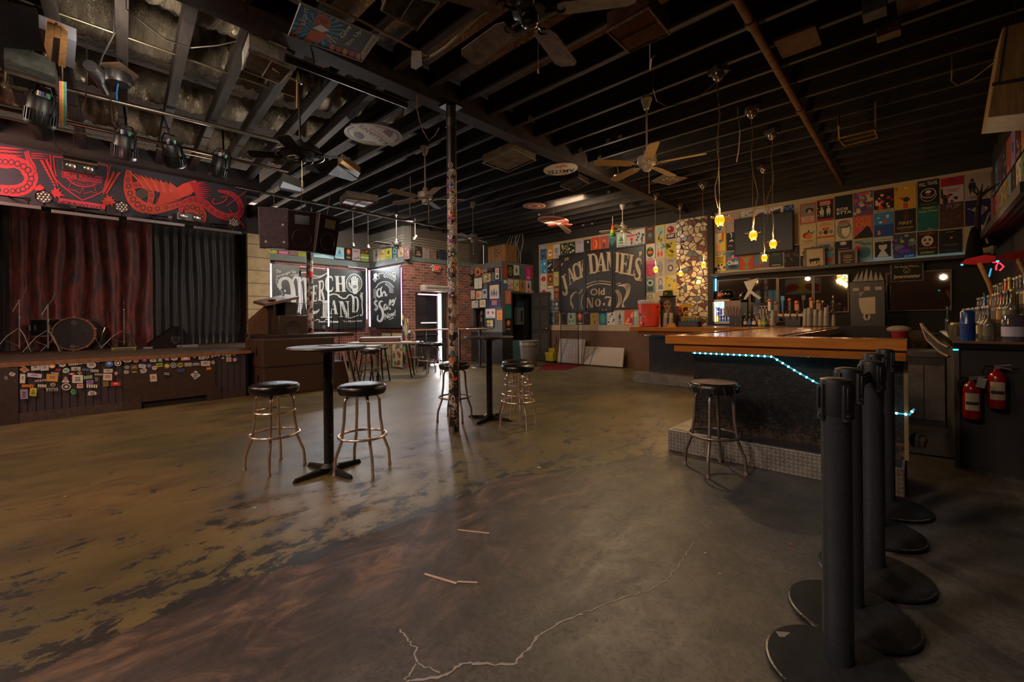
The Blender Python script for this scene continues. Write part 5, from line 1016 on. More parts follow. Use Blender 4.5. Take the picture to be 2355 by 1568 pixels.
sheets('''
1019 628 1090 716|b89a78|p b04c38 .2,.2 .5,.2 .4,.8 .15,.8;l 3 .4 .8 7a5a48|peach flyer with a red figure
1095 603 1149 708|a8a4a0|r .15 .15 .85 .55 3a5078;l 3 .62 .9 557|white flyer with a blue picture
966 742 1040 823|b0aca8|r .6 .15 .85 .35 555;l 4 .45 .9 888|plain white printed notice beneath the brown frame
1134 838 1250 944|b4aea8|e .27 .45 .16 .25 b08a80;e .75 .45 .16 .25 b08a80;e .27 .42 .09 .12 784840;e .75 .42 .09 .12 784840;l 1 .8 .92 667|white sheet printed with two skulls
1267 852 1335 970|b8763c|c .5 .4 .14 8a4c20;l 2 .7 .9 8a4c20|plain orange flyer by the booth corner
''', gc, ('y', BY), 'flyers on the booth front', 'flyer', 'flyer')
sheets('''
284 80 366 222|241e1a|e .5 .6 .3 .2 5a4c3c;t LIVE .15 .72 .85 .84 b08a60|dark portrait poster beside the brick corner
372 96 464 236|7a6a60|s 8 .1 .1 .9 .9 a05c40,40506a|faded red and blue poster above the exit sign
469 110 543 246|6a5448|s 7 .1 .1 .9 .9 302824,8a6a58|brown poster of small figures over the exit sign
577 120 648 252|1e2630|s 5 .1 .1 .9 .9 2c3848|near black blue poster beside the conduit
''', gc, ('x', EX), 'posters over the exit beam', off=.03)
sheets('''
1612 134 1688 274|b8a89c|f .5 .4 .6 3a6a80;r .3 .05 .7 .15 b04c3c|pale poster with a figure in teal above the dry goods board
1692 128 1755 264|a89858|s 6 .1 .1 .9 .9 8a5a30,c8c0a0|straw coloured poster above the dry goods board
1759 110 1833 258|a8a428|e .5 .35 .2 .16 6a3a28;l 3 .6 .9 443c10|bright yellow poster with a small bust
1838 98 1904 250|24444a|e .5 .3 .32 .2 5aa098;e .5 .3 .2 .12 24444a;l 3 .6 .9 88b0a8|dark teal poster with a ring
1907 88 1975 244|9a8468|s 8 .1 .1 .9 .9 6a4c38,c0a888|tan patterned poster
1979 82 2048 234|7a5a58|s 8 .1 .1 .9 .9 402c30,a89088|dusky rose poster
''', mc, ('y', DY-.045), 'posters over the dry goods beam')
sheets('''
368 124 462 182|98a030|s 6 .1 .1 .9 .9 3a4018,c8c860|lime poster half hidden by the hung loudspeakers
470 130 594 192|a04c68|r .1 .2 .9 .7 c07890|pink poster below the hung loudspeakers
599 142 700 196|7a5a48|s 5 .1 .1 .9 .9 a08068|brown poster below the hung loudspeakers
705 152 813 212|8a9030|s 5 .1 .1 .9 .9 5a4a28|olive poster beside the rear sticker post
892 164 1140 238|6a9aa8|p a8c8cc 0,.5 .5,.2 1,.8 1,1 0,1|wide pale blue poster beside the rear sticker post
1150 90 1262 240|90b0b0|f .5 .5 .6 3a6a98;e .5 .7 .4 .15 6aa0b0|light blue poster with a blue animal
1277 98 1354 244|1c1818|e .5 .35 .3 .24 c0501c;e .5 .3 .14 .1 e09030;t DARK .2 .78 .8 .9 b0a020|black poster with an orange flower
1359 110 1455 262|a8989c|l 2 .12 .3 8a3440;s 6 .2 .6 .8 .9 40383c|white poster with red script
1459 122 1558 274|7a9038|r 0 0 1 .35 3c2c20;r 0 .6 1 .7 c0c8b0;s 5 .1 .05 .9 .35 b06030|green striped poster
''', mc, ('x', MX), 'posters over the merch beam', off=.09)
# end wall posters, seen edge on
ECOL = '8a2c38 2c2a30 a06a4c 3c5a68 98907c 5c3048 a88a3c 28403c 7c8a90 a04430 3c3028 7a6a9a b0a490 4c2420 5a7a50 8c5c30 303c5c 98684c'.split()
EN = 'crimson,charcoal,copper,steel blue,cream,plum,ochre,bottle green,silver grey,vermilion,umber,lilac,ivory,maroon,moss green,rust,indigo,peach'.split(',')
ya = 6.9
for i in range(9):
    for j in range(2):
        y0 = WY-.42-i*.37; z0 = 2.66+j*.47; mb = MB(); n_ = i*2+j
        mb.bb((WX-.012, y0, z0), (WX-.008, y0+.33, z0+.44), ECOL[n_], 'paper')
        cv = Cv(mb, (lambda a, b, h, y0=y0, z0=z0: Vector((WX-.012-h, y0+.33*(1-a), z0+.44*(1-b)))), 'paper')
        ops(cv, 's 7 .1 .15 .9 .8 %s,%s;l 2 .84 .97 999' % (ECOL[(n_+5) % 18], ECOL[(n_+9) % 18]), n_)
        tag(mb.build('poster', base=(WX-.01, y0+.165, z0+.22)), '%s poster in the %s row on the end wall over the liquor counter' % (EN[n_], 'lower' if j == 0 else 'upper'), 'poster', 'posters on the end wall')
# ------------------------------------------------------------ sticker posts
P = thing('sticker_post', 'tall black pipe post plastered with stickers, standing in the middle of the floor', 'post', (-3.90, 3.16, 0))
MB().cyl((0, 0, 0), (0, 0, 3.02), .057, col='888', mat='stickerpole', n=32).build('sticker_covering', parent=P)
MB().cyl((0, 0, 3.0), (0, 0, 3.75), .057, col='15110f', mat='satin', n=32).build('pole', parent=P)
MB().cyl((0, 0, 3.5), (0, 0, 3.6), .061, col='6d675e', mat='metal', n=32).build('collar', parent=P)
MB().box(0, 0, 3.735, .2, .2, .015, '231a17', 'metal').build('top_plate', parent=P)
PS = '2.92 .1 e 8d8880 333|2.70 -.1 e 9a948c 333|2.75 .5 r a8a098 444|2.55 -.3 r 8a7a80 222|2.46 .2 r 3a4a9a ddd|2.40 -.4 r 9a5a78 221|2.36 .5 x b8a82c 222|2.2 -.3 r b4aaa0 222|2.2 .5 e 3a3436 ccc|2.06 -.1 r a89a90 333|1.98 .5 r a0562c 432|1.88 -.2 x b84878 333|1.92 .5 x a82c34 222|1.72 0 r a8a09a 333|1.6 .4 r a8a09a 333|1.55 -.5 x 3a5aa8 eee|1.46 .2 r 7a4a78 222|1.38 -.4 r 9a9490 223|1.36 .4 r b0988a 333|1.22 -.3 e 2c2628 bbb|1.22 .4 x 302a2a bbb|1.05 .4 x b86a30 222|1.0 -.35 e 3a8078 dca|.92 .1 e 6a3a34 cba|.9 .55 r a05878 222|.78 -.3 x 3a302e bbb|.74 .4 e a0a0a4 333|.66 0 r b8aca0 623|.56 .5 r a89c92 222|.52 -.4 e 4a6a80 cab|.46 .2 x 342c2c caa|.42 -.3 x a05868 332|-.1 .0 r b0a498 222|-.32 -.2 r c07828 a32|-.3 .4 e 9a7060 a43|-.66 .45 r 9a3028 cb4|-.8 -.5 e a8a43a 332|-1.02 .1 x b09a8c 322|-1.1 -.6 r a89c92 222'
for i, st in enumerate(PS.split('|')):
    z, a, k, c, ink = st.split(); z = 1.28+float(z)*.62 if float(z) > 0 else 1.02+float(z)*.62
    z = min(z, 3.05); a0 = -1.02+float(a)*1.1; R_ = .0585; s_ = .032; rnd = random.Random(i+50)
    mb = MB()
    cv = Cv(mb, (lambda u, v, h, z=z, a0=a0: Vector(((R_+h)*math.cos(a0+u/R_), (R_+h)*math.sin(a0+u/R_), z-v))), 'paper', .0006)
    if k == 'e': cv.ell(0, 0, s_, s_, c); cv.ell(0, 0, s_*.6, s_*.6, ink); cv.ell(0, 0, s_*.3, s_*.3, c)
    elif k == 'r':
        for q in (-1, 0): cv.rect(q*s_*1.1, -s_*.7, (q+1)*s_*1.1, s_*.7, c)
        cv.rect(-s_*.8, -s_*.3, s_*.8, s_*.1, ink); cv.rect(-s_*.5, s_*.25, s_*.5, s_*.45, ink)
    else: cv.poly([(s_*math.cos(t)*rnd.uniform(.7, 1.2), s_*math.sin(t)*rnd.uniform(.7, 1.3)) for t in (6.28*j/9 for j in range(9))], c); cv.ell(0, 0, s_*.45, s_*.3, ink)
    mb.build('sticker', parent=P)
c_ = at(712, 690, y=4.2); rp = at(716, 768, x=-10.9)
RP = thing('sticker_post', 'second sticker post in front of the merch boards, red near its foot and top', 'post', (-9.2, 3.92, 0))
pz = at(713, 700, x=-9.2); RP.location = (-9.2, pz.y, 0)
MB().cyl((0, 0, 0), (0, 0, 2.55), .062, col='888', mat='stickerpole', n=24).build('sticker_covering', parent=RP)
MB().cyl((0, 0, 2.55), (0, 0, 3.8), .062, col='1c1512', mat='satin', n=24).build('pole', parent=RP)
for z0, z1 in ((2.2, 2.32), (.95, 1.1)): MB().cyl((0, 0, z0), (0, 0, z1), .064, col='a02c28', mat='paper', n=24).build('red_band', parent=RP)
# ------------------------------------------------------------ bar stools
def stool(label, double=False, seat='0f0e0f', chrome='dcc4b4', metal='chrome', h=.74, worn=False, feet='8d7a6c', ringz=.30):
    t = thing('bar_stool', label, 'bar stool')
    mb = MB().lathe([(0, h-.088), (.165, h-.088), (.19, h-.078), (.2, h-.045), (.196, h-.018), (.182, h-.004), (.12, h+.008), (0, h+.012)], seat, 'vinyl', 36)
    if worn: mb.lathe([(0, h+.0145), (.1, h+.0125), (.16, h+.0035), (.18, h+.0005)], '7a6658', 'dusty', 30)
    s_ = mb.build('seat', parent=t)
    MB().ring((0, 0, h-.02), .197, .0035, seat, 'vinyl', 40, 6).build('piping', parent=s_)
    if worn:
        for i in range(14):
            a = i*.449; MB().tube([(.2*math.cos(a), .2*math.sin(a), h-.02), (.199*math.cos(a+.08), .199*math.sin(a+.08), h-.075)], .004, '4a3c34', 'vinyl', 6).build('crease', parent=s_)
    if worn: MB().ball((.06, .03, h+.008), .03, '3a6a8a', 'paper', 12, 4, (1.6, 1, .08)).build('blue_patch', parent=s_)
    fr = MB()
    for i in range(4):
        a = math.pi/4+i*math.pi/2; c, s = math.cos(a), math.sin(a)
        pts = [(.02, h-.096), (.09, h-.098), (.122, h-.104), (.141, h-.124), (.148, h-.15), (.155, h-.30), (.172, ringz+.02), (.176, ringz-.03), (.2, ringz-.09), (.226, .14), (.232, .10), (.236, .02)]
        P_ = [Vector((r*c, r*s, z)) for r, z in pts]
        MB().tube(P_, .0128, chrome, metal, 12).build('leg', parent=t)
        f = MB().cyl((.236*c, .236*s, 0), (.236*c, .236*s, .03), .0155, .0135, feet, 'matte', 14); f.build('foot_cap', parent=t)
    MB().ring((0, 0, ringz), .196, .0115, chrome, metal, 48, 10).build('footrest', parent=t)
    if double: MB().ring((0, 0, ringz+.20), .160, .0085, chrome, metal, 44, 8).build('upper_ring', parent=t)
    MB().lathe([(.03, h-.1), (.05, h-.09), (.11, h-.085), (.11, h-.078)], '3a3230', 'metal', 20).build('swivel_plate', parent=t)
    return t
g_ = 'black bar stools with bent tube legs'
A_ = stool('chrome double ring bar stool between the round table and the stage', True); B_ = stool('chrome single ring bar stool pulled up to the round table with the bare top')
A_['group'] = B_['group'] = g_
def put_(o, p, rz=.5): o.location = (p[0], p[1], 0); o.rotation_euler.z = rz
put_(A_, (-4.13, 1.33), .28); put_(B_, (-3.49, 1.82), .62)
dup(A_, (-3.52, 3.84, 0), .38, 'chrome double ring bar stool standing in front of its twin at the far round table', g_)
dup(A_, (-3.86, 4.2, 0), .1, 'chrome double ring bar stool hidden behind its twin at the far round table', g_)
C_ = stool('dull nickel bar stool half hidden behind the tall sticker post', False, '1a1714', '8d7f74', 'brushed', feet='57493f'); put_(C_, (-4.33, 3.52), .5); C_['group'] = g_
D_ = stool('worn silver bar stool with patched cracked seat beside the bar corner', False, '17130f', '857468', 'brushed', worn=True, feet='6a5a50'); put_(D_, (-1.25, 3.80), .9); D_['group'] = g_
E_ = dup(C_, at(851, 887, z=0), .8, 'tan legged bar stool standing by the stacked folding boards', g_)
for i, (u, v, lb) in enumerate(((957, 847, 'dark bar stool by the white box at the brick exit wall'), (980, 856, 'dark bar stool in the middle of three near the street door'), (999, 858, 'dark bar stool standing in the door daylight'))):
    dup(C_, at(u, v, z=0), .4*i, lb, g_)
K_ = thing('wooden_stool', 'black wooden stool with straight splayed legs beside the tan legged bar stool', 'stool', at(874, 876, z=0))
MB().lathe([(0, .68), (.16, .68), (.17, .70), (.16, .72), (0, .72)], '16120f', 'satin', 24).build('seat', parent=K_)
for i in range(4):
    a = .785+i*1.571; MB().cyl((.11*math.cos(a), .11*math.sin(a), .68), (.21*math.cos(a), .21*math.sin(a), 0), .018, .016, '16120f', 'satin', 10).build('leg', parent=K_)
MB().ring((0, 0, .25), .175, .01, '16120f', 'satin', 24, 6).build('stretcher', parent=K_)
# ------------------------------------------------------------ round pub tables
def pub(label, x, y, rz, top='332c28', h=1.07):
    t = thing('pub_table', label, 'table', (x, y, 0), rz, 'round standing tables')
    MB().lathe([(0, h-.03), (.295, h-.03), (.312, h-.024), (.315, h-.01), (.308, h), (0, h+.001)], top, 'satin', 56).build('table_top', parent=t)
    MB().ring((0, 0, h-.012), .314, .007, '2a1f1a', 'satin', 56, 6).build('edge_band', parent=t)
    MB().cyl((0, 0, .03), (0, 0, h-.03), .040, col='120f0e', mat='gloss', n=28).lathe([(.04, .03), (.06, .035), (.075, .05), (.04, .08)], '120f0e', 'satin').lathe([(.04, h-.07), (.1, h-.035), (.1, h-.03)], '120f0e', 'satin').build('pedestal', parent=t)
    for i in range(4):
        c, s = math.cos(i*math.pi/2), math.sin(i*math.pi/2); mb = MB()
        pr = [(.03, -.036, 0), (.03, .036, 0), (.30, .024, 0), (.32, 0, 0), (.30, -.024, 0)]; tp = [(.03, -.026, .05), (.03, .026, .05), (.29, .014, .028), (.305, 0, .026), (.29, -.014, .028)]
        R = lambda p: (p[0]*c-p[1]*s, p[0]*s+p[1]*c, p[2])
        mb.add([R(p) for p in pr+tp], [(4, 3, 2, 1, 0), (5, 6, 7, 8, 9)]+[(k, (k+1) % 5, 5+(k+1) % 5, 5+k) for k in range(5)], '171210', 'dusty'); mb.build('base_foot', parent=t, bevel=.004)
    return t
pub('round standing table with worn dark top between two chrome stools', -3.66, 1.60, .15)
pub('round standing table with black top beyond the tall sticker post', -4.02, 3.84, .3, '1c1817')
tag(MB().box(0, 0, 0, .18, .13, .004, '5a3a2c', 'satin', rz=.5).box(-.05, -.03, 0.002, .1, .05, .006, '1a1615', 'satin', rz=.2).build('menu_card', loc=(-3.66, 1.63, 1.072)), 'small brown card lying on the worn round table', 'card')
# ------------------------------------------------------------ crowd barrier posts
BP = thing('barrier_post', 'frontmost black crowd barrier post, white tag on its base', 'barrier post', (-.213, 1.91, 0), .1, 'black crowd barrier posts')
MB().lathe([(0, 0), (.215, 0), (.222, .008), (.222, .02), (.205, .032), (.1, .042), (.062, .055), (.05, .06), (0, .06)], '1d1c1d', 'dusty', 56).build('base', parent=BP)
MB().ring((0, 0, .014), .219, .009, '121415', 'vinyl', 56, 8).build('base_rim', parent=BP)
MB().cyl((0, 0, .055), (0, 0, 1.0), .0455, col='26262a', mat='vinyl', n=40).build('pole', parent=BP)
hd = MB().lathe([(.0465, .93), (.0475, .935), (.0475, 1.045), (.046, 1.055), (.03, 1.06), (0, 1.06)], '131315', 'satin', 40).build('belt_head', parent=BP)
for i in range(4):
    a = -.95+i*1.571; c, s = math.cos(a), math.sin(a); R = Matrix.Rotation(a, 4, 'Z')
    mb = MB(); mb.T = R
    mb.box(.051, 0, .925, .012, .026, .115, '1c1c1e', 'satin').cyl((.051, -.0, .925), (.051, 0, .915), .013, col='1c1c1e', mat='satin', n=12).box(.060, 0, .955, .010, .010, .075, '0c0c0d', 'satin').cyl((.057, 0, .934), (.061, 0, .934), .005, col='777', mat='metal', n=10).cyl((.057, 0, 1.028), (.061, 0, 1.028), .004, col='777', mat='metal', n=10)
    mb.build('belt_clip', parent=BP, bevel=.002)
for (x, y, rz, lb) in ((-.215, 2.32, .3, 'second black crowd barrier post, just behind the frontmost one'), (-.165, 2.76, .05, 'third black crowd barrier post, holding the end of the belt'), (-.185, 3.30, .5, 'fourth black crowd barrier post behind the belt holder'), (-.155, 3.78, .2, 'last black crowd barrier post beside the diamond plate step')):
    dup(BP, (x, y, 0), rz, lb)
MB().box(-.17, .06, .034, .05, .03, .001, '6a625c', 'paper', rz=.5).build('price_tag', parent=BP)
mb = MB(); a, b = Vector((-.195, 2.365, .985)), Vector((-.17, 2.71, .985))
for i in range(4): mb.box((a.x+b.x)/2, (a.y+b.y)/2, .958+i*.0135, .003, (b-a).length, .0115, '1f1b1e' if i % 2 else '2b2428', 'fabric', rz=-.07)
tag(mb.build('barrier_belt'), 'striped black webbing belt stretched between two barrier posts', 'belt')
# ------------------------------------------------------------ bar
bar = thing('bar', 'black scarred bar body with a diamond plate step around its foot', 'bar', (-1.62, 4.35, 0))
def bp(name, *bx, mat, col='888', par=bar, bevel=0):
    mb = MB()
    for a, b in bx: mb.bb(a, b, col, mat)
    o = mb.build(name, base=par.location, bevel=bevel); o.parent = par; o.location = (0, 0, 0); return o
bp('front_panel', ((-1.62, 4.35, 0), (-.07, 4.42, .97)), ((-1.62, 4.42, 0), (-1.55, 8.25, .97)), ((-.08, 4.36, 0), (-.065, 4.62, .97)), ((-3.93, 8.2, 0), (-1.56, 8.28, .97)), mat='barfront')
bp('corner_trim', ((-.075, 4.34, .2), (-.05, 4.36, .95)), mat='satin', col='6a5a3c')
bp('foot_step', ((-1.77, 4.08, .0), (-.07, 4.35, .2)), ((-1.77, 4.35, 0), (-1.62, 8.2, .2)), ((-4.17, 7.98, 0), (-1.77, 8.2, .2)), mat='diamondplate', bevel=.004)
bp('step_tread', ((-1.74, 4.11, .2), (-.09, 4.35, .204)), mat='vinyl', col='2c2c2d')
ct = thing('bar_counter', 'glossy golden pine counter with thick stepped edges', 'counter', (-1.79, 4.08, .96))
W1, W2 = 'b06c2a', '9a5b22'
bp('counter_top', ((-1.79, 4.08, 1.03), (-.05, 4.36, 1.11)), ((-1.79, 4.3, 1.03), (-.82, 7.9, 1.11)), ((-4.12, 7.75, 1.03), (-.9, 8.6, 1.11)), mat='barwood', col=W1, par=ct, bevel=.006)
bp('lower_edge', ((-1.72, 4.12, .955), (-.055, 4.35, 1.03)), ((-1.72, 4.3, .955), (-1.62, 7.8, 1.03)), ((-3.98, 7.83, .955), (-1.7, 8.3, 1.03)), mat='barwood', col=W2, par=ct, bevel=.006)
bp('inlaid_strip', ((-1.70, 4.4, 1.11), (-1.66, 7.6, 1.122)), ((-.90, 4.4, 1.11), (-.86, 7.6, 1.122)), mat='barwood', col='7a3e12', par=ct)
# rope light
def rope(pts, label, n=24):
    P_ = [Vector(p) for p in pts]; t = thing('rope_light', label, 'rope light', P_[0])
    o = MB().tube([p-P_[0] for p in P_], .0075, '1c7888', 'emit1', 8).build('tube', parent=t)
    L = sum((P_[i+1]-P_[i]).length for i in range(len(P_)-1)); mb = MB(); 
    for k in range(n):
        d = L*(k+.5)/n
        for i in range(len(P_)-1):
            l = (P_[i+1]-P_[i]).length
            if d <= l: mb.ball(P_[i].lerp(P_[i+1], d/l)-P_[0]+Vector((0, -.004, 0)), .0085, 'a8ecff', 'emit12', 8, 6); break
            d -= l
    mb.build('lights', parent=t); return t
r1 = [at(u, v, y=4.335) for u, v in ((1592, 811), (1700, 816), (1776, 820))]; r2 = [at(u, v, y=4.335) for u, v in ((1776, 820), (1830, 853), (1888, 886), (1940, 912), (1990, 932), (2030, 944), (2062, 950))]
rope([Vector((p.x, 4.335, min(p.z, .945))) for p in r1]+r2[1:]+[Vector((-.045, 4.33, r2[-1].z)), Vector((-.02, 4.36, r2[-1].z+.04))], 'cyan rope light sagging across the near bar front', 34)
rope([at(1482, 769.5, y=8.19), at(1536, 769.5, y=8.19)], 'cyan rope light under the far bar edge', 13)
# led strip in the mirror corner
mb = MB(); A = at(1646, 642, y=WY-.05); B = at(1646, 668, y=WY-.05)
for i in range(9): mb.ball(A.lerp(B, i/8), .012, '60d0ff', 'emit12', 8, 6)
tag(mb.bb((A.x-.03, WY-.045, B.z), (A.x+.03, WY-.03, A.z), '0a3a5a', 'emit1').build('led_strip'), 'short blue light strip beside the mirror post', 'light')
# ------------------------------------------------------------ back bar
sh0, sh1 = at(1644, 634, y=WY), at(2230, 585, y=WY)
tag(MB().bb((XD, WY-.28, 2.19), (WX-.05, WY-.012, 2.25), '2c160f', 'wood').build('back_bar_shelf', bevel=.005), 'long dark wooden shelf under the posters behind the bar', 'shelf')
bb = thing('back_counter', 'low black counter along the mirrors behind the bar', 'counter', (-1.6, 9.9, 0))
bp('cabinet', ((-3.25, 9.65, 0), (.35, WY-.01, .97)), mat='matte', col='181310', par=bb); bp('worktop', ((-3.3, 9.6, .97), (.4, WY-.01, 1.01)), mat='satin', col='221c18', par=bb)
def mirror(u0, v0, u1, v1, label):
    A = at(u0, v0, y=WY-.03); B = at(u1, v1, y=WY-.03); base = ((A.x+B.x)/2, WY-.03, (A.z+B.z)/2); t = thing('bar_mirror', label, 'mirror', base, 0, 'mirrors behind the bar')
    o = MB().bb((A.x, WY-.03, A.z), (B.x, WY-.014, B.z), '999', 'mirror').build('glass', base=base); o.parent = t; o.location = (0, 0, 0)
    f = MB(); k = .018
    for q in ((A.x-k, B.z-k, B.x+k, B.z), (A.x-k, A.z, B.x+k, A.z+k), (A.x-k, B.z, A.x, A.z), (B.x, B.z, B.x+k, A.z)): f.bb((q[0], WY-.04, q[1]), (q[2], WY-.014, q[3]), '5a4c38', 'satin')
    o = f.build('frame', base=base); o.parent = t; o.location = (0, 0, 0)
mirror(1652, 646, 1722, 742, 'bar mirror panel beside the mosaic post'); mirror(1726, 644, 1786, 742, 'second bar mirror panel from the mosaic post'); mirror(1790, 641, 1868, 738, 'third bar mirror panel from the mosaic post'); mirror(1873, 636, 1950, 716, 'bar mirror panel next to the tall black dispenser'); mirror(2040, 630, 2186, 711, 'wide bar mirror beneath the Jagermeister sign')
tv0, tv1 = at(1688, 505, y=WY-.1), at(1825, 576, y=WY-.1)
T = thing('television', 'black flat television mounted over the gig posters', 'television', ((tv0.x+tv1.x)/2, WY-.1, (tv0.z+tv1.z)/2), 0)
hw, hh = (tv1.x-tv0.x)/2, (tv0.z-tv1.z)/2+.0
MB().bb((-hw, 0, -hh), (hw, .05, hh), '050505', 'matte').build('housing', parent=T, bevel=.006); MB().bb((-hw+.02, -.003, -hh+.03), (hw-.02, .0, hh-.02), '040404', 'satin').build('screen', parent=T); MB().bb((-.04, -.005, -hh+.006), (.04, -.001, -hh+.02), 'a0a0a0', 'metal').build('logo_strip', parent=T)
for (a, b, c, d, bg, spec, lb, fc) in ((1072, 684, 1228, 843, 'a08c68', 'p 1a1614 .2,.5 .8,.48 .82,.62 .2,.66;r .25 .64 .3 .78 1a1614;r .4 .64 .43 .74 1a1614;r .6 .64 .66 .76 1a1614;r .75 .62 .78 .78 1a1614;r .7 .85 .85 .9 1a1614', 'black framed cream print of a dripping piano on the long shelf', '14100d'), (1384, 706, 1516, 812, '3a2c20', 'l 4 .2 .9 8a7458;e .5 .35 .3 .12 6a5844', 'brown framed print leaning on the long shelf', '5a3a20')):
    u0, v0 = bc(a, b); u1, v1 = bc(c, d); v1 = min(v1, 640)
    r_ = sheet('picture_frame', (u0, v0, u1, v1), ('y', WY), bg, spec, lb, 'picture frame', None, off=.12, frame=fc, fw=.035)
A = at(1640, 640, y=WY-.15)
jg = (2051, 610, 2121, 643)
sheet('beer_sign', jg, ('y', WY), '171411', 't Our_House_Wine_Is... .08 .06 .92 .2 a8957a;e .5 .4 .12 .16 8a7a60;e .5 .4 .1 .13 171411;p 8a7a60 .42,.34 .5,.44 .58,.34 .5,.52;t Jagermeister .05 .62 .95 .92 b09c7c', 'black framed Jagermeister sign with white gothic lettering', 'sign', None, off=.07, frame='3a3228', fw=.02)
# tall dispenser
x0, x1 = at(1954, 700, y=9.3).x, at(2037, 700, y=9.3).x; zt_, zb_ = at(1995, 646, y=9.3).z, at(1995, 754, y=9.3).z
Dp = thing('drink_dispenser', 'tall black drink dispenser with taped notes and a lightning sticker', 'dispenser', ((x0+x1)/2, 9.5, zb_))
w_ = (x1-x0); h_ = zt_-zb_
MB().box(0, 0, 0, w_, .4, h_, '100f0f', 'satin').build('body', parent=Dp, bevel=.012)
mb = MB(); cv = Cv(mb, lambda a, b, h: Vector((-w_/2+a*w_, -.2-h, h_*(1-b))), 'paper')
for q in ((.1, .14, .27, .2), (.42, .12, .58, .2), (.72, .13, .9, .2)): cv.rect(*q, '9a8c7c')
cv.poly([(.26, .36), (.72, .34), (.72, .7), (.36, .7), (.28, .55)], 'a89a84'); cv.poly([(.26, .24), (.42, .22), (.3, .34)], '7a6e60'); cv.ell(.48, .76, .1, .08, 'a89a88'); cv.poly([(.46, .7), (.54, .72), (.5, .76), (.52, .84), (.44, .77)], '1e1c1c'); mb.build('notes', parent=Dp)
MB().box(0, -.2, -.02, w_, .06, .015, '8a8078', 'metal').build('drip_tray', parent=Dp)
tag(MB().box(0, -.04, -.06, w_*.9, .5, .05, '5a3a20', 'wood').bb((-w_*.42, -.28, -.06-(zb_-1.01)+.06), (-w_*.40, -.24, -.06), '5a3a20', 'wood').bb((w_*.40, -.28, -.0-(zb_-1.01)), (w_*.42, -.24, -.06), '5a3a20', 'wood').bb((-w_*.42, .14, -(zb_-1.01)), (w_*.42, .16, -.06), '5a3a20', 'wood').build('wooden_shelf', loc=(Dp.location.x, 9.5, zb_-.02+.015)), 'small wooden stand carrying the tall black dispenser', 'shelf')
fan = MB()
for i in range(6): fan.add([(x0+.02+i*.07, 9.45+.01*i, zt_), (x0+.09+i*.07, 9.45+.01*i, zt_), (x0+.13+i*.055-.02, 9.5+.01*i, zt_+.24-.03*abs(i-2))], [(0, 1, 2)], '8a7f78', 'paper')
fo = tag(fan.build('folded_paper'), 'fan of folded grey paper standing on the tall black dispenser', 'paper'); s = fo.modifiers.new('t', 'SOLIDIFY'); s.thickness = .003
for u0, u1, k, lb in ((1992, 2222, 1, 'cyan light strip lying on the long shelf under the teal and black posters'), (1700, 1822, .4, 'faint cyan light strip on the long shelf under the television')):
    A = at(u0, 600, y=WY-.06); B = at(u1, 590, y=WY-.06)
    tag(MB().bb((A.x, WY-.075, 2.251), (B.x, WY-.05, 2.262), '28a8d8' if k == 1 else '0c3440', 'emit3').build('light_strip'), lb, 'light')
# ------------------------------------------------------------ fridge with cans
fx0, fx1 = at(1633, 700, y=9.3).x, at(1676, 700, y=9.3).x; fz1, fz0 = at(1655, 688, y=9.3).z, at(1655, 745, y=9.3).z; fw_ = fx1-fx0; fh = fz1-fz0
F_ = thing('drink_fridge', 'small lit glass door fridge full of cans at the end of the bar', 'fridge', ((fx0+fx1)/2, 9.5, fz0))
MB().bb((-fw_/2, -.02, 0), (-fw_/2+.02, .36, fh), '8a8272', 'satin').bb((fw_/2-.02, -.02, 0), (fw_/2, .36, fh), '8a8272', 'satin').bb((-fw_/2, -.02, fh-.03), (fw_/2, .36, fh), '8a8272', 'satin').bb((-fw_/2, -.02, 0), (fw_/2, .36, .04), '8a8272', 'satin').bb((-fw_/2, .34, 0), (fw_/2, .36, fh), 'a8b8b8', 'satin').bb((-fw_/2, 0, 1.111-fz0), (fw_/2, .09, 0), '14110f', 'satin').build('body', parent=F_)
fd = MB()
for q in ((-fw_/2, 0, -fw_/2+.035, fh), (fw_/2-.035, 0, fw_/2, fh), (-fw_/2, 0, fw_/2, .05), (-fw_/2, fh-.045, fw_/2, fh)): fd.bb((q[0], -.045, q[1]), (q[2], -.02, q[3]), 'a0957c', 'satin')
fd.build('door', parent=F_, bevel=.004)
MB().bb((-fw_/2+.03, .325, .05), (fw_/2-.03, .335, fh-.05), 'b8d8d0', 'emit1').bb((-fw_/2+.022, 0, .05), (-fw_/2+.034, .02, fh-.05), 'f4ffff', 'emit12').build('lit_back', parent=F_)
for k in (1, 2): MB().bb((-fw_/2+.02, -.01, fh*k/3+.01), (fw_/2-.02, .32, fh*k/3+.018), 'd0d0c8', 'satin').build('shelf', parent=F_)
MB().ring((.08, .3, fh*.82), .055, .012, '4a5a58', 'satin', 24, 6, axis=(0, 1, 0)).ball((.08, .3, fh*.82), .03, '6a7a78', 'satin').build('fan_grille', parent=F_)
cans = {0: ['3a6ac8', '2a4aa8', '3458b0', '2a3a90', 'b8b030', 'c0b428'], 1: ['28389a', '2a3aa0', 'b8bcc8', '2c3ca0', '28389a', 'c0c4cc'], 2: ['a8b0c0', '4a9ab8', 'b8bcc8', '3a8a98']}
nm = {0: 'bottom', 1: 'middle', 2: 'top'}; cn = {'3a6ac8': 'sky blue', '2a4aa8': 'royal blue', '3458b0': 'cobalt', '2a3a90': 'indigo', 'b8b030': 'yellow', 'c0b428': 'golden', '28389a': 'dark blue', '2a3aa0': 'blue', 'b8bcc8': 'silver', '2c3ca0': 'navy', 'c0c4cc': 'white', 'a8b0c0': 'pale grey', '4a9ab8': 'aqua', '3a8a98': 'teal'}
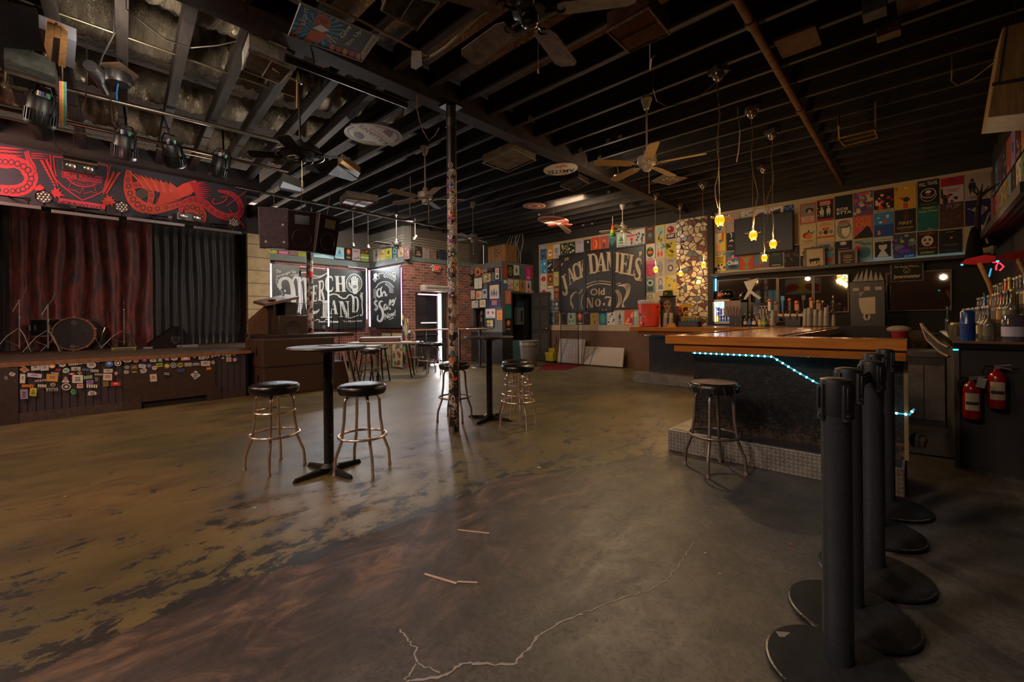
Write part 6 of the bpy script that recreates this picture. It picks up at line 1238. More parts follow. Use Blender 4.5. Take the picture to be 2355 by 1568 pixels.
for lv, cs_ in cans.items():
    for i, c in enumerate(cs_):
        x = F_.location.x+fw_/2-.07-i*.054 if lv < 2 else F_.location.x-fw_/2+.06+i*.05; z = fz0+(.04 if lv == 0 else fh*lv/3+.018)
        mb = MB().lathe([(0, 0), (.022, 0), (.025, .008), (.025, .125), (.02, .135), (0, .135)], c, 'emit1' if 0 else 'gloss', 14).lathe([(.0253, .06), (.0253, .085)], 'b03030' if i % 2 else 'd0d0d8', 'gloss', 14)
        tag(mb.build('drink_can', loc=(x, 9.56, z)), '%s drink can on the %s fridge shelf, %s from the hinge side' % (cn[c], nm[lv], ['first', 'second', 'third', 'fourth', 'fifth', 'sixth'][i]), 'can', 'cans in the lit fridge')
lamp('fridge_light', 'AREA', (F_.location.x, 9.47, fz0+fh*.9), 1.6, (.8, .95, 1), fw_*.8, (F_.location.x, 9.62, fz0), .05)
hm = thing('motorcycle_helmet', 'black helmet with red and orange flames on top of the fridge', 'helmet', ((fx0+fx1)/2+.06, 9.55, fz1))
MB().ball((0, 0, .10), .125, '141214', 'gloss', 20, 14, (1.25, 1, .85)).build('shell', parent=hm)
MB().ball((-.05, -.05, .10), .09, 'a83820', 'gloss', 12, 8, (1.2, .9, .5)).ball((-.08, -.07, .08), .06, 'c87828', 'gloss', 12, 8, (1.2, .9, .4)).build('flame_decal', parent=hm)
# cooler and things along the far bar
ck = thing('water_cooler', 'big round orange drinks cooler with a white lid and stickers', 'cooler', (*at(1490, 750, z=1.112)[:2], 1.112), -.2)
ck.location = (-3.98, 8.32, 1.112)
MB().lathe([(0, 0), (.185, 0), (.2, .015), (.2, .06), (.205, .065), (.212, .44), (.215, .46)], 'c8381c', 'satin', 40).build('body', parent=ck)
MB().lathe([(.219, .455), (.222, .47), (.222, .52), (.21, .535), (0, .54)], 'a89c90', 'satin', 40).build('lid', parent=ck)
for s_ in (-1, 1): MB().box(s_*.235, 0, .40, .06, .08, .025, 'b83418', 'satin').build('handle', parent=ck, bevel=.005)
MB().cyl((0, -.2, .07), (0, -.24, .07), .03, col='a83020', mat='satin', n=14).ball((0, -.245, .07), .02, 'd8ccc0', 'satin').build('tap', parent=ck)
for i, (a, z, c, s_) in enumerate(((-2.1, .36, '2a2420', .035), (-1.75, .37, '2a2420', .03), (-1.95, .18, 'a89a80', .06), (-2.15, .16, 'b07028', .045), (-1.3, .3, '98824a', .045), (-1.25, .38, '3a4040', .035), (-1.4, .2, 'a8a098', .022), (-1.9, .24, '201a1c', .03), (-1.6, .05, 'a8604a', .03))):
    R_ = .209; cv = Cv(MB(), (lambda u, v, h, a=a, z=z: Vector(((R_+h)*math.cos(a+u/R_), (R_+h)*math.sin(a+u/R_), z-v))), 'paper'); cv.ell(0, 0, s_, s_*.8, c); cv.rect(-s_*.5, -s_*.2, s_*.5, s_*.1, '4a3a34'); cv.mb.build('sticker', parent=ck)
def cups(x, y, z, n, r, label, col='a89c90', mat='frost', grp='stacks of cups on the bar'):
    mb = MB()
    for i in range(n):
        b = i*.016; mb.lathe([(r*.92, b+.0), (r, b+.10), (r*1.06, b+.104), (r*1.0, b+.10)], col, mat, 18)
    mb.lathe([(0, n*.016+.09), (r*.7, n*.016+.09)], col, mat, 18)
    mb.v = [(q[0], q[1], (n*.016+.095)-q[2]) for q in mb.v]; mb.f = [tuple(reversed(f)) for f in mb.f]
    for i, v in enumerate(mb.v): k = 1-.35*v[2]/(n*.016+.1); mb.v[i] = (v[0]*k, v[1]*k, v[2])
    return tag(mb.build('cup_stack', loc=(x, y, z)), label, 'cup stack', grp)
p = at(1526, 750, z=1.112); cups(-3.62, 8.28, 1.111, 11, .047, 'white paper cup stack next to the orange cooler', 'b09c88', 'paper'); cups(-3.50, 8.27, 1.111, 11, .047, 'white paper cup stack nearer the straw caddy', 'b09c88', 'paper')
# carved figure with green hat behind the cups
cf = thing('painted_figure', 'painted totem figure in a green hat behind the paper cups', 'figure', (-3.66, 8.5, 1.11))
mb = MB().box(0, 0, 0, .3, .06, .62, '3a2a20', 'wood'); mb.build('board', parent=cf)
mb = MB(); cv = Cv(mb, lambda a, b, h: Vector((-.15+.3*a, -.031-h, .62*(1-b))), 'paper', .001)
cv.poly([(.2, .45), (.8, .45), (.7, .98), (.3, .98)], '8a2a1c'); cv.poly([(.35, .45), (.65, .45), (.5, .8)], '7c8a6c'); cv.ell(.5, .3, .26, .16, '9a7a40'); cv.ell(.38, .28, .07, .03, '1a1410'); cv.ell(.62, .28, .07, .03, '1a1410'); cv.poly([(.4, .36), (.6, .36), (.5, .42)], '5a2a1c')
for s_ in (0, 1): cv.poly([(.5, .8), (.1+.8*s_, .42), (-.05+1.1*s_, .55), (.5, .9)], '2c4a34')
mb.build('painted_face', parent=cf); MB().lathe([(0, .6), (.17, .6), (.17, .615), (.1, .62), (.09, .72), (0, .73)], '27401c', 'fabric', 20).box(0, -.09, .635, .05, .02, .05, 'b05020', 'paper').build('hat', parent=cf)
gb = MB().box(0, 0, 0, .26, .03, .4, '2a1412', 'satin'); cv = Cv(gb, lambda a, b, h: Vector((-.13+.26*a, -.016-h, .4*(1-b))), 'paper', .001)
for q in ((.2, .2), (.7, .15), (.45, .45), (.8, .55), (.2, .7), (.65, .85)): cv.ell(q[0], q[1], .16, .09, '9a2418'); cv.ell(q[0], q[1], .08, .045, '1a0e0e')
tag(gb.build('graffiti_board', loc=(-3.38, 8.46, 1.11)), 'black board with red scrawled letters between the cups and the straw caddy', 'board')
st = thing('straw_caddy', 'black caddy packed with yellow green and blue straws by the mosaic wall', 'caddy', (-3.1, 8.25, 1.111))
st.location = (-3.13, 8.25, 1.111)
MB().box(0, 0, 0, .36, .2, .10, '15110f', 'satin').box(0, -.101, .03, .3, .002, .05, '4a4540', 'paper').build('tray', parent=st)
for i, c in enumerate(['7a7a20', '3a7a40', '2a8a90', '2a7a98', '2a6a80']): MB().cyl((-.13+i*.065, 0, .05), (-.13+i*.065, 0, .165), .035, col=c, mat='satin', n=14).build('straw_cup', parent=st)
rnd = random.Random(5); mb = MB()
for i in range(110):
    x, y = rnd.uniform(-.16, .16), rnd.uniform(-.04, .04); mb.cyl((x, y, .12), (x+rnd.uniform(-.01, .01), y+rnd.uniform(-.01, .01), .19+rnd.uniform(0, .02)), .003, col='c09030', mat='satin', n=5)
o = mb.build('straws', parent=st); o['kind'] = 'stuff'
fg = thing('card_holder', 'small gold figure holding up a blank yellow card in the straw caddy', 'figurine', (-3.2, 8.25, 1.28))
MB().tube([(-.035, 0, .0), (-.04, 0, .06), (0, 0, .08), (.04, 0, .06), (.035, 0, 0)], .012, 'c08820', 'satin', 8).ball((0, 0, .11), .028, 'c08820', 'satin').tube([(-.02, 0, .07), (-.07, 0, .12), (-.06, 0, .2)], .01, 'c08820', 'satin', 8).tube([(.02, 0, .07), (.07, 0, .12), (.06, 0, .2)], .01, 'c08820', 'satin', 8).build('body', parent=fg)
MB().box(0, 0, .2, .17, .012, .07, 'c89428', 'paper').build('card', parent=fg)
nk = thing('napkin_holder', 'yellow napkin wedge lying beside the straw caddy', 'napkins', (-3.38, 8.16, 1.111)); nk.location = (-3.42, 8.1, 1.111)
tag(MB().box(0, 0, 0, .16, .1, .07, 'a87a38', 'paper', taper=.6).build('napkins', parent=nk), '', ''); 
for c in list(nk.children):
    for k in ('label', 'category'): del c[k]
dv = thing('cocktail_dummy', 'black bouquet of skewers with a red plastic ball behind the gold figure', 'decoration', (-3.36, 8.36, 1.111))
MB().cyl((0, 0, 0), (0, 0, .22), .04, .06, '1a1614', 'satin', 12).build('vase', parent=dv); MB().ball((.03, -.02, .36), .05, 'b83c18', 'satin', 12, 8, (1, 1, 1.3)).build('red_ball', parent=dv)
for i in range(6): MB().cyl((0, 0, .2), (-.12+i*.05, 0, .44-.02*i), .004, col='8a6a28', mat='satin', n=5).build('skewer', parent=dv)
# bottles along the back counter
def bottle(x, y, z, h, r, col, lab, cap, label, grp, mat='gloss', shape=0, cat='bottle', name='bottle'):
    t = thing(name, label, cat, (x, y, z), 0, grp); n = h*.45 if shape == 0 else h*.62
    pr = [(0, 0), (r*.92, 0), (r, r*.15), (r, n), (r*.85, n+r*.5), (r*.34, n+r*1.25), (r*.30, h*.94), (r*.33, h*.97), (0, h*.97)] if shape < 2 else [(0, 0), (r, 0), (r, h*.92), (r*.8, h), (0, h)]
    MB().lathe(pr, col, mat, 16).build('glass', parent=t)
    if lab: MB().lathe([(r*1.02, n*.25), (r*1.02, n*.85)], lab, 'paper', 16).build('bottle_label', parent=t)
    if cap: MB().lathe([(r*.36, h*.93), (r*.36, h), (0, h)], cap, 'satin', 10).build('cap', parent=t)
    return t
gb_ = 'beer bottles lined up behind the counter'; zc = 1.0
for i, (u, h, c, lab, cap, lb) in enumerate(((1716, .24, '1c120c', 'a89880', 'c0a060', 'brown beer bottle with cream label, first by the black box'), (1726, .22, '201410', '3a6a9a', 'c0c0c0', 'brown beer bottle with pale blue label'), (1736, .24, '1c120c', 'c8c0b0', 'b0b0b0', 'brown beer bottle with white shield label'), (1748, .26, '2a1010', 'b03030', 'a8a8a0', 'dark beer bottle with red shoulder label'), (1762, .24, '1a1410', 'a8a070', '333333', 'dark beer bottle with a yellow and white face label'), (1774, .22, '201410', 'a85038', 'c0a060', 'brown beer bottle with an orange red label'))):
    p = at(u, 742, y=9.0); bottle(p.x, 8.95, 1.112-.0, h, .032, c, lab, cap, lb, gb_)
S('trim_20', 'black ledge behind the bar run where bottles and taps stand', 'ledge', ((-3.4, 8.78, .9), (-.3, 9.6, 1.11)), col='14110f')
for i, (u, c, lb) in enumerate(((1748, 'a8863a', 'cream and amber labelled can in front of the beer bottles'), (1757, '3a8a88', 'yellow and teal can in front of the beer bottles'))):
    p = at(u, 748, y=8.84); tag(MB().lathe([(0, 0), (.03, 0), (.033, .01), (.033, .115), (.027, .125), (0, .125)], c, 'satin', 16).lathe([(.0335, .03), (.0335, .08)], 'b8b090' if i == 0 else 'b09a38', 'paper', 16).build('drink_can', loc=(p.x, 8.84, 1.111)), lb, 'can')
for i, (u, n, r, lb) in enumerate(((1778, 12, .05, 'clear plastic cup stack beside the beer bottles'), (1853, 13, .05, 'clear plastic cup stack beside the taps'), (1862, 14, .056, 'tall clear cup stack, second past the taps'), (1876, 12, .05, 'clear cup stack standing before the black bottle'), (1888, 11, .05, 'clear cup stack below the ketchup bottle'), (1901, 14, .055, 'tallest clear cup stack before the steel cabinet'), (1917, 6, .036, 'short stack of small sample cups'))):
    p = at(u, 750, y=8.86); cups(p.x, 8.86, 1.111, n, r, lb, '8a8278', 'frost')
# tap tower
tt = thing('beer_tap_tower', 'black tap tower with mixed beer handles on the bar', 'beer taps', (at(1825, 750, y=9.0).x, 9.0, 1.11))
MB().box(0, 0, 0, .24, .12, .17, '120f0e', 'satin').box(0, 0, .17, .5, .07, .05, '8a7c70', 'metal').build('tower', parent=tt, bevel=.006)
HC = ['b8a890', '6a4a28', '2a6a9a', '3a2a20', 'a8602c', '18181a', 'b07038', '7a5a34']
for i, c in enumerate(HC):
    x = -.36+i*.105; hp = MB().cyl((x, -.04, .19), (x, -.06, .28), .012, col='a89888', mat='chrome', n=10).cyl((x, -.02, .2), (x, -.14, .14), .011, col='a89888', mat='chrome', n=10); hb = hp.build('faucet', parent=tt)
    mb = MB()
    if i % 3 == 0: mb.box(x, -.06, .28, .04, .03, .17, c, 'satin').ball((x, -.06, .47), .032, 'a84a28', 'satin', 12, 8)
    elif i % 3 == 1: mb.box(x, -.06, .28, .06, .03, .12, c, 'satin').ball((x, -.06, .42), .035, c, 'satin', 12, 8)
    else: mb.cyl((x, -.06, .28), (x, -.06, .46), .014, .026, c, 'satin', 10).box(x, -.06, .46, .055, .03, .08, c, 'satin')
    mb.build('tap_handle', parent=tt)
pl = at(1755, 700, y=9.15)
tag(MB().box(0, 0, 0, .26, .015, .10, '7a6c58', 'satin').box(-.05, 0, .1, .03, .015, .17, '7a6c58', 'satin').box(0, 0, .1, .03, .015, .17, '7a6c58', 'satin').box(.05, 0, .1, .03, .015, .17, '7a6c58', 'satin').box(0, 0, .24, .14, .015, .05, '7a6c58', 'satin').build('cutout_sign', loc=(pl.x, 9.15, 1.2)), 'cut out metal trophy shape standing against the mirror', 'sign')
mb = MB(); p = at(1726, 668, y=WY-.06)
for q in (((-.13, .2), (.0, .22), (.15, .26), (.02, .0), (.2, -.16), (.16, -.2), (0, -.06), (-.1, -.2), (-.14, -.18), (-.05, .0)),): mb.prism([(p.x+a, WY-.05, p.z+b) for a, b in q], (0, 0, 0), (0, -.012, 0), 'a89c8c', 'satin')
tag(mb.build('cutout_letters'), 'white cut out letter K shape hanging on the mirror', 'sign')
mb = MB().box(0, 0, 0, .22, .28, .2, '14110f', 'satin').cyl((0, -.145, .04), (0, -.14, .04), .012, col='a87830', mat='metal', n=10)
p = at(1697, 745, y=9.1); tag(mb.build('black_box', loc=(p.x, 9.1, 1.11)), 'small black box with a brass knob next to the fridge', 'box')
kt = MB(); p = at(1687, 690, y=9.2)
for i in range(5): kt.tube([(p.x-.1+i*.05, 9.2, 1.31), (p.x-.1+i*.05, 9.2, 1.42), (p.x-.14+i*.07, 9.2, 1.5)], .008, '8a7c74', 'metal', 6)
kt.box(p.x-.03, 9.23, 1.31, .3, .02, .3, '6a5450', 'satin'); tag(kt.build('utensil_rack'), 'grey rack of bar tools standing between the fridge and the mirror', 'rack')
bl = [(1883, .30, .04, '121210', '16281c', '90908a', 'dark green glass bottle with a black cap among the cups'), (1893, .34, .034, '6a1018', '5a1018', 'e0d8c8', 'red squeeze bottle with a white pourer'), (1872, .30, .028, '8a1a20', '6a1418', '201818', 'slim crimson bottle near the clear cup stacks'), (1905, .28, .03, 'a09078', '9a6a58', '333333', 'pale bottle with a salmon label before the steel edge'), (1866, .3, .03, '4a4a44', '3a302c', 'b0a898', 'grey bottle with a white spout near the taps'), (1917, .42, .035, 'a89c88', None, 'b8a078', 'tall clear bottle with a gold pourer near the dispenser')]
for u, h, r, c, lab, cap, lb in bl:
    p = at(u, 735, y=9.12); bottle(p.x, 9.1, 1.111, h+.1, r, c, lab, cap, lb, 'bottles behind the cup stacks', 'gloss' if c != 'a89c88' else 'glass')
# ------------------------------------------------------------ liquor counter on the end wall
lc = thing('liquor_counter', 'dark wooden counter end with extinguishers hung on it and liquor on top', 'counter', (.23, 5.17, 0))
bp('end_panel', ((.24, 5.19, 0), (.88, 5.23, 1.0)), mat='matte', col='190d07', par=lc); bp('front_face', ((.24, 5.22, 0), (.28, 9.2, 1.0)), mat='matte', col='14100e', par=lc)
bp('corner_post', ((.225, 5.17, 0), (.255, 5.2, 1.02)), mat='satin', col='3a3026', par=lc); bp('counter_top', ((.22, 5.15, 1.0), (.89, 9.3, 1.06)), mat='gloss', col='161413', par=lc, bevel=.004)
bp('edge_trim', ((.215, 5.145, 1.045), (.89, 5.16, 1.062)), mat='wood', col='6a4420', par=lc); bp('led_dot', ((.218, 5.14, .985), (.25, 5.15, .995)), mat='emit3', col='30c0e0', par=lc)
def bottle_(x, y, z, h, r, col, lab, cap, label, grp, mat, shape=0): return bottle(x, y, z, h, r, col, lab, cap, label, grp, mat, shape)
for k, (x, z) in enumerate(((.52, 1.06), (.62, 1.20), (.72, 1.34))): S('trim_%d' % (21+k), 'stepped bottle riser on the liquor counter', 'riser', ((x, 5.5, 1.06), (.88, 8.6, z)), mat='satin', col='1a1614') if z > 1.06 else None
rnd = random.Random(11); gl = 'liquor bottles on the end counter'
proto = {}; OD = 'first second third fourth fifth sixth seventh eighth ninth tenth eleventh twelfth thirteenth fourteenth fifteenth'.split()
kinds = {'clear': ('a09a90', '5a5244', 'b0a890', 'glass'), 'amber': ('7a3c10', 'a87838', '201812', 'gloss'), 'green': ('1c3a20', '989468', '222222', 'gloss'), 'dark': ('16100e', 'a89c80', '6a1818', 'gloss')}
rowlab = ['lowest', 'middle', 'top']; spec_ = []
C1 = 'clear clear clear dark clear clear green clear amber clear clear clear amber clear'.split()
for rw, (x, z, hh) in enumerate(((.46, 1.06, .30), (.60, 1.20, .30), (.74, 1.34, .32))):
    for i in range(15):
        y = 5.62+i*.2+(.06 if rw % 2 else 0); kd = C1[(i+rw*5) % 14]
        key = (rw, kd)
        lb = {'clear': 'clear liquor bottle with a pourer, %s riser step', 'amber': 'amber whiskey bottle with tan label, %s riser step', 'green': 'green glass bottle, %s riser step', 'dark': 'black bottle with red cap, %s riser step'}[kd] % rowlab[rw]
        lb_ = lb+', '+OD[i]+' from the counter end'
        if key not in proto:
            c, lab, cap, m_ = kinds[kd]; proto[key] = bottle(x, y, z, hh, .038 if kd != 'green' else .034, c, lab, cap, lb_, 'liquor bottles, %s step, %s' % (rowlab[rw], kd), m_)
        else: dup(proto[key], (x, y, z), label=lb_)
for (x, y, z, h, r, c, lab, cap, lb, sh) in ((.34, 5.75, 1.06, .26, .05, '0a3a7a', '102a68', 'a0a0a0', 'blue cylindrical canister on the end of the liquor counter', 2), (.60, 5.55, 1.06, .22, .075, '8a8494', '9a94a8', None, 'large clear jar with violet label on the liquor counter end', 2), (.50, 6.4, 1.2, .3, .035, '1a5a9a', '2a70b8', '181818', 'bright blue vodka bottle among the clear bottles', 0), (.66, 6.6, 1.34, .3, .04, 'b04818', 'c86020', 'c0b8a8', 'orange liqueur bottle in the upper rows', 0), (.66, 6.36, 1.34, .3, .04, 'a8842c', 'b89430', 'c0b8a8', 'yellow liqueur bottle beside the orange one', 0), (.28, 6.3, 1.06, .12, .045, 'a0948a', None, None, 'clear tumbler at the front edge of the liquor counter', 2), (.30, 6.6, 1.06, .14, .04, '8a7a44', '9a8a50', None, 'small gold can beside the clear tumbler', 2), (.33, 9.0, 1.06, .34, .03, '9aa0a0', None, '888888', 'slim prismatic glass bottle near the mirror', 0)):
    bottle(x, y, z, h, r, c, lab, cap, lb, 'odd bottles on the liquor counter', 'glass' if c in ('8a8494', 'a0948a', '9aa0a0') else 'gloss', sh)
mb = MB()
for i in range(9): mb.lathe([(.033, 0), (.036, .1), (.034, .1), (.031, .004), (0, .004)], '8a847c', 'glass', 12, (.34+.0*i, 0, 0))
for i in range(8):
    o = MB().lathe([(0, 0), (.028, 0), (.034, .1), (.032, .1), (.027, .006), (0, .006)], '9a948a', 'glass', 14).build('drinking_glass', loc=(.33+(i % 2)*.08, 6.9+(i//2)*.16, 1.061)); tag(o, 'short clear drinking glass, %s row, %s from the counter end' % (['inner', 'outer'][i % 2], OD[i//2]), 'glass', 'drinking glasses on the liquor counter')
tag(MB().box(0, 0, 0, .16, .12, .16, '6a5a3a', 'paper').build('snack_box', loc=(.86-.14, 5.35, 1.06)), 'cream paper box at the outer corner of the liquor counter', 'box')
# bar towel rail hanging off the counter
bs = thing('bar_gate', 'curved brown framed leaf hanging at the counter corner', 'gate', (.2, 5.3, 1.0))
MB().tube([(0, 0, .0), (-.05, .12, .03), (-.13, .3, .13), (-.17, .4, .2)], .012, '5a4020', 'wood', 8).tube([(0, 0, -.08), (-.05, .12, -.05), (-.13, .3, .05), (-.17, .4, .2)], .012, '5a4020', 'wood', 8).build('frame', parent=bs)
MB().add([(0, 0, 0), (-.05, .12, .03), (-.13, .3, .13), (-.13, .3, .05), (-.05, .12, -.05), (0, 0, -.08)], [(0, 1, 2, 3, 4, 5)], '1a1a18', 'satin').build('leaf', parent=bs)
# extinguishers
def ext(u, v, lb, s=1):
    p = at(u, v, y=5.10); t = thing('fire_extinguisher', lb, 'fire extinguisher', (p.x, 5.115, p.z-.16), 0, 'red fire extinguishers on the counter end')
    MB().lathe([(0, 0), (.045, 0), (.052, .012), (.052, .24), (.04, .275), (.018, .295), (.015, .31), (0, .31)], '7e0d0d', 'gloss', 28).build('cylinder', parent=t)
    mb = MB()
    for q in range(-3, 3): mb.cyl((0, 0, .07), (0, 0, .07), .01) if 0 else None
    n = 12; vs = []
    for k in range(n+1):
        a = -2.4+1.7*k/n; vs += [(.0526*math.cos(a), .0526*math.sin(a), .07), (.0526*math.cos(a), .0526*math.sin(a), .21)]
    mb.add(vs, [(2*k, 2*k+2, 2*k+3, 2*k+1) for k in range(n)], 'a08a6a', 'paper', True)
    vs = []
    for k in range(n+1):
        a = -2.3+1.5*k/n; vs += [(.053*math.cos(a), .053*math.sin(a), .115), (.053*math.cos(a), .053*math.sin(a), .14)]
    mb.add(vs, [(2*k, 2*k+2, 2*k+3, 2*k+1) for k in range(n)], '2a2420', 'paper', True); mb.build('instruction_label', parent=t)
    MB().box(0, -.01, .31, .03, .03, .03, '8a8078', 'metal').box(.03, -.01, .335, .09, .014, .01, '9a9088', 'metal', ry=-.15).box(.035, -.01, .315, .09, .014, .008, '9a9088', 'metal', ry=.2).build('lever', parent=t)
    MB().tube([(-.015, -.01, .325), (-.06, -.01, .33), (-.075, -.005, .28), (-.068, 0, .2)], .008, '181514', 'vinyl', 8).build('hose', parent=t)
    return t
ext(2235, 917, 'fire extinguisher with white tag, hung lower on the counter end'); ext(2293, 892, 'fire extinguisher hung higher, further from the counter corner')
MB().box(.05, -.06, .26, .05, .002, .08, '8a8078', 'paper', ry=.2).build('tag', parent=bpy.data.objects['fire_extinguisher'])
# stainless cabinet, mat, trims behind the bar opening
sc_ = thing('steel_cabinet', 'scratched stainless steel under counter cabinet by the bar opening', 'cabinet', (.02, 6.95, 0))
bp('body', ((-.13, 6.9, .0), (.23, 7.5, .80)), mat='brushed', col='4a443f', par=sc_); bp('door', ((-.12, 6.885, .08), (.05, 6.9, .70)), ((.06, 6.885, .08), (.225, 6.9, .70)), mat='brushed', col='6c635c', par=sc_); bp('top_rim', ((-.145, 6.88, .80), (.235, 7.5, .86)), mat='brushed', col='5a544e', par=sc_)
S('trim_30', 'brown cork board leaning under the wide mirror', 'board', ((-.33, 9.55, .70), (.12, 9.6, 1.04)), mat='matte', col='4a3420')
rb = thing('bucket', 'red bucket heaped with a white cloth on a small stand', 'bucket', at(2068, 765, y=8.6)); rb.location.z -= .1
MB().lathe([(0, 0), (.085, 0), (.105, .15), (.1, .15)], '8a1818', 'satin', 20).build('bucket_body', parent=rb); MB().ball((0, 0, .15), .13, '9a8c7c', 'fabric', 16, 10, (1.1, .9, .45)).build('cloth', parent=rb); MB().cyl((0, 0, -.25), (0, 0, 0), .03, col='7a7068', mat='chrome', n=10).box(0, 0, -.86, .3, .3, .62, '1a1512', 'matte').build('stand', parent=rb)
tag(MB().box(0, 0, 0, .8, 1.1, .012, '17120f', 'vinyl').build('rubber_mat', loc=(.1, 6.0, .001), rz=.1, bevel=.003), 'black rubber mat on the floor of the bar opening', 'mat')
tag(MB().lathe([(0, 0), (.04, 0), (.055, .06), (.03, .1), (0, .1)], '6a6258', 'fabric', 12).build('wrapped_bundle', loc=(-.0, 4.5, .28)), 'grey wrapped bundle hooked on the bar end above the step', 'bundle')
# wooden awning over the liquor counter and hanging axe props
aw = MB()
for k in range(3): aw.bb((.66+k*.08, 5.4, 2.30+k*.02), (.735+k*.08, 9.9, 2.34+k*.02), '1c0f08', 'wood')
aw.bb((.62, 5.4, 2.27), (.66, 9.9, 2.36), '1e1008', 'wood')
tag(aw.build('wooden_awning'), 'dark plank awning over the liquor counter', 'awning')
for i, (u, v, lb, s_) in enumerate(((2246, 600, 'axe shaped red headed sign with a golden wooden handle, beneath the awning', 1), (2335, 590, 'second red headed axe sign with a wooden handle, closer to the picture edge', 1))):
    p = at(u, v, y=6.9 if i == 0 else 6.2); t = thing('axe_sign', lb, 'axe', p, 0, 'red axes over the liquor counter')
    MB().prism([(-.13, 0, -.02), (-.08, 0, .03), (.06, 0, .06), (.14, 0, .04), (.13, 0, -.02), (0, 0, -.04)], (0, 0, 0), (0, .03, 0), '7a1014', 'gloss').build('axe_head', parent=t)
    MB().tube([(.02, .015, -.02), (.09, .015, -.25), (.14, .015, -.5), (.17, .015, -.72)], [.022, .02, .018, .022], '8a5a20', 'wood', 10).build('handle', parent=t)
    MB().ball((-.11, .01, -.03), .012, '38b8d8', 'emit1', 8, 6).build('blue_light', parent=t)
br = MB(); p = at(2255, 440, y=8.6); q = at(2250, 560, y=8.6)
br.tube([p, p.lerp(q, .5)+Vector((-.02, 0, 0)), q], [.02, .03, .035], '2a1c12', 'dusty', 8)
for i in range(6): br.tube([p.lerp(q, .1), p+Vector((-.1+i*.06, 0, .06+.02*(i % 3)))], [.015, .004], '2a1c12', 'dusty', 6)
tag(br.build('tree_branch'), 'bare forked branch standing in the corner before the posters', 'branch')
p = at(2240, 560, y=8.4)
mb = MB().lathe([(.10, -.30), (.07, 0), (.04, .16), (.02, .22), (0, .22)], '14100e', 'fabric', 14, tuple(p)); tag(mb.build('dark_cloak'), 'dark cone shaped cloak hanging from the branch', 'cloth')
mb = MB(); 
for a, b in (((2262, 525), (2277, 488)), ((2262, 525), (2272, 560))): mb.tube([at(*a, y=8.3), at(*b, y=8.3)], .012, '6a5030', 'wood', 6)
tag(mb.build('wooden_wishbone'), 'pale angled wooden sticks crossing the dark blue poster', 'sticks')
# neon scraps above the bottles
for i, (u, v, c, sh, lb) in enumerate(((2291, 612, 'ff2030', [(-.03, .05), (.02, .05), (.0, 0), (.0, -.05)], 'small red neon stroke shaped like a seven above the bottles'), (2303, 613, 'ff2030', [(-.015, .05), (.02, 0), (-.015, -.05)], 'small red neon chevron above the bottles'), (2277, 628, '2090c0', [(.01, .06), (-.01, -.05)], 'short blue neon stroke above the bottles'))):
    p = at(u, v, y=8.2); tag(MB().tube([(a, 0, b) for a, b in sh], .008, c, 'emit1' if i == 2 else 'emit3', 6).build('neon_light', loc=p), lb, 'neon light')
hb = thing('hanging_cabinet', 'beige two panel wooden box hung from the ceiling over the bar opening', 'cabinet', at(2315, 165, y=5.2))
c0 = [at(u, v, y=5.2) for u, v in ((2306, 62), (2420, 30), (2400, 255), (2270, 270))]; b0 = hb.location
MB().prism([p-b0 for p in c0], (0, 0, 0), (0, .45, 0), '86683a', 'woodv').build('box_body', parent=hb, bevel=.008)
c1 = [at(u, v, y=5.195) for u, v in ((2282, 190), (2400, 170), (2402, 178), (2281, 198))]; MB().prism([p-b0 for p in c1], (0, 0, 0), (0, .01, 0), '2a1c10', 'wood').prism([at(u, v, y=5.195)-b0 for u, v in ((2314, 62), (2318, 62), (2300, 190), (2295, 190))], (0, 0, 0), (0, .01, 0), '2a1c10', 'wood').build('seam', parent=hb)
MB().tube([at(2336, 60, y=5.3)-b0, Vector((at(2336, 0, y=5.3).x-b0.x, .1, 3.9-b0.z))], .004, '4a3a28', 'metal', 6).build('hanging_wire', parent=hb)
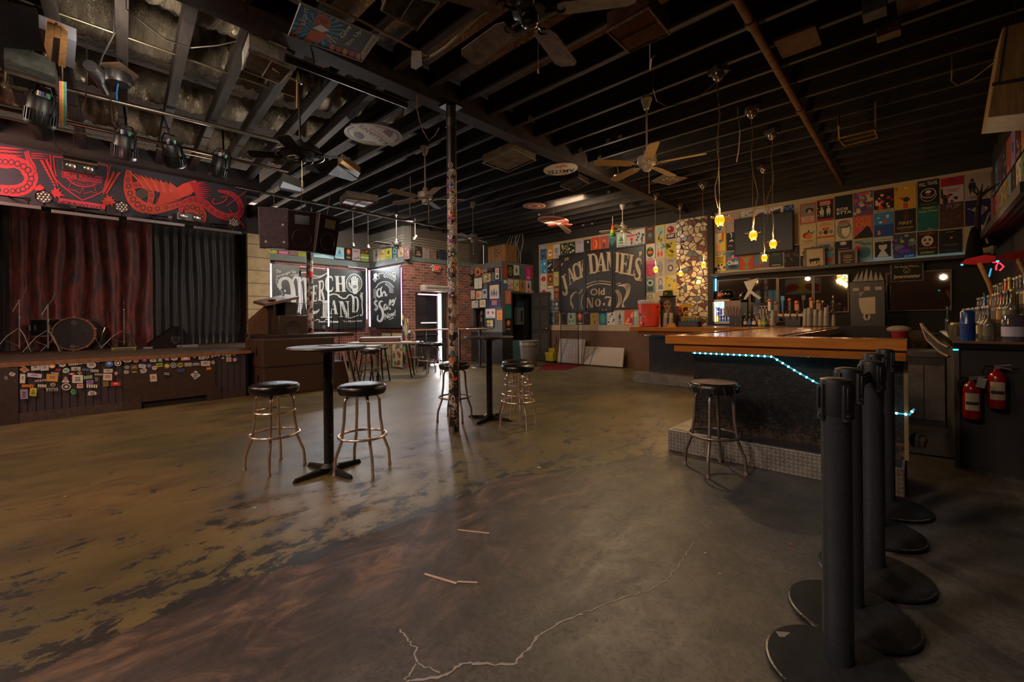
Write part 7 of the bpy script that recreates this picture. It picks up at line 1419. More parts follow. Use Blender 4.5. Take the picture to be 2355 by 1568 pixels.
# ------------------------------------------------------------ pendants
PL = [((1655, 505), 'hung over the near bar edge, biggest in view'), ((1732, 540), 'in front of the television, brightest flare'), ((1778, 560), 'before the television edge with a looped cord'), ((1758, 592), 'below the television, further along the bar'), ((1618, 608), 'before the mosaic panel, beside the black post'), ((1565, 628), 'lowest in view before the mosaic panel'), ((1508, 619), 'before the pink poster by the framed banner')]
for i, ((u, v), lb) in enumerate(PL):
    p = at(u, v, z=2.29); dz_ = 3.80-2.29; rnd = random.Random(i)
    t = thing('pendant_lamp', 'amber glass pendant lamp '+lb, 'pendant lamp', p, rnd.uniform(0, 3), 'amber pendant lamps over the bar')
    MB().lathe([(0, dz_-.085), (.02, dz_-.08), (.05, dz_-.05), (.062, dz_-.01), (.062, dz_), (0, dz_)], '8a7c6a', 'chrome', 20).box(0, 0, dz_, .14, .14, .05, '3a2c20', 'matte').build('ceiling_cup', parent=t)
    k = []; 
    for j in range(12): z = .12+(dz_-.2)*j/11; k.append((.012*math.sin(j*1.4+i)+(.07*math.exp(-((j-2-i % 4)/1.3)**2)), .012*math.cos(j*1.1+i), z))
    MB().tube([(0, 0, .1), (0, 0, dz_-.08)], .0025, '8a7c60', 'metal', 5).build('wire', parent=t); MB().tube(k, .0042, '6a4a2a', 'matte', 6).build('cord', parent=t)
    MB().lathe([(.008, .12), (.014, .06), (.026, .05), (.026, .03)], '9a8c7c', 'metal', 16).build('socket', parent=t)
    MB().ring((0, 0, .03), .082, .0035, '9a7a40', 'chrome', 24, 6).ring((0, 0, .024), .062, .003, '9a7a40', 'chrome', 24, 6).build('wire_rim', parent=t)
    MB().lathe([(.036, .03), (.046, .01), (.046, -.02), (.034, -.046), (.012, -.058), (0, -.06)], 'b06408', 'emit3', 16).build('glass_shade', parent=t)
    MB().lathe([(.0, .052), (.02, .05), (.034, .036), (.037, .028)], 'ffd890', 'bulb', 16).build('bulb', parent=t)
    for j in range(3): MB().ball((.028*math.cos(j*2.1), .028*math.sin(j*2.1), -.058), .009, 'c08818', 'emit1', 8, 6).build('glass_foot', parent=t)
    lamp('pendant_light', 'POINT', p-Vector((0, 0, .11)), 9, (1, .60, .24), .04); lamp('pendant_uplight', 'POINT', p+Vector((.03, -.03, .14)), 4, (1, .60, .24), .04)
# loose ceiling lamp and spot
sp = thing('spot_lamp', 'small bright white clip on spotlight under the girder', 'spotlight', at(1416, 407, z=3.58))
MB().lathe([(0, .035), (.03, .03), (.042, -.02), (.04, -.02), (0, -.015)], 'b0a898', 'satin', 16, axis=(.5, -.6, .6)).build('housing', parent=sp); MB().ball((.0, -.012, -.004), .036, 'fff0d8', 'bulb', 12, 8, (1, .5, .7)).build('bulb', parent=sp); MB().tube([(0, .02, .02), (.02, .05, .08), (0, .05, .2)], .005, '2a2420', 'matte', 6).build('bracket', parent=sp)
lamp('spot_glow', 'POINT', at(1416, 407, z=3.58)+Vector((.05, -.12, -.08)), 12, (1, .82, .6), .05)
# ------------------------------------------------------------ ceiling fans
def fan_(label, loc, z_top, rz, body, blade, R_=.62, n=5, bm='satin', blm='matte', droop=.0, hub=.105, group='ceiling fans', wd=.13):
    t = thing('ceiling_fan', label, 'ceiling fan', loc, rz, group); dz = z_top-loc[2]
    MB().cyl((0, 0, .08), (0, 0, dz-.05), .011, col=body, mat=bm, n=12).build('downrod', parent=t); MB().lathe([(.0, dz-.13), (.03, dz-.12), (.06, dz-.03), (.065, dz), (0, dz)], body, bm, 20).lathe([(.02, .14), (.035, .12), (.04, .06)], body, bm, 16).build('canopy', parent=t)
    MB().lathe([(0, .075), (hub*.6, .075), (hub, .055), (hub*1.04, .0), (hub*.98, -.03), (hub*.55, -.045), (0, -.045)], body, bm, 32).build('motor_housing', parent=t)
    MB().lathe([(0, -.11), (.035, -.108), (.05, -.095), (.055, -.045), (0, -.045)], body, bm, 24).build('switch_cap', parent=t)
    for i in range(n):
        a = 2*math.pi*i/n; R = Matrix.Rotation(a, 4, 'Z')
        mb = MB(); mb.T = R; mb.tube([(.06, 0, -.02), (.11, 0, -.035), (.17, 0, -.03)], .009, body, bm, 8).ring((.185, 0, -.03), .028, .006, body, bm, 20, 6); k = mb.build('blade_arm', parent=t)
        mb = MB(); mb.T = R @ Matrix.Translation((.17, 0, -.028)) @ Matrix.Rotation(.20, 4, 'X') @ Matrix.Rotation(droop, 4, 'Y'); L = R_-.17
        poly = [(0, -wd*.32, 0), (L*.12, -wd*.45, 0), (L*.9, -wd*.5, 0), (L, -wd*.32, 0), (L, wd*.32, 0), (L*.9, wd*.5, 0), (L*.12, wd*.45, 0), (0, wd*.32, 0)]
        mb.prism(poly, (0, 0, -.003), (0, 0, .003), blade, blm); mb.build('fan_blade', parent=t, bevel=.001)
    MB().tube([(.03, -.04, -.09), (.03, -.04, -.36)], .0018, 'b0a080', 'metal', 5).lathe([(0, 0), (.007, .008), (.005, .03), (0, .035)], 'b08a5a', 'matte', 10, (.03, -.04, -.39)).build('pull_chain', parent=t)
    return t
def fr_(p, u, v, z=None): q = at(u, v, z=z or p.z-.02); return math.atan2(q.y-p.y, q.x-p.x)
p = at(1488, 372, z=3.12); fan_('cream ceiling fan with tan blades over the bar floor, beside the lit spotlight', p, 3.86, fr_(p, 1603, 355), '9a8e7c', '8a6c3c', .64)
p = at(978, 452, z=3.12); fan_('pale grey ceiling fan just beside the tall sticker post', p, 3.86, fr_(p, 1018, 487), '85796c', '7a6a5c', .60)
p = at(1218, 20, z=3.15); fan_('dusty black ceiling fan with wide grimy blades, cut off by the top of the photo', p, 3.86, fr_(p, 1300, 140), '0f0e0f', '80726a', .62, 5, 'gloss', 'dusty', wd=.17)
p = at(690, 352, z=3.05); fan_('black ceiling fan with a wheel shaped motor under the doubled joists', p, 3.9, .9, '12100f', '221e1c', .50, 4, 'satin', 'dusty', hub=.19)
MB().ring((0, 0, -.02), .23, .014, '14110f', 'satin', 40, 8).ring((0, 0, -.07), .12, .01, '14110f', 'satin', 32, 8).build('wheel_guard', parent=bpy.data.objects['ceiling_fan.003'])
p = at(912, 562, z=3.1); fan_('dark ceiling fan hanging before the dry goods posters', p, 3.9, .1, '15120f', '4c4640', .62, 4)
p = at(1088, 545, z=3.1); fan_('grey ceiling fan behind the tall sticker post above the booth', p, 3.86, .3, '4a443e', '6a6058', .60, 4)
p = at(1432, 525, z=3.32); fan_('small white ceiling fan low over the framed banner', p, 3.86, .2, '8a8070', '8a8070', .55, 4)
# ------------------------------------------------------------ signs and grilles on the ceiling
def csign(name, pts, z, bg, draw, label, th=.012, frame=None, cat='sign'):
    """flat sign under the joists; pts: its corners in the photo, draw works in photo pixels"""
    P_ = [at(u, v, z=z) for u, v in pts]; b = sum(P_, Vector())/len(P_); t = thing(name, label, cat, b)
    MB().prism([p-b for p in P_], (0, 0, 0), (0, 0, th), bg, 'plain').build('panel_board', parent=t)
    if frame: MB().tube([p-b for p in P_], .008, frame, 'satin', 6, True).build('frame', parent=t)
    mb = MB()
    def mp(u, v, h): q = at(u, v, z=z)-b; q.z = -h-.0004; return q
    cv = Cv(mb, mp, 'paper', .00004); draw(cv)
    if mb.f: mb.build('printed_face', parent=t)
    return t
k2 = lambda a, b: (500+a/3.92, b/3.92)
def coors(cv):
    K = lambda L: [k2(*q) for q in L]
    cv.poly(K([(660, 300), (755, 40), (1100, 170), (980, 440)]), '1a5080')
    c0 = (905, 260)
    for i in range(20):
        t = i*.314; cv.poly(K([c0, (c0[0]+230*math.cos(t), c0[1]+150*math.sin(t)), (c0[0]+230*math.cos(t+.12), c0[1]+150*math.sin(t+.12))]), '4a90b8')
    cv.poly(K([(860, 205), (905, 120), (985, 135), (1028, 200), (1010, 280), (960, 265), (925, 240)]), '9a4a24'); cv.poly(K([(780, 365), (840, 265), (950, 290), (1005, 310), (980, 350), (900, 385)]), 'a8501c')
    cv.poly(K([(855, 250), (930, 220), (1010, 275), (940, 290)]), 'c8d0d8'); cv.stroke(K([(985, 310), (1070, 385)]), 3, 'd8a868')
    cv.poly(K([(905, 150), (1000, 180), (990, 230), (930, 200)]), '7a3414')
    for i in range(5): cv.poly(K([(1005+i*60, 440+i*20), (1020+i*60, 390+i*20), (1050+i*60, 400+i*20), (1045+i*60, 470+i*20)]), 'a03020' if i % 2 else 'b06a40')
    cv.text('Coors', k2(700, 345), (92/3.92, -135/3.92), (-42/3.92, -28/3.92), 'b83038', .02); cv.text('LIGHT', k2(790, 225), (38/3.92, -155/3.92), (-40/3.92, -12/3.92), 'b0b4b8', .03)
    cv.text('Give', k2(1130, 350), (82/3.92, -105/3.92), (-34/3.92, -38/3.92), 'b0b4b4', .03); cv.text("'Em Up!", k2(1185, 425), (135/3.92, -145/3.92), (-38/3.92, -32/3.92), 'b0b4b4', .03)
    cv.poly(K([(1295, 470), (1400, 305), (1455, 335), (1300, 550)]), '98948c'); cv.text('DRINK RESPONSIBLY', k2(1340, 480), (95/3.92, -140/3.92), (-22/3.92, -14/3.92), '55524e', .01)
csign('ceiling_sign', [k2(640, 318), k2(750, 25), k2(1458, 330), k2(1300, 553)], 3.68, '141c28', coors, 'blue Coors Light beer poster with two fists under the girder', frame='8a8a8a')
k5 = lambda a, b: (550+a/4.356, 240+b/4.356)
def killian(cv):
    c = k5(1342, 300)
    cv.ell(*c, 272/4.356, 96/4.356, '8a8078', 40, rot=.12); cv.ell(*c, 262/4.356, 88/4.356, '38343a', 40, rot=.12); cv.ell(*c, 246/4.356, 78/4.356, '9a9084', 40, rot=.12)
    cv.ell(*k5(1490, 290), 55/4.356, 40/4.356, '5a2420', 16); cv.ell(*k5(1200, 310), 60/4.356, 34/4.356, '3a3430', 12, rot=.4)
    cv.poly([k5(1105, 190), k5(1330, 195), k5(1600, 400), k5(1400, 412)], 'a0968a'); cv.text("KILLIAN'S", k5(1500, 385), (-270/4.356, -185/4.356), (-40/4.356, 20/4.356), '3a3634', .02); cv.text('IRISH RED', k5(1460, 330), (-135/4.356, -100/4.356), (-20/4.356, 10/4.356), '8a3a30', .01)
ov = lambda c, a, b, r, n=30: [(c[0]+a*math.cos(2*math.pi*i/n)*math.cos(r)-b*math.sin(2*math.pi*i/n)*math.sin(r), c[1]+a*math.cos(2*math.pi*i/n)*math.sin(r)+b*math.sin(2*math.pi*i/n)*math.cos(r)) for i in range(n)]
csign('ceiling_sign', ov(k5(1342, 300), 288/4.356, 104/4.356, .12), 3.66, '6a625c', killian, "oval Killian's Irish Red sign with a diagonal band", frame='8a8074')
k6 = lambda a, b: (1200+a/4.906, 250+b/4.906)
def amstel(cv):
    c = k6(437, 683); cv.ell(*c, 188/4.906, 62/4.906, 'a89a84', 36, rot=-.1)
    cv.text('AMSTEL', k6(600, 672), (-325/4.906, 30/4.906), (-6/4.906, 42/4.906), '2a2624', .03); cv.text('light', k6(510, 620), (-130/4.906, 20/4.906), (0, 40/4.906), 'a03024', .03); cv.ell(*k6(465, 725), 50/4.906, 12/4.906, '8a6a40', 16)
csign('ceiling_sign', ov(k6(437, 683), 195/4.906, 68/4.906, -.1), 3.74, '8a7c68', amstel, 'oval cream Amstel Light sign beside the girder')
csign('ceiling_sign', ov(k6(142, 1098), 130/4.906, 33/4.906, 0), 3.78, '8a7468', lambda cv: (cv.ell(*k6(142, 1098), 108/4.906, 26/4.906, '7a3a30', 24), cv.ell(*k6(142, 1098), 80/4.906, 17/4.906, '9a8a70', 24), cv.ell(*k6(142, 1098), 40/4.906, 9/4.906, '5a3228', 20)), 'small oval red and cream sign over the middle of the room')
csign('ceiling_sign', [k6(1465, 820), k6(1600, 742), k6(1868, 780), k6(1670, 857)], 3.76, '241a12', lambda cv: [cv.ell(*k6(1600+i*38, 800-(i % 2)*14), 12/4.906, 8/4.906, 'a07a30', 10) for i in range(5)], 'diamond hung orange framed sign with gold lettering', frame='8a4a18')
def ship(cv):
    cv.ell(*k6(360, 1262), 168/4.906, 34/4.906, '98382c', 30, rot=.06); cv.ell(*k6(340, 1275), 130/4.906, 20/4.906, 'a89080', 24, rot=.06); cv.ell(*k6(395, 1270), 70/4.906, 10/4.906, '4a3c34', 16, rot=.06)
csign('hanging_display', ov(k6(355, 1262), 176/4.906, 46/4.906, .08), 3.42, 'a08a78', ship, 'red and white oval cardboard display with a trailing strut')
hd_ = bpy.data.objects['hanging_display']; b_ = hd_.location
MB().tube([(0, 0, .01), (0, 0, .46)], .003, '8a8078', 'satin', 5).build('hanging_wire', parent=hd_)
MB().prism([at(*k6(*q), z=3.40)-b_ for q in ((290, 1318), (400, 1300), (570, 1310), (540, 1335), (420, 1318), (320, 1335))], (0, 0, 0), (0, 0, .02), '98382c', 'satin').prism([at(*k6(*q), z=3.38)-b_ for q in ((400, 1305), (440, 1300), (560, 1385), (540, 1412), (500, 1405))], (0, 0, 0), (0, 0, .02), '9a8068', 'satin').build('strut', parent=hd_)
def grille(name, pts, z, label, h=.14, col='6a645e', slats=18, bars='3a302c', cat='heater', rim='7a7268'):
    P_ = [at(u, v, z=z) for u, v in pts]; b = sum(P_, Vector())/4; t = thing(name, label, cat, b); P_ = [p-b for p in P_]
    MB().prism(P_, (0, 0, .03), (0, 0, h), col, 'dusty').build('casing', parent=t)
    MB().tube(P_, .012, rim, 'dusty', 6, True).build('rim', parent=t); mb = MB()
    for i in range(1, slats):
        f = i/slats; mb.tube([P_[0].lerp(P_[1], f)+Vector((0, 0, .012)), P_[3].lerp(P_[2], f)+Vector((0, 0, .012))], .005, bars, 'dusty', 5)
    mb.tube([P_[0].lerp(P_[3], .5), P_[1].lerp(P_[2], .5)], .006, rim, 'dusty', 5); mb.build('grille', parent=t)
    return t
grille('ceiling_heater', [(557, 160), (573, 117), (673, 160), (645, 192)], 3.62, 'rusty slotted heater hung from conduit beside the big foil duct', .16, '8a8c84', 16, '6a564a')
grille('ceiling_heater', [(878, 22), (895, -22), (1008, 6), (958, 68)], 3.60, 'slotted heater showing its fan wheel at the top of the photo', .2, '4a4844', 20, '5a544e')
grille('ceiling_heater', [(1396, 72), (1492, 18), (1540, 78), (1446, 120)], 3.62, 'rust brown slotted heater glowing orange by the near joists', .15, '4a3024', 22, '6a3018', rim='6a5448')
grille('ceiling_heater', [(1110, 375), (1181, 342), (1232, 368), (1168, 396)], 3.70, 'open tin heater tray with orange foil inside, behind the tall post', .12, '6a5a44', 2, '5a4a34')
grille('ceiling_vent', [(1928, 318), (2012, 298), (2018, 316), (1942, 335)], 3.5, 'small yellowish wooden frame hanging beneath the bar joists', .02, '181008', 1, '5a4020', 'frame', '7a5a28')
vt = bpy.data.objects['ceiling_vent']
MB().tube([at(1930, 320, z=3.5)-vt.location, at(1928, 290, z=3.5)-vt.location+Vector((0, 0, .0)), Vector((at(1930, 320, z=3.5).x-vt.location.x, at(1930, 320, z=3.5).y-vt.location.y, .34))], .01, '7a5a28', 'wood', 6).tube([at(2014, 300, z=3.5)-vt.location, Vector((at(2014, 300, z=3.5).x-vt.location.x, at(2014, 300, z=3.5).y-vt.location.y, .34))], .01, '7a5a28', 'wood', 6).build('hanger', parent=vt)
grille('ceiling_vent', [(1288, 427), (1330, 408), (1355, 422), (1318, 440)], 3.72, 'dim tin ceiling frame between the round signs and the fan', .08, '2c241e', 5, '3c322a', 'vent', '5a4c40')
grille('ceiling_vent', [k5(1010, 1000), k5(1075, 935), k5(1392, 980), k5(1245, 1045)], 3.62, 'white rusty edged ceiling tray near the hung loudspeakers', .14, '8a8680', 1, '8a8680', 'vent', '7a4a34')
MB().prism([at(*k5(*q), z=3.63)-bpy.data.objects['ceiling_vent.002'].location for q in ((1020, 1000), (1080, 945), (1350, 985), (1240, 1040))], (0, 0, 0), (0, 0, .02), 'a09a94', 'satin').build('tray_panel', parent=bpy.data.objects['ceiling_vent.002'])
tag(MB().prism([at(*k5(*q), z=3.66) for q in ((990, 610), (1040, 560), (1215, 690), (1190, 735))], (0, 0, 0), (0, 0, .10), '8a7050', 'satin').build('wooden_trough'), 'tan wooden trough tilted under the joists behind the black fan', 'trough')
tag(MB().prism([at(*k5(*q), z=3.6) for q in ((890, 700), (990, 610), (1190, 750), (1130, 770))], (0, 0, 0), (0, 0, .012), '3c3e40', 'gloss').tube([at(*k5(1010, 700), z=3.6), at(*k5(1010, 700), z=3.6)+Vector((0, 0, .3))], .006, '3a3430', 'metal', 6).build('glass_panel'), 'dark glossy panel hanging below the tan trough', 'panel')
tag(MB().prism([at(*k5(*q), z=3.6) for q in ((400, 850), (440, 770), (650, 850), (600, 900))], (0, 0, 0), (0, 0, .14), '5a5c58', 'satin').build('metal_box'), 'grey metal box with a white side above the hung loudspeakers', 'box')
# strut channel under the girder
A, B = at(655, 135, z=3.62), at(935, 243, z=3.62)
tag(MB().tube([A, B], .03, '2c2724', 'metal', 6).tube([A+Vector((0, 0, .04)), B+Vector((0, 0, .04))], .012, '6a5e50', 'metal', 6).tube([A.lerp(B, .2), A.lerp(B, .2)+Vector((0, 0, .26))], .008, '3a3430', 'metal', 6).build('strut_channel'), 'long black strut channel with a pale edge between heater and girder', 'channel')
tag(MB().tube([at(628, 158, z=3.62), at(690, 190, z=3.7), at(684, 165, z=3.7), at(683, 250, z=3.3)], .01, '8a7252', 'matte', 6).build('cable_stub'), 'tan cord dropping to the black wheel motor fan', 'cord')
# thermostat block, conduit and wires
tag(MB().prism([at(*k2(*q), z=3.66) for q in ((1745, 610), (1750, 505), (1840, 510), (1845, 590), (1790, 630))], (0, 0, 0), (0, 0, .05), '8a8478', 'satin').build('junction_box'), 'pale junction box on the conduit before the tall post', 'junction box')
tag(MB().tube([at(*k2(*q), z=3.70) for q in ((1850, 535), (1900, 520), (1970, 480), (2060, 420), (2352, 150), (2700, -100))], .011, '7a7464', 'satin', 8).build('conduit'), 'pale bent conduit leading away from the junction box', 'conduit')
tag(MB().tube([at(*k2(*q), z=3.74) for q in ((900, 0), (1300, 190), (1560, 325), (1890, 500))], .011, '7a6c50', 'satin', 8).build('conduit'), 'tan conduit passing behind the blue beer poster to the junction box', 'conduit')
def wire(pts, r, c, lb, sc=None, m='satin'):
    pts = [Vector(q) for q in pts]
    if pts[0].z > 3.05: pts = [Vector((pts[0].x, pts[0].y, 3.9))]+pts
    return tag(MB().tube(pts, r, c, m, 6).build('hanging_cable'), lb, 'cable')
wire([at(*k2(*q), z=3.6) for q in ((1800, 980), (1820, 1080), (1850, 1170), (1905, 1270), (1960, 1220), (2000, 1150))], .006, '7a5238', 'copper coloured wire looping down before the tall post')
wire([at(1495, 160, z=3.6), at(1498, 135, z=3.6), at(1505, 128, z=3.75)], .006, 'b0a8a0', 'short white cable end curling under the near joists')
wire([Vector((at(1697, 265, z=3.8).x, at(1697, 265, z=3.8).y, 3.8)), at(1702, 300, z=3.5), at(1699, 345, z=3.3), at(1694, 372, z=3.2)], .006, '9a8468', 'white cable dangling between the two nearest pendant cords')
wire([at(1502, 205, z=3.7), at(1510, 232, z=3.7), at(1535, 245, z=3.7), at(1600, 230, z=3.7), at(1680, 160, z=3.75)], .005, '3a2c20', 'thin black wire looping under the bar joists')
wire([at(2190, 160, z=3.75), at(2188, 185, z=3.7), at(2202, 196, z=3.7), at(2240, 180, z=3.7), at(2310, 125, z=3.75)], .007, '5a4020', 'brown cable loop beside the hung beige box')
wire([at(*k5(1715, 930), z=3.5), at(*k5(1708, 1040), z=3.4), at(*k5(1715, 1115), z=3.3)], .006, '8a847c', 'pale cable dangling from the grey ceiling fan joist')
wire([at(122, 300, z=3.5), at(128, 335, z=3.4), at(150, 352, z=3.4), at(170, 335, z=3.4), at(170, 305, z=3.5)], .006, '1e1c1c', 'black cable loop hanging against the stage header')
wire([at(*q, z=3.6) for q in ((262, 78), (235, 130), (228, 152))], .006, '1e1a18', 'black cable beside the wooden framed loudspeaker back')
for i, (pts, lb) in enumerate((([(290, 20), (340, 60), (380, 90), (440, 110), (500, 105), (545, 95)], 'sagging grey cable strung between the doubled joists'), ([(255, 230), (258, 280), (275, 300), (300, 330), (340, 345), (355, 342)], 'black cable feeding the stage spotlight with blue plugs'), ([(375, 345), (400, 352), (440, 350), (480, 355)], 'grey cable linking two stage spotlights'), ([(200, 165), (198, 220), (190, 260)], 'brown cable dropping behind the rainbow strip'))):
    wire([at(*q, z=3.62) for q in pts], .0055, '2a2522' if i != 0 else '4a4540', lb)
pg = MB()
pg.tube([at(144, 188, z=3.35), at(144, 188, z=3.35)+Vector((0, 0, .5))], .004, '3a3028', 'satin', 5)
for k, (a, c) in enumerate(zip((0, .2, .4, .6, .8), ('b06a78', 'b87838', 'a8a040', '4a8a58', '6a78a0'))):
    P_ = [at(136+(153-136)*(a), 186+3*a, z=3.35), at(136+17*(a+.2), 186+3*a, z=3.35), at(138+16*(a+.2), 290, z=3.05), at(138+16*a, 289, z=3.05)]; pg.add(P_, [(0, 1, 2, 3)], c, 'fabric')
s = tag(pg.build('rainbow_banner'), 'narrow rainbow striped banner hanging by the stage', 'flag').modifiers.new('t', 'SOLIDIFY'); s.thickness = .004
p = at(1409, 498, z=3.5); fl = MB().tube([p, p-Vector((0, 0, .38))], .006, 'a0988a', 'satin', 6)
for k, c in enumerate(('a82c28', 'b05a20', 'a89030', '3a7a40')): fl.lathe([(.012+.014*k, -.15-.07*k), (.026+.014*k, -.22-.07*k)], c, 'fabric', 10, tuple(p))
tag(fl.build('rainbow_flag'), 'furled rainbow flag on a white rod above the framed banner', 'flag')
# wooden backed loudspeaker frame by the ceiling corner
kk = lambda a, b: (a/3.92, b/3.92)
ps = thing('cabinet_back', 'grey panel with a plywood frame hanging by the ceiling corner over the stage', 'cabinet', at(130, 100, z=3.5)); b_ = ps.location
def pq(L, z): return [at(*kk(*q), z=z)-b_ for q in L]
MB().prism(pq([(350, 250), (690, 375), (670, 620), (450, 550), (395, 430)], 3.5), (0, 0, 0), (0, 0, .1), '4a4c52', 'satin').build('panel_board', parent=ps)
MB().prism(pq([(425, 165), (495, 190), (455, 545), (400, 400)], 3.49), (0, 0, -.02), (0, 0, 0), '8a6238', 'woodv').prism(pq([(550, 225), (612, 260), (590, 595), (525, 570)], 3.49), (0, 0, -.02), (0, 0, 0), '8a6238', 'woodv').prism(pq([(490, 195), (555, 215), (545, 325), (480, 310)], 3.49), (0, 0, -.02), (0, 0, 0), '8a6238', 'woodv').build('plywood_frame', parent=ps)
def cbox(nm_, lb, ct_, L, z, h, col, m='dusty', **k):
    b = sum((at(*kk(*q), z=z) for q in L), Vector())/len(L); t = thing(nm_, lb, ct_, b); MB().prism([at(*kk(*q), z=z)-b for q in L], (0, 0, 0), (0, 0, h), col, m).tube([(0, 0, h), (0, 0, 3.99-z)], .008, '2a2420', 'metal', 6).build('panel_board', parent=t); return t, b
cbox('black_board', 'wide black board overhead at the upper corner of the photo', 'board', [(-200, 20), (330, 130), (420, 470), (-200, 400)], 3.72, .05, '17130f')
t, b = cbox('duct_box', 'dusty sheet metal duct box with a wooden rimmed opening by the rainbow strip', 'duct', [(35, 530), (495, 690), (530, 860), (40, 760)], 3.64, .16, '6a6c66')
MB().tube([at(*kk(*q), z=3.625)-b for q in ((60, 640), (500, 775), (535, 870), (60, 765))], .02, '6a5c4a', 'dusty', 6, True).build('rim', parent=t)
MB().prism([at(*kk(*q), z=3.63)-b for q in ((130, 680), (460, 770), (480, 850), (150, 770))], (0, 0, 0), (0, 0, .005), '14100d', 'matte').build('opening', parent=t)
t, b = cbox('recessed_lamp', 'round black lamp housing under a small plywood square with a blue cord', 'lamp', [(900, 580), (1080, 575), (1250, 700), (1130, 770)], 3.68, .02, '4a3a28')
MB().lathe([(0, -.1), (.09, -.1), (.1, -.08), (.1, 0)], '121011', 'satin', 24, (-.03, -.02, 0)).build('housing', parent=t); MB().tube([(-.03, -.02, -.1), (-.04, -.03, -.18), (-.02, -.03, -.26)], .006, '1e5a9a', 'satin', 6).build('blue_cord', parent=t)
tag(MB().tube([at(*kk(*q), z=3.5) for q in ((810, 590), (870, 650), (900, 740), (950, 830))], [.05, .06, .035, .03], '1c1a19', 'satin', 10).build('hanging_clamp'), 'grey black clamp and plug cluster hanging behind the rainbow strip', 'clamp')
# stage lights
def parcan(u, v, z, lb, tilt=0, s_=1.0):
    p = at(u, v, z=z); t = thing('stage_spotlight', lb, 'stage light', p, 0, 'black round stage spotlights'); t.rotation_euler = (tilt, .35, .6)
    MB().lathe([(0, .16), (.085, .16), (.1, .14), (.105, .06), (.11, .04), (.115, -.10), (.1, -.12), (.09, -.10), (0, -.09)], '0e0e10', 'satin', 28).build('housing', parent=t)
    mb = MB()
    for i in range(26): a = i*.2417; mb.box(.117*math.cos(a), .117*math.sin(a), -.08, .012, .006, .11, '0c0c0e', 'satin', rz=a)
    mb.build('cooling_fins', parent=t)
    MB().tube([(-.135, 0, 0), (-.14, 0, .18), (-.08, 0, .26), (.08, 0, .26), (.14, 0, .18), (.135, 0, 0)], .009, '14141a', 'metal', 6).tube([(0, 0, .25), (-.12, .04, .52)], .012, '14141a', 'metal', 6).build('yoke', parent=t)
    MB().box(-.04, 0, .16, .028, .028, .05, '1e4a9a', 'satin').build('blue_plug', parent=t); MB().box(.04, .01, .16, .02, .02, .045, '2a8a68', 'satin').build('green_plug', parent=t); MB().box(0, -.04, .16, .02, .02, .05, '8a8078', 'satin').build('grey_plug', parent=t)
parcan(95, 262, 3.36, 'black finned stage spotlight nearest the rainbow strip', .1); parcan(287, 342, 3.34, 'black finned stage spotlight, second from the rainbow strip', .2); parcan(400, 360, 3.36, 'tilted black stage spotlight before the wooden header', .5); parcan(505, 388, 3.36, 'black stage spotlight with one blue plug at the rail end', .1)
def dotpar(u, v, lb, r=.085):
    p = at(u, v, x=-8.32); t = thing('led_light', lb, 'stage light', p, 0, 'round LED stage lights')
    MB().lathe([(0, -.07), (r*.7, -.07), (r, -.02), (r, .02), (r*.94, .03), (r*.9, .015), (0, .012)], '141210', 'satin', 28, axis=(1, -.25, -.15)).build('housing', parent=t)
    ax = Vector((1, -.25, -.15)).to_track_quat('Z', 'Y').to_matrix(); mb = MB()
    for x, y in [(0, 0)]+[(math.cos(k*1.047)*.5, math.sin(k*1.047)*.5) for k in range(6)]+[(math.cos(k*1.047+.52)*.78, math.sin(k*1.047+.52)*.78) for k in range(6)]:
        mb.ball(ax @ Vector((x*r*.9, y*r*.9, .018)), r*.14, 'b0a898', 'satin', 8, 5)
    mb.build('lens_dots', parent=t); MB().box(-.02, 0, -r-.05, .02, .02, .06, '1a1614', 'metal').tube([(-.04, 0, 0), (-.19, 0, .02)], .012, '1a1614', 'metal', 6).build('bracket', parent=t)
dotpar(102, 453, 'round LED light under the painted octopus arm'); dotpar(281, 476, 'round LED light under the painted shield banner'); dotpar(537, 511, 'round LED light at the valance end by the snake tail', .08)
def blind(u, v, x, lb, box=False):
    p = at(u, v, x=x); t = thing('blinder_light', lb, 'stage light', p, 0, 'twin lens blinder lights')
    MB().box(0, 0, -.06, .06, .32, .12, '12100f', 'satin').build('housing', parent=t, bevel=.004)
    for s_ in (-1, 1): MB().lathe([(0, .032), (.03, .033), (.048, .04), (.052, .045)], '8a8078', 'chrome', 24, (0, s_*.085, 0), axis=(1, 0, 0)).build('lens', parent=t)
    if box: MB().cyl((-.03, -.15, .1), (-.03, .18, .1), .055, col='4a4034', mat='metal', n=16).build('ballast_tube', parent=t)
blind(182, 388, -8.36, 'twin lens blinder light under a brass tube at the painted shield', True); blind(435, 500, -8.34, 'small twin lens blinder light below the painted snake')
for i, (u0, v0, u1, v1, lb) in enumerate(((-60, 458, 95, 478, 'grey LED bar at the outer end of the valance foot'), (118, 487, 273, 501, 'grey LED bar beneath the painted shield'), (292, 502, 424, 517, 'grey LED bar beneath the second octopus arm'), (445, 523, 556, 534, 'grey LED bar at the valance end'))):
    A = at(u0, v0, x=-8.3); B = at(u1, v1, x=-8.3); t = thing('led_bar', lb, 'stage light', (-8.3, (A.y+B.y)/2, (A.z+B.z)/2), 0, 'grey LED bars'); L = B.y-A.y
    MB().box(0, 0, -.03, .06, L, .045, '4c4442', 'satin').build('housing', parent=t, bevel=.004); MB().tube([(0, -L*.15, .02), (0, -L*.15, .09), (0, L*.3, .09), (0, L*.3, .02)], .009, '161210', 'metal', 6).box(0, -.12, .07, .03, .05, .04, '2a2420', 'metal').box(0, .16, .07, .03, .05, .04, '2a2420', 'metal').tube([(0, 0, .09), (-.2, 0, .12)], .012, '161210', 'metal', 6).build('bracket', parent=t)
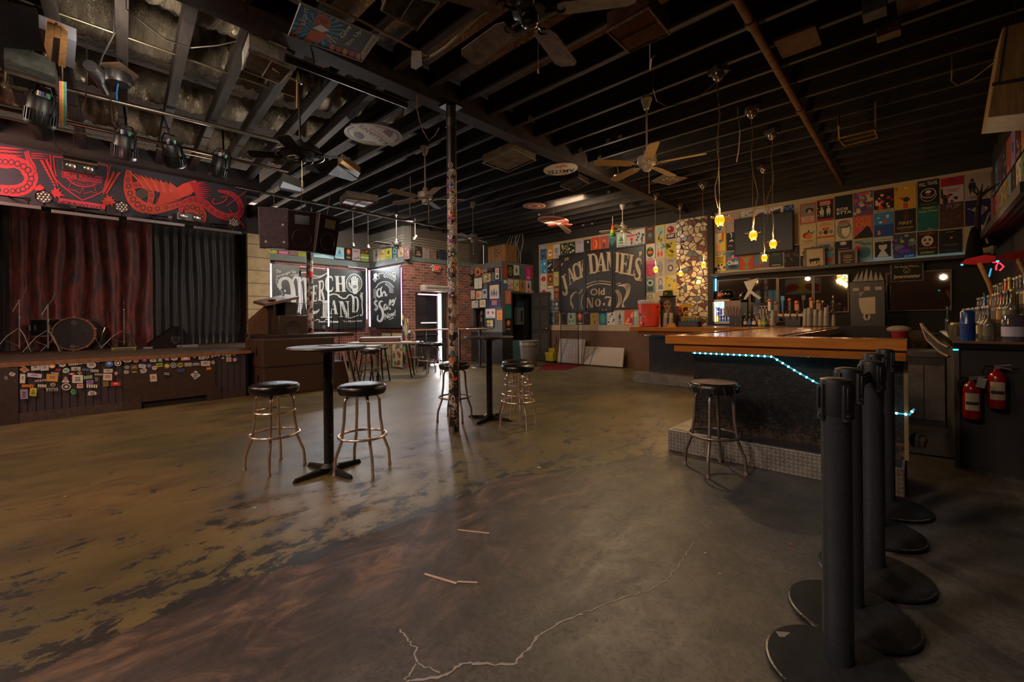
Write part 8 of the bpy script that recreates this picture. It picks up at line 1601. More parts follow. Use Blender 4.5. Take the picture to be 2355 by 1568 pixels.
# ------------------------------------------------------------ hung loudspeakers
def spk(u0, v0, u1, v1, x, rz, lb, front='30242a', worn=False, dpt=.28, w=.46, tilt=.12):
    p = at((u0+u1)/2, (v0+v1)/2, x=x); h = abs(at(u0, v0, x=x).z-at(u0, v1, x=x).z)
    t = thing('hung_loudspeaker', lb, 'loudspeaker', p, rz, 'black loudspeakers hung by the stage corner'); t.rotation_euler = (tilt, 0, rz)
    MB().box(0, dpt/2, -h/2, w, dpt, h, '171010', 'satin').build('cabinet', parent=t, bevel=.01)
    MB().box(0, -.006, -h/2+.02, w-.03, .014, h-.04, front, 'fabric').build('grille', parent=t)
    g = MB().ring((0, -.014, -h*.18), w*.33, .008, '1c1412', 'satin', 36, 6, axis=(0, 1, 0)).lathe([(w*.30, 0), (w*.2, .02), (.05, .03), (0, .0)], '1a100e', 'gloss', 32, (0, -.013, -h*.18), axis=(0, 1, 0)).box(0, -.016, h*.16, w*.5, .006, h*.22, '140c0b', 'satin'); 
    if not worn: g.build('driver', parent=t)
    if worn:
        mb = MB()
        for a, b in ((w*.30, .04), (-w*.28, -h*.36), (w*.32, -h*.36)): mb.box(a, -.016, b, .03, .002, .035, 'a09a98', 'paper', ry=.6)
        mb.ring((0, -.012, -h*.18), w*.34, .003, '241c1e', 'satin', 36, 4, axis=(0, 1, 0)); mb.build('tape_patch', parent=t)
    MB().tube([(0, dpt*.3, h/2), (0, dpt*.3, 3.6-p.z)], .006, '3a302a', 'metal', 6).build('hanging_chain', parent=t)
spk(600, 476, 660, 572, -7.9, 1.05, 'hung loudspeaker with grey scuffed grille and white tape corners', '4a3f42', True); spk(668, 484, 721, 578, -7.75, 1.35, 'middle hung loudspeaker showing its round driver', '20140f'); spk(733, 494, 776, 586, -7.7, 1.9, 'hung loudspeaker turned away toward the merch boards', '1e120e', tilt=.2)
# ------------------------------------------------------------ subwoofers beside the stage
def sub(lo, hi, lb, par=None, handle=True):
    b = ((lo[0]+hi[0])/2, (lo[1]+hi[1])/2, lo[2]); t = thing('subwoofer', lb, 'loudspeaker', b, 0, 'subwoofer boxes beside the stage')
    o = MB().bb(lo, hi, '40291f', 'woodv').build('cabinet', base=b, bevel=.012); o.parent = t; o.location = (0, 0, 0)
    m_ = MB().bb((hi[0], lo[1]+.03, lo[2]+.03), (hi[0]+.006, hi[1]-.03, hi[2]-.03), '3a251c', 'satin'); o = m_.build('front_panel', base=b); o.parent = t; o.location = (0, 0, 0)
    m_ = MB()
    for k in (.3, .7): m_.bb((lo[0]+(hi[0]-lo[0])*k-.03, lo[1]-.006, lo[2]+(hi[2]-lo[2])*.4), (lo[0]+(hi[0]-lo[0])*k+.03, lo[1], lo[2]+(hi[2]-lo[2])*.7), '0c0807', 'satin')
    o = m_.build('side_handle', base=b); o.parent = t; o.location = (0, 0, 0)
sub((-9.05, 2.44, 0), (-8.1, 3.95, .50), 'lower brown black subwoofer beside the stage end'); sub((-9.05, 2.42, .502), (-8.08, 3.66, .985), 'upper brown black subwoofer with scuffed front beside the stage end')
S('trim_31', 'long dark plank lying across the upper subwoofer', 'plank', ((-9.75, 2.6, .988), (-8.2, 4.1, 1.05)), mat='wood', col='2a1c16')
p0, p1 = at(641, 725, x=-8.6), at(708, 770, x=-8.6)
tag(MB().bb((-9.0, p0.y, 1.052), (-8.6, p1.y, p0.z), '2c1e17', 'satin').lathe([(0, .002), (.13, .002), (.14, .006)], '2a1b14', 'matte', 24, (-8.6, (p0.y+p1.y)/2, 1.17), axis=(1, 0, 0)).build('monitor_speaker', bevel=.008), 'square brown monitor speaker on the plank before the merch boards', 'loudspeaker')
le = thing('lectern', 'slope topped wooden sound desk with a water bottle on it', 'lectern', (-9.4, 3.0, 1.05))
l0, l1, l2 = at(618, 700, x=-9.35), at(672, 685, x=-9.35), at(640, 770, x=-9.35)
o = MB().bb((-9.65, l0.y, 1.052), (-9.6, l1.y, l1.z-.05), '17100d', 'satin').bb((-9.65, l0.y, 1.052), (-9.1, l0.y+.05, l1.z-.05), '17100d', 'satin').bb((-9.65, l1.y-.22, 1.052), (-9.1, l1.y, l1.z-.1), '14100e', 'satin').build('body', base=le.location); o.parent = le; o.location = (0, 0, 0)
o = MB().prism([(-9.05, l0.y-.16, l0.z), (-9.05, l1.y+.02, l1.z+.02), (-9.75, l1.y+.02, l1.z+.1), (-9.75, l0.y-.16, l0.z+.08)], (0, 0, 0), (0, 0, -.05), '6a4a30', 'wood').build('desk_top', base=le.location); o.parent = le; o.location = (0, 0, 0)
wb = at(650, 683, x=-9.35); tag(MB().lathe([(0, 0), (.032, 0), (.035, .01), (.035, .13), (.014, .165), (.014, .19), (0, .19)], 'a8b8c8', 'glass', 16).build('water_bottle', loc=(-9.35, wb.y, l1.z+.03)), 'clear plastic water bottle on the sound desk', 'bottle')
pb_ = thing('paper_plane', 'triangular tan board leaning on the cinder blocks behind the desk', 'board', at(600, 730, x=-9.8)); pb_.location.z = 0
A = [at(u, v, x=-9.4)-Vector((-9.4, 0, 0)) for u, v in ((572, 735), (618, 695), (618, 790), (572, 790))]
o = MB().prism([(-9.4, a.y, a.z) for a in A], (0, 0, 0), (-.03, 0, 0), '6a4c34', 'wood').build('panel_board', base=pb_.location); o.parent = pb_; o.location = (0, 0, 0); pb_.name = 'wooden_board'
# ------------------------------------------------------------ drum kit and stage gear
dk = Vector((-11.3, .35, sz))
pc = at(172, 763, x=-11.35); bd = thing('bass_drum', 'bass drum with black head, wooden hoop and a small sound hole', 'drum', (-11.35, pc.y, sz)); R_ = .295
hx = .24; ax = (1, -.38, 0)
zc_ = R_+.02
MB().lathe([(R_-.015, -.42), (R_-.01, -.02), (R_-.01, .02)], '16181a', 'gloss', 48, (0, 0, zc_), axis=ax).lathe([(R_, -.45), (R_+.012, -.45), (R_+.012, -.40), (R_, -.40)], '1a1614', 'satin', 48, (0, 0, zc_), axis=ax).build('shell', parent=bd)
MB().lathe([(R_-.012, .0), (R_+.012, .0), (R_+.012, .045), (R_-.012, .045)], '8a5228', 'wood', 56, (0, 0, zc_), axis=ax).build('hoop', parent=bd); MB().lathe([(0, .03), (R_-.01, .03)], '191514', 'satin', 56, (0, 0, zc_), axis=ax).build('drum_head', parent=bd)
Q = Vector(ax).to_track_quat('Z', 'Y').to_matrix(); fx = Vector(ax).normalized(); rt = Vector((0, 0, 1)).cross(fx)
def hp(a, b, d=.033): return Vector((0, 0, zc_))+rt*a+Vector((0, 0, b))+fx*d
cv = Cv(MB(), lambda a, b, h: hp(a, b, .032+h), 'satin', .0006)
cv.ell(.13, .0, .062, .062, '2a2422', 24); cv.ell(.13, .0, .05, .05, '0c0908', 24); cv.ell(.0, .2, .035, .045, '6a625c', 12); cv.ell(0, .2, .026, .034, '191514', 12); cv.text('DRUMS', (-.024, .195), (.048, 0), (0, .014), '8a8078', .01)
cv.ell(-.02, -.235, .034, .03, '7a7068', 20); cv.ell(-.015, -.235, .024, .021, '191514', 20); cv.rect(-.02, -.241, .0, -.229, '7a7068'); cv.rect(.015, -.24, .08, -.228, '5a524c'); cv.mb.build('head_logo', parent=bd)
for i in range(10):
    a = i*.628+.3; q = Vector((0, 0, zc_))+rt*math.cos(a)*(R_+.015)+Vector((0, 0, 1))*math.sin(a)*(R_+.015); MB().cyl(q+fx*.05, q-fx*.05, .008, col='c0b4a8', mat='chrome', n=8).cyl(q+fx*.03+rt*math.cos(a)*.01, q+fx*.02, .012, col='c0b4a8', mat='chrome', n=8).build('lug', parent=bd)
for s_ in (-1, 1): MB().tube([Vector((0, 0, .25))+rt*s_*.27, Vector((0, 0, .01))+rt*s_*.42+fx*.1], .007, 'b0a498', 'chrome', 6).build('spur', parent=bd)
p = at(110, 745, x=-11.6); ft = thing('floor_tom', 'glossy dark floor tom with chrome rims behind the bass drum', 'drum', (-11.75, p.y+.02, sz))
MB().lathe([(.24, .28), (.24, .58)], '101414', 'gloss', 40).lathe([(0, .59), (.24, .59)], '6a645c', 'satin', 40).build('shell', parent=ft)
MB().ring((0, 0, .585), .245, .01, 'c0b4a8', 'chrome', 40, 8).ring((0, 0, .28), .245, .01, 'c0b4a8', 'chrome', 40, 8).build('rim', parent=ft)
for i in range(3): a = i*2.09+.4; MB().cyl((.25*math.cos(a), .25*math.sin(a), .42), (.28*math.cos(a), .28*math.sin(a), 0), .008, col='b0a498', mat='chrome', n=8).build('leg', parent=ft)
for i in range(8): a = i*.785; MB().box(.245*math.cos(a), .245*math.sin(a), .38, .02, .02, .1, 'b8b0a8', 'chrome', rz=a).build('lug', parent=ft)
def cstand(u, v, x, H_, lb, boom=False, grp='chrome cymbal stands', sp=.3):
    p = at(u, v, x=x); t = thing('cymbal_stand', lb, 'cymbal stand', (x, p.y, sz), 0, grp)
    MB().cyl((0, 0, .08), (0, 0, H_*.55), .012, col='b8aca0', mat='chrome', n=12).cyl((0, 0, H_*.5), (0, 0, H_*.8), .009, col='b8aca0', mat='chrome', n=12).build('pole', parent=t)
    if boom: MB().tube([(0, 0, H_*.8), (.02, .05, H_*.88), (.03, .09, H_*1.02)], .007, 'b8aca0', 'chrome', 8).tube([(0, -.07, H_*.64), (0, .0, H_*.8)], .006, 'b8aca0', 'chrome', 8).build('boom_arm', parent=t)
    else: MB().cyl((0, 0, H_*.8), (0, 0, H_), .006, col='8a8078', mat='chrome', n=8).cyl((0, 0, H_*.88), (0, 0, H_*.92), .013, col='1a1614', mat='satin', n=10).build('tilter', parent=t)
    MB().cyl((0, 0, H_*.53), (0, 0, H_*.57), .02, col='b8aca0', mat='chrome', n=10).cyl((-.045, 0, H_*.55), (.045, 0, H_*.55), .006, col='b8aca0', mat='chrome', n=6).ball((0, 0, H_*.8), .02, 'b8aca0', 'chrome', 10, 6).build('clamp', parent=t)
    for i in range(3):
        a = i*2.094+.5; MB().tube([(.01*math.cos(a), .01*math.sin(a), H_*.38), (sp*.45*math.cos(a), sp*.45*math.sin(a), H_*.27), (sp*math.cos(a), sp*math.sin(a), .015)], .008, 'a89c90', 'chrome', 8).tube([(0, 0, .12), (sp*.5*math.cos(a), sp*.5*math.sin(a), H_*.2)], .005, 'a89c90', 'chrome', 6).ball((sp*math.cos(a), sp*math.sin(a), .02), .018, '1a1614', 'satin', 8, 6).build('leg', parent=t)
    return t
cstand(44, 740, -11.2, 1.12, 'chrome boom cymbal stand at the outer side of the drum kit', True); cstand(110, 745, -10.9, 1.02, 'chrome cymbal stand between the kit and the outer boom stand', True); cstand(285, 750, -11.3, .95, 'straight chrome cymbal stand alone in front of the red curtain', False, sp=.34)
p = at(216, 745, x=-11.5); sn = thing('drum_hardware', 'small chrome drum mount and pedal beside the bass drum', 'drum hardware', (-11.4, p.y+.05, sz))
MB().tube([(0, 0, .02), (.02, .06, .3), (0, .1, .42)], .009, 'a89c90', 'chrome', 8).tube([(0, .1, .42), (.0, .18, .44)], .008, 'a89c90', 'chrome', 8).tube([(0, 0, .3), (.1, .2, .02)], .007, '2a2422', 'satin', 6).box(.05, -.02, 0, .1, .08, .05, '3a3430', 'metal').build('mount', parent=sn)
for (u, c, sx, sy, szz, lb, nm_) in ((283, '7a7a28', .1, .34, .05, 'olive yellow strip light on the stage boards', 'strip_light'), (338, '5a5652', .1, .14, .04, 'small grey box on the stage boards', 'stage_box'), (428, '6a6662', .12, .34, .05, 'pale grey power strip near the black curtain foot', 'power_strip')):
    p = at(u, 795, x=-10.9); tag(MB().box(0, 0, 0, sx, sy, szz, c, 'satin').box(.052, 0, .01, .004, sy*.8, .02, '3a3050' if u == 283 else '888078', 'satin').build(nm_, loc=(-10.8, p.y, sz+.001), bevel=.004), lb, 'stage gear')
mw = thing('stage_monitor', 'black carpeted wedge monitor with a shield badge on the stage', 'monitor', (-11.0, at(392, 775, x=-11.0).y, sz)); w2 = .34
poly = [(-w2, 0), (w2*.9, 0), (w2*1.0, .10), (w2*.45, .42), (w2*.15, .42), (-w2, .09)]
MB().prism([(0, a, b) for a, b in poly], (-.2, 0, .005), (.2, 0, .005), '1e1a19', 'fabric').build('cabinet', parent=mw, bevel=.01); cv = Cv(MB(), lambda a, b, h: Vector((.202+h, a, b)), 'satin', .001)
cv.poly([(-.02, .22), (.12, .22), (.12, .13), (.05, .07), (-.02, .13)], '3a3436'); cv.poly([(0, .205), (.10, .205), (.1, .135), (.05, .09), (0, .135)], '15110f'); cv.mb.build('badge', parent=mw)
p = at(420, 760, x=-10.7); ms = thing('microphone_stand', 'thin black microphone stand before the black curtain', 'microphone stand', (-10.75, p.y, sz))
MB().cyl((0, 0, .02), (0, 0, .62), .009, col='1c1a19', mat='satin', n=10).tube([(0, 0, .61), (0, -.1, .62)], .008, '1c1a19', 'satin', 6).build('pole', parent=ms); MB().tube([(0, .2, .01), (0, 0, .04), (.15, -.12, .01)], .008, '1c1a19', 'satin', 6).tube([(0, 0, .04), (-.18, -.1, .01)], .008, '1c1a19', 'satin', 6).build('base', parent=ms)
# ------------------------------------------------------------ merch corner
def ftable(name, lb, c, rz, L=1.7, W=.7, h=.74, col='9a8c80', fold=False):
    t = thing(name, lb, 'folding table', c, rz)
    MB().box(0, 0, h-.045, L, W, .045, col, 'satin').build('table_top', parent=t, bevel=.012)
    for s_ in (-1, 1):
        for q in (-1, 1): MB().tube([(s_*L*.34, q*W*.38, h-.04), (s_*L*.42, q*W*.38, .01)], .014, '3a3632', 'metal', 8).build('leg', parent=t)
        MB().tube([(s_*L*.40, -W*.38, .12), (s_*L*.40, W*.38, .12)], .012, '3a3632', 'metal', 8).build('cross_bar', parent=t)
    return t
tc_ = at(905, 790, z=.92); tc2 = at(860, 792, z=.95)
T1 = ftable('merch_table', 'long pale folding table in front of the dry goods board', (-10.0, 5.15, 0), .85, 1.5, .6, .81, '9c8d82')
q = at(872, 788, z=.81); T1.location = (q.x-.3, q.y+.3, 0); T1.rotation_euler.z = .85
kb = thing('keyboard_case', 'silver glinting keyboard on the merch table under the boards', 'keyboard', T1.location+Vector((-.05, -.05, .811)), .85)
MB().box(0, 0, .0, .9, .28, .08, '2a2624', 'satin').box(0, 0, .08, .86, .26, .03, 'a8a8a8', 'satin').build('body', parent=kb, bevel=.01); MB().box(0, -.13, .03, .8, .03, .03, '7a3a24', 'satin').build('key_rail', parent=kb)
lp = thing('desk_lamp', 'small white bent neck lamp clipped at the dry goods board', 'lamp', T1.location+Vector((.42, .5, .811)))
MB().tube([(0, 0, 0), (0, .03, .15), (-.06, 0, .25), (-.12, -.02, .24)], .007, '9a9490', 'satin', 8).build('neck', parent=lp); MB().lathe([(.04, 0), (.02, .05), (0, .055)], 'a8a4a0', 'satin', 14, (-.14, -.02, .2)).build('lamp_shade', parent=lp); MB().lathe([(0, 0), (.05, 0), (.05, .02), (0, .02)], '2a2826', 'satin', 16).build('base', parent=lp)
# grid wall racks
def grid(name, lb, A, B, C, n, m, rim='14110f', r=.004, rr=.011, cat='rack'):
    A, B, C = map(Vector, (A, B, C)); t = thing(name, lb, cat, A); mb = MB()
    U = B-A; V = C-A
    for i in range(1, n): mb.tube([U*i/n, U*i/n+V], r, rim, 'metal', 4)
    for i in range(1, m): mb.tube([V*i/m, V*i/m+U], r, rim, 'metal', 4)
    mb.build('wire_grid', parent=t); MB().tube([Vector(), U, U+V, V], rr, rim, 'metal', 6, True).build('frame', parent=t); return t
gx_ = -9.6
for i, (u0, v0, u1, v1, x, lb) in enumerate(((672, 697, 764, 772, -10.6, 'black wire grid rack before the large letter M'), (779, 700, 818, 785, -10.6, 'narrow black wire grid rack before the word LAND'))):
    A = at(u0, v0, x=x); B = at(u1, v0, x=x); C = at(u0, v1, x=x); grid('wire_rack', lb, A, (x, B.y, A.z), (x, A.y, .02 if i else .4), 16 if i == 0 else 8, 26)
# painted boards leaning at the brick
for i, (u0, v0, u1, v1, x, c, spec, lb) in enumerate(((925, 733, 941, 846, EX+.06, 'a89a88', 's 60 .0 .0 1 1 a03a2c,3a6a4a,2c2624,b8a858,4a5a88', 'tall narrow board painted all over in many colours at the brick corner'),)):
    sheet('painted_plank', (u0, v0, u1, v1), ('x', x-.0), c, spec, lb, 'board', off=.0)
A = at(878, 765, y=DY-.35); B = at(922, 842, y=DY-.35)
for i, (u0, u1, c, lb) in enumerate(((902, 926, '9a8a6a', 'worn cream skateboard deck leaning under the dry goods board'), (878, 899, '8a7a60', 'second worn cream deck leaning under the dry goods board'))):
    sheet('skate_deck', (u0, 766, u1, 845), ('y', DY-.3), c, 's 26 .1 .1 .9 .9 5a5040,b0a078,4a5a3a,7a3a2c', lb, 'board', 'skate decks', off=.0)
tag(MB().cyl((0, 0, 0), (0, 0, .85), .022, col='8a8a20', mat='satin', n=10).lathe([(0, 0), (.06, 0), (.05, .05), (0, .06)], 'a0a028', 'satin', 12).build('yellow_post', loc=at(885, 843, z=0)), 'yellow post standing under the merch table', 'post')
tag(MB().box(0, 0, 0, .3, .2, .42, '9a928a', 'paper').build('white_box', loc=at(958, 838, z=0)+Vector((-.1, 0, 0)), rz=.3, bevel=.005), 'tall white box behind the dark bar stools at the brick wall', 'box')
# leaning board stack and tan table by the subwoofers
for i, (dx, c, w_, lb) in enumerate(((0, '8f8579', .03, 'smooth grey outer board of the leaning stack beside the subwoofer'), (.09, '84776a', .05, 'middle board with a speckled edge in the leaning stack'), (.19, '8b7c6c', .04, 'innermost board with torn brown edge in the leaning stack'))):
    b = at(808, 888, z=0)+_R0*dx; o = MB()
    R = Matrix.Rotation(-.22, 4, 'Y'); o.T = Matrix.Translation((0, 0, 0)) @ R
    o.box(0, 0, 0, w_, .55, .80, c, 'satin'); 
    if i: o.bb((-w_/2+.006, -.281, .02), (w_/2-.006, -.275, .78), '3a2a20', 'dusty')
    o.build('leaning_board', loc=(b.x, b.y, .01), rz=1.15, bevel=.003); tag(bpy.data.objects[[q.name for q in bpy.data.objects if q.name.startswith('leaning_board')][-1]], lb, 'board', 'leaning boards')
T2 = ftable('side_table', 'tan topped table beside the leaning boards', (at(822, 795, z=.78).x-.1, at(822, 795, z=.78).y+.1, 0), .75, .8, .45, .78, '8d8176')
# high counter and wooden chairs by the booth
hc = thing('high_counter', 'high shelf table with a pale edge near the street door', 'counter', at(1000, 850, z=0)+Vector((-.1, .35, 0)), 1.35)
MB().box(0, 0, 1.02, 1.5, .35, .03, 'a0704a', 'wood').build('table_top', parent=hc, bevel=.005)
for s_ in (-1, 1): MB().cyl((s_*.5, 0, 0), (s_*.5, 0, 1.02), .025, col='14110f', mat='satin', n=12).build('leg', parent=hc)
b2 = thing('high_counter', 'high dark table with a pale top before the booth ticket window', 'counter', at(1098, 845, z=0)+Vector((0, .1, 0)), .05)
MB().lathe([(0, 1.03), (.36, 1.03), (.37, 1.045), (.36, 1.06), (0, 1.06)], '7a6a5c', 'satin', 40).build('table_top', parent=b2); MB().cyl((0, 0, 0), (0, 0, 1.03), .03, col='15120f', mat='satin', n=14).lathe([(0, 0), (.24, 0), (.22, .02), (.03, .04)], '15120f', 'satin', 24).build('pedestal', parent=b2)
def wchair(lb, loc, rz):
    t = thing('wooden_bar_chair', lb, 'bar chair', loc, rz, 'golden wooden bar chairs'); c = '8a4c1a'
    MB().lathe([(0, .68), (.18, .68), (.20, .70), (.19, .725), (0, .715)], c, 'wood', 24).build('seat', parent=t)
    for sx in (-1, 1):
        for sy in (-1, 1): MB().tube([(sx*.12, sy*.12, .69), (sx*.17, sy*.17, .35), (sx*.22, sy*.22, 0)], [.014, .02, .012], c, 'wood', 8).build('leg', parent=t)
        MB().tube([(sx*.175, -.175, .32), (sx*.175, .175, .32)], .009, 'b08a5a', 'metal', 6).build('stretcher', parent=t)
    MB().tube([(-.175, -.175, .28), (.175, -.175, .28)], .009, 'b08a5a', 'metal', 6).build('stretcher', parent=t)
    for k in range(6): a = -.16+k*.064; MB().tube([(a, .15, .71), (a*1.12, .19, .88), (a*1.25, .22, 1.06)], [.008, .013, .008], c, 'wood', 6).build('spindle', parent=t)
    MB().prism([(-.24, 0, 0), (-.20, 0, .08), (-.08, 0, .07), (0, 0, .09), (.08, 0, .07), (.20, 0, .08), (.24, 0, 0)], (0, .21, 1.04), (0, .235, 1.04), c, 'wood').build('crest_rail', parent=t, bevel=.005)
wchair('golden wooden bar chair beyond the far round table', at(1137, 832, z=0)+Vector((.0, .1, 0)), .5); wchair('golden wooden bar chair half hidden behind the tall sticker post', at(1066, 826, z=0)+Vector((0, .1, 0)), -.4)
# booth details
tw = thing('ticket_window', 'dark ticket window sill with a small black lamp in the booth wall', 'ticket window', (tx0, BY, tz0))
bx_ = lambda n, a, b, c, m='satin', par=tw: (lambda o: (setattr(o, 'parent', par), setattr(o, 'location', (0, 0, 0))))(MB().bb(a, b, c, m).build(n, base=par.location))
bx_('sill', (tx0-.06, BY-.12, tz0-.03), (tx1+.1, BY+.1, tz0), '17120f'); bx_('jamb', (tx0-.03, BY-.02, tz0), (tx0, BY+.1, tz1), '5a564e'); bx_('inner_picture', (tx0+.1, BY+.2, tz0+.15), (tx1-.03, BY+.22, tz1-.05), '8a7048', 'paper')
S('trim_32', 'dark panel behind the ticket window', 'wall', ((tx0-.2, BY+.3, tz0-.2), (tx1+.2, BY+.32, tz1+.2)), mat='matte', col='1a1512')
l_ = thing('desk_lamp', 'black round headed lamp in the ticket window', 'lamp', (tx1-.06, BY-.05, tz0))
MB().tube([(0, 0, .0), (.01, 0, .2), (0, 0, .3)], .012, '0e0d0d', 'satin', 8).lathe([(0, 0), (.06, 0), (.05, .02), (0, .02)], '0e0d0d', 'satin', 14).build('stem', parent=l_); MB().ball((-.02, 0, .33), .06, '0e0d0d', 'gloss', 16, 10, (1, 1, .7)).build('lamp_shade', parent=l_)
tag(MB().box(0, 0, 0, .18, .1, .12, '8a7a68', 'paper').box(0, -.051, .02, .16, .002, .09, '4a3424', 'paper').build('sticker_box', loc=(tx0-.55, BY-.2, 1.062)), 'small box covered in stickers at the booth counter', 'box')
S('trim_33', 'narrow ledge along the booth wall', 'ledge', ((-10.6, BY-.3, 1.03), (tx0-.1, BY, 1.06)), mat='wood', col='6a5040')
# wrestling belt
wb_ = thing('championship_belt', 'black strap wrestling belt with a round orange centre plate on the booth wall', 'belt', at(1100, 625, y=BY-.03))
b_ = wb_.location
def bq(a, b): return at(*gc(a, b), y=BY-.03)-b_
MB().prism([bq(*q) for q in ((870, 390), (1000, 372), (1100, 362), (1228, 345), (1230, 392), (1100, 408), (1000, 425), (872, 440))], (0, 0, 0), (0, .02, 0), '17110f', 'satin').build('strap', parent=wb_)
cv = Cv(MB(), lambda a, b, h: bq(a, b)+Vector((0, -.004-h, 0)), 'satin', .002)
cv.ell(1042, 390, 46, 58, '8a4a30', 24); cv.ell(1042, 390, 34, 44, 'a86c4a', 24); cv.poly([(1020, 400), (1042, 360), (1064, 400), (1042, 425)], '5a3020')
for x in (972, 1105, 1143): cv.ell(x, 400-(x-970)*.12, 17, 22, 'a8988c', 16); cv.ell(x, 400-(x-970)*.12, 11, 14, '5a3a34', 16)
cv.rect(885, 405, 940, 415, '5a4c44'); cv.rect(1165, 362, 1220, 372, '5a4c44'); cv.mb.build('plates', parent=wb_)
# exit sign, air curtain, speaker, crate
ex = at(1003, 617, x=EX+.04); E0 = thing('exit_sign', 'white exit sign with red glowing letters on the brick wall', 'exit sign', ex)
MB().bb((-.03, -.13, -.10), (.03, .13, .10), '9a9084', 'satin').build('housing', parent=E0, bevel=.006); cv = Cv(MB(), lambda a, b, h: Vector((.031+h, a, b)), 'emit3', .001)
cv.rect(-.09, -.075, .10, .08, '2a0606', 'satin'); cv.text('EXIT', (-.08, -.06), (.17, 0), (0, .12), 'ff4a3a', .02, 'emit1'); cv.mb.build('letters', parent=E0)
for s_ in (-1, 1): MB().ball((0, s_*.16, .03), .03, '9a9084', 'satin', 10, 8).build('lamp_head', parent=E0)
a0, a1 = at(966, 654, x=EX+.02), at(1027, 675, x=EX+.02); AC = thing('air_curtain', 'white air curtain unit mounted over the street door', 'air conditioner', (EX, (a0.y+a1.y)/2, (a0.z+a1.z)/2)); L = a1.y-a0.y
MB().bb((0, -L/2, -.08), (.2, L/2, .10), 'a8a096', 'satin').build('casing', parent=AC, bevel=.03); MB().bb((.2, -L/2+.1, 0), (.206, L/2-.04, .02), '4a4642', 'satin').bb((.2, -L/2+.1, .04), (.206, L/2-.04, .05), '6a645c', 'satin').build('vent_slot', parent=AC)
cr = thing('wooden_crate', 'light wooden crate with stamped words on top of the booth', 'crate', (at(1145, 585, y=9.1).x, 9.25, 2.985))
c0, c1 = at(1121, 580, y=9.1), at(1160, 580, y=9.1); w_ = c1.x-c0.x
mb = MB()
for i in range(5): mb.box(-w_/2+w_*(i+.5)/5, -.2, 0, w_/5-.01, .02, .5, '8a6238', 'woodv'); mb.box(w_/2, -.16+i*.1, 0, .02, .09, .5, '7a5530', 'woodv')
mb.bb((-w_/2, -.19, .0), (w_/2-.01, .28, .48), '6a4828', 'woodv'); mb.build('slats', parent=cr)
cv = Cv(MB(), lambda a, b, h: Vector((a, -.212-h, b)), 'matte'); cv.text('FINE', (-.06, .34), (.12, 0), (0, .05), '3a2414', .02); cv.text('CRAFT BEER', (-.13, .25), (.26, 0), (0, .05), '3a2414', .02); cv.text('GOODS', (-.07, .16), (.14, 0), (0, .05), '3a2414', .02); cv.mb.build('stamp', parent=cr)
for i in range(6):
    x = -8.65-i*.1; wire([(x, 9.6, 2.98), (x+.05*math.sin(i), 9.62, 3.3), (x+.12*math.cos(i*2), 9.6, 3.55), (x+.1, 9.6, 3.84)], .008, '8a8680', ['grey conduit bundle rising from the booth roof, first strand', 'curved grey conduit behind the first on the booth roof', 'third grey conduit from the booth roof', 'fourth grey conduit from the booth roof', 'fifth conduit, close to the wooden crate', 'grey conduit touching the wooden crate'][i])
# inside the booth
ep = thing('electric_panel', 'grey electrical panel on the blue wall inside the booth doorway', 'electric panel', (-9.3, WY-.12, 1.2))
ep.location = (at(1192, 725, x=-9.2).x, at(1192, 725, x=-9.2).y, at(1192, 725, x=-9.2).z-.3)
MB().bb((-.02, -.16, 0), (.1, .16, .55), '5a6468', 'satin').bb((.1, .0, .1), (.104, .1, .45), '2a3034', 'satin').build('panel_box', parent=ep, bevel=.005); MB().bb((-.02, -.12, .56), (.06, .2, .85), '2a3c48', 'satin').build('upper_box', parent=ep)
mb = MB()
for i in range(4): mb.tube([(.0, -.1+i*.07, .85), (.02, -.14+i*.1, 1.1), (0, -.2+i*.1, 1.3)], .012, '6a7478', 'satin', 6)
mb.build('conduits', parent=ep)
p = at(1193, 820, x=-9.15); tag(MB().bb((-9.6, p.y-.22, 0), (-9.2, p.y+.30, .62), '5a8298', 'satin').build('blue_cabinet', bevel=.008), 'pale blue low cabinet inside the booth doorway', 'cabinet')
S('trim_34', 'dark blue partition closing the booth service space', 'wall', ((-9.75, BY+.12, 0), (-9.7, WY, 2.9)), mat='darkblue')
# back floor: bin, mats, racks, folded tables, mop bucket
tb = thing('trash_can', 'grey ribbed plastic trash can at the booth doorway', 'trash can', (-7.72, 8.87, 0))
MB().lathe([(0, 0), (.2, 0), (.215, .02), (.245, .56), (.262, .57), (.262, .60), (.25, .66), (.265, .67), (.265, .70), (.25, .70), (.235, .58), (.2, .04), (0, .04)], '57514b', 'satin', 36).build('bin_body', parent=tb)
for s_ in (-1, 1): MB().box(s_*.27, 0, .58, .05, .12, .03, '4a443f', 'satin').build('handle', parent=tb, bevel=.006)
MB().lathe([(.262, .7), (.268, .705), (.262, .71)], '7a726a', 'satin', 36).build('rim', parent=tb)
tag(MB().add([at(1237, 850, z=.008), at(1300, 850, z=.008), at(1345, 838, z=.008), at(1255, 836, z=.008)], [(0, 1, 2, 3)], '6a1c1e', 'fabric').build('red_mat'), 'red mat lying before the wire rack', 'mat').modifiers.new('t', 'SOLIDIFY').thickness = .006
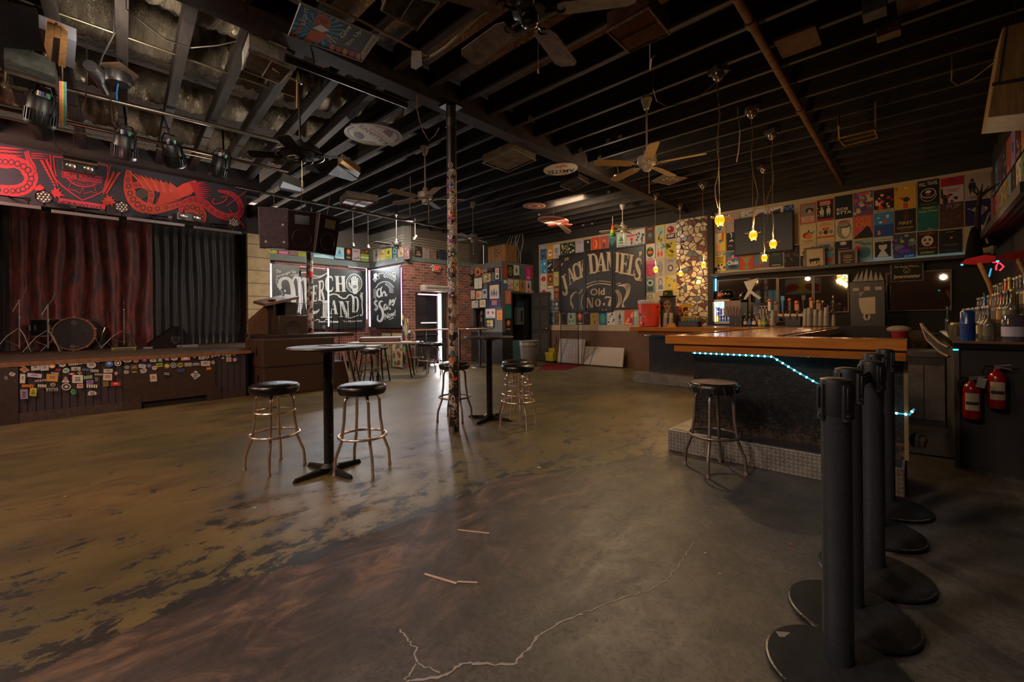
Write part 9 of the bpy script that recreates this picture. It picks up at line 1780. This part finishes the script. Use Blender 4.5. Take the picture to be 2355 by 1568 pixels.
def lean(name, u0, u1, vt, vb, lb, col='8d7d6c', stripe=None, rot=.22):
    A = at(u0, vb, z=.0); B = at(u1, vb+2, z=.0); yb = WY-.30
    xa_, xb_ = at(u0, 800, y=yb).x, at(u1, 800, y=yb).x; h = at(u0, vt, y=WY-.1).z; t = thing(name, lb, 'folding table', ((xa_+xb_)/2, yb, 0)); w = xb_-xa_; t.rotation_euler = (-.2, 0, 0)
    MB().box(0, 0, .02, w, .045, h, col, 'satin').build('table_top', parent=t, bevel=.02)
    MB().box(-w*.28, -.026, .03, .04, .006, h-.02, '5a606a', 'satin', ry=.25).build('strap', parent=t); MB().box(0, .03, .1, w*.8, .02, .03, '4a4642', 'metal').build('folded_legs', parent=t); return t
lean('folded_table', 1281, 1341, 778, 838, 'square white folded table leaning behind the wire rack'); lean('folded_table', 1342, 1432, 796, 845, 'long white folded table leaning against the brown wall by the bar', '92826f')
A = at(1289, 690, y=WY-.55); B = at(1329, 690, y=WY-.55); grid('wire_rack', 'tall black wire grid rack standing before the framed banner', (A.x, WY-.55, .03), (B.x, WY-.55, .03), (A.x, WY-.55, A.z+.3), 12, 40)
A = at(1332, 690, y=WY-.4); B = at(1368, 690, y=WY-.4); grid('wire_rack', 'fine wire grid leaning beside the tall rack', (A.x, WY-.32, .03), (B.x, WY-.32, .5), (A.x, WY-.2, A.z+.1), 12, 40, '3a3028', .0025, .006)
my = thing('mop_bucket', 'yellow mop bucket with wringer before the leaning white tables', 'mop bucket', at(1284, 832, z=0)+Vector((0, -.25, 0)))
MB().box(0, 0, .05, .26, .36, .26, '9a8418', 'satin', taper=1.15).box(0, .02, .31, .22, .2, .12, '8a7614', 'satin').build('bucket_body', parent=my, bevel=.012); MB().tube([(0, .05, .4), (.05, .1, .6), (.04, .12, .75)], .01, '2a2622', 'metal', 6).build('wringer_handle', parent=my)
for sx in (-1, 1):
    for sy in (-1, 1): MB().cyl((sx*.1-.01, sy*.13, .025), (sx*.1+.01, sy*.13, .025), .025, col='1a1614', mat='satin', n=12).build('wheel', parent=my)
# bells / small pendants near the merch boards
for i, (u, v, lb) in enumerate(((812, 562, 'small silver bell lamp nearest the hung loudspeakers'), (847, 566, 'small silver bell lamp before the dry goods corner'))):
    p = at(u, v, z=3.05); t = thing('bell_lamp', lb, 'lamp', p, 0, 'silver bell lamps'); MB().lathe([(.05, -.04), (.03, .02), (.012, .05), (0, .055)], '8a8680', 'chrome', 16).build('lamp_shade', parent=t); MB().cyl((0, 0, .05), (0, 0, .82), .003, col='2a2622', mat='satin', n=5).build('cord', parent=t)
p = at(955, 545, z=3.3); hl = thing('halogen_lamp', 'small lit orange tube lamp under the far joists', 'lamp', p); MB().cyl((-.05, 0, -.04), (.05, 0, .03), .02, col='ffb080', mat='emit3', n=10).build('bulb', parent=hl); MB().cyl((0, 0, .0), (0, 0, .55), .008, col='6a6460', mat='satin', n=8).build('stem', parent=hl)
fl_ = bpy.data.objects['floor']
for i, (L, w_) in enumerate(((((930, 1566), (1020, 1554), (1060, 1526), (1095, 1524), (1180, 1530), (1215, 1490), (1240, 1460), (1290, 1428), (1345, 1408)), .012), (((1345, 1408), (1420, 1378), (1500, 1356), (1530, 1335), (1560, 1300), (1580, 1270), (1600, 1240)), .006), (((930, 1566), (955, 1530), (958, 1490), (935, 1470), (915, 1442)), .007), (((958, 1525), (1020, 1548)), .006))):
    P_ = [at(*q, z=.0012) for q in L]; mb = MB(); cv = Cv(mb, lambda a, b, h: Vector((a, b, .0012)), 'paper'); rnd = random.Random(i); Q = []
    for a, b in zip(P_, P_[1:]):
        for k in range(6): q = a.lerp(b, k/6); Q.append((q.x+rnd.uniform(-.006, .006), q.y+rnd.uniform(-.006, .006)))
    cv.stroke(Q, [w_*rnd.uniform(.4, 1.3) for q in Q], '7a7068'); mb.build('floor_crack', parent=fl_)
# exposed tape and litter on the floor
for i, (a, b, w_, lb) in enumerate((((1053, 1218), (1125, 1226), .012, 'single straight strip of pale tape on the bare concrete'), ((976, 1319), (1050, 1341), .014, 'longer pale tape strip below the straight one'), ((1052, 1337), (1098, 1339), .011, 'frayed short tape strip touching the longer one'))):
    A, B = at(*a, z=.002), at(*b, z=.002); d = (B-A); o = MB().box(0, 0, 0, d.length, w_, .0016, '9a8272', 'paper').build('tape_strip', loc=((A.x+B.x)/2, (A.y+B.y)/2, .001), rz=math.atan2(d.y, d.x)); tag(o, lb, 'tape', 'pale tape strips on the floor')
for (u, v, c, sx, lb) in ((1818, 1252, 'b03020', .018, 'tiny red plastic scrap near the barrier posts'), (1622, 1272, 'a89c90', .012, 'tiny white scrap on the grey concrete'), (586, 1168, '8aa098', .03, 'pale green paper scrap on the painted floor'), (1240, 1075, 'a88a6c', .035, 'small cream paper scrap near the paint edge'), (1489, 993, '8a4a28', .05, 'brown leaf shaped stain scrap before the bar step'), (1655, 1319, 'a89c90', .01, 'white crumb on the grey concrete'), (150, 1142, '8a6a48', .03, 'tan crumb on the painted floor'), (948, 1032, '9a8a74', .02, 'light crumb between the table and the tall post')):
    tag(MB().box(0, 0, 0, sx, sx*.5, .003, c, 'paper').build('floor_scrap', loc=at(u, v, z=.001), rz=.4), lb, 'litter')
# small gadgets on the bar ceiling
for (u, v, z, sx, sy, sz_, c, nm_, lb, ct_) in ((1835, 100, 3.82, .32, .36, .03, '4a3018', 'plywood_patch', 'square brown plywood patch between the bar joists', 'board'), (2044, 84, 3.7, .16, .12, .1, '4a3c28', 'junction_box', 'beige junction box with wires between the bar joists', 'junction box'), (2012, 35, 3.55, .14, .14, .24, '3c3a38', 'ceiling_camera', 'grey camera shaped box hanging by the joists at the top', 'camera'), (2120, -5, 3.82, .3, .3, .03, '3a2614', 'plywood_patch', 'dark plywood patch at the very top of the photo over the bar', 'board')):
    p = at(u, v, z=z); tag(MB().box(0, 0, 0, sx, sy, sz_, c, 'dusty').build(nm_, loc=p, rz=.0, bevel=.004), lb, ct_)
for (u, v, lb) in ((1225, 280, 'small white paper clip stuck to the joist beside the girder'), (1382, 322, 'crumpled silver foil scrap on a joist above the fan'), (1410, 312, 'second crumpled foil scrap on a joist above the fan'), (1322, 345, 'white tag dangling from a joist over the round signs'), (1365, 360, 'grey tape tag on a joist by the girder'), (1391, 443, 'grey tape square on a joist under the spotlight'), (1340, 521, 'grey tape square on a far joist by the rainbow flag'), (1356, 516, 'second grey tape square on the far joist'), (1238, 497, 'white scrap above the oval cardboard display')):
    p = at(u, v, z=3.84); tag(MB().box(0, 0, 0, .06, .006, .05, '8a8680', 'satin').build('joist_tag', loc=(p.x, 3.8+.4525*round((p.y-3.8)/.4525)-.029, 3.86)), lb, 'tag')
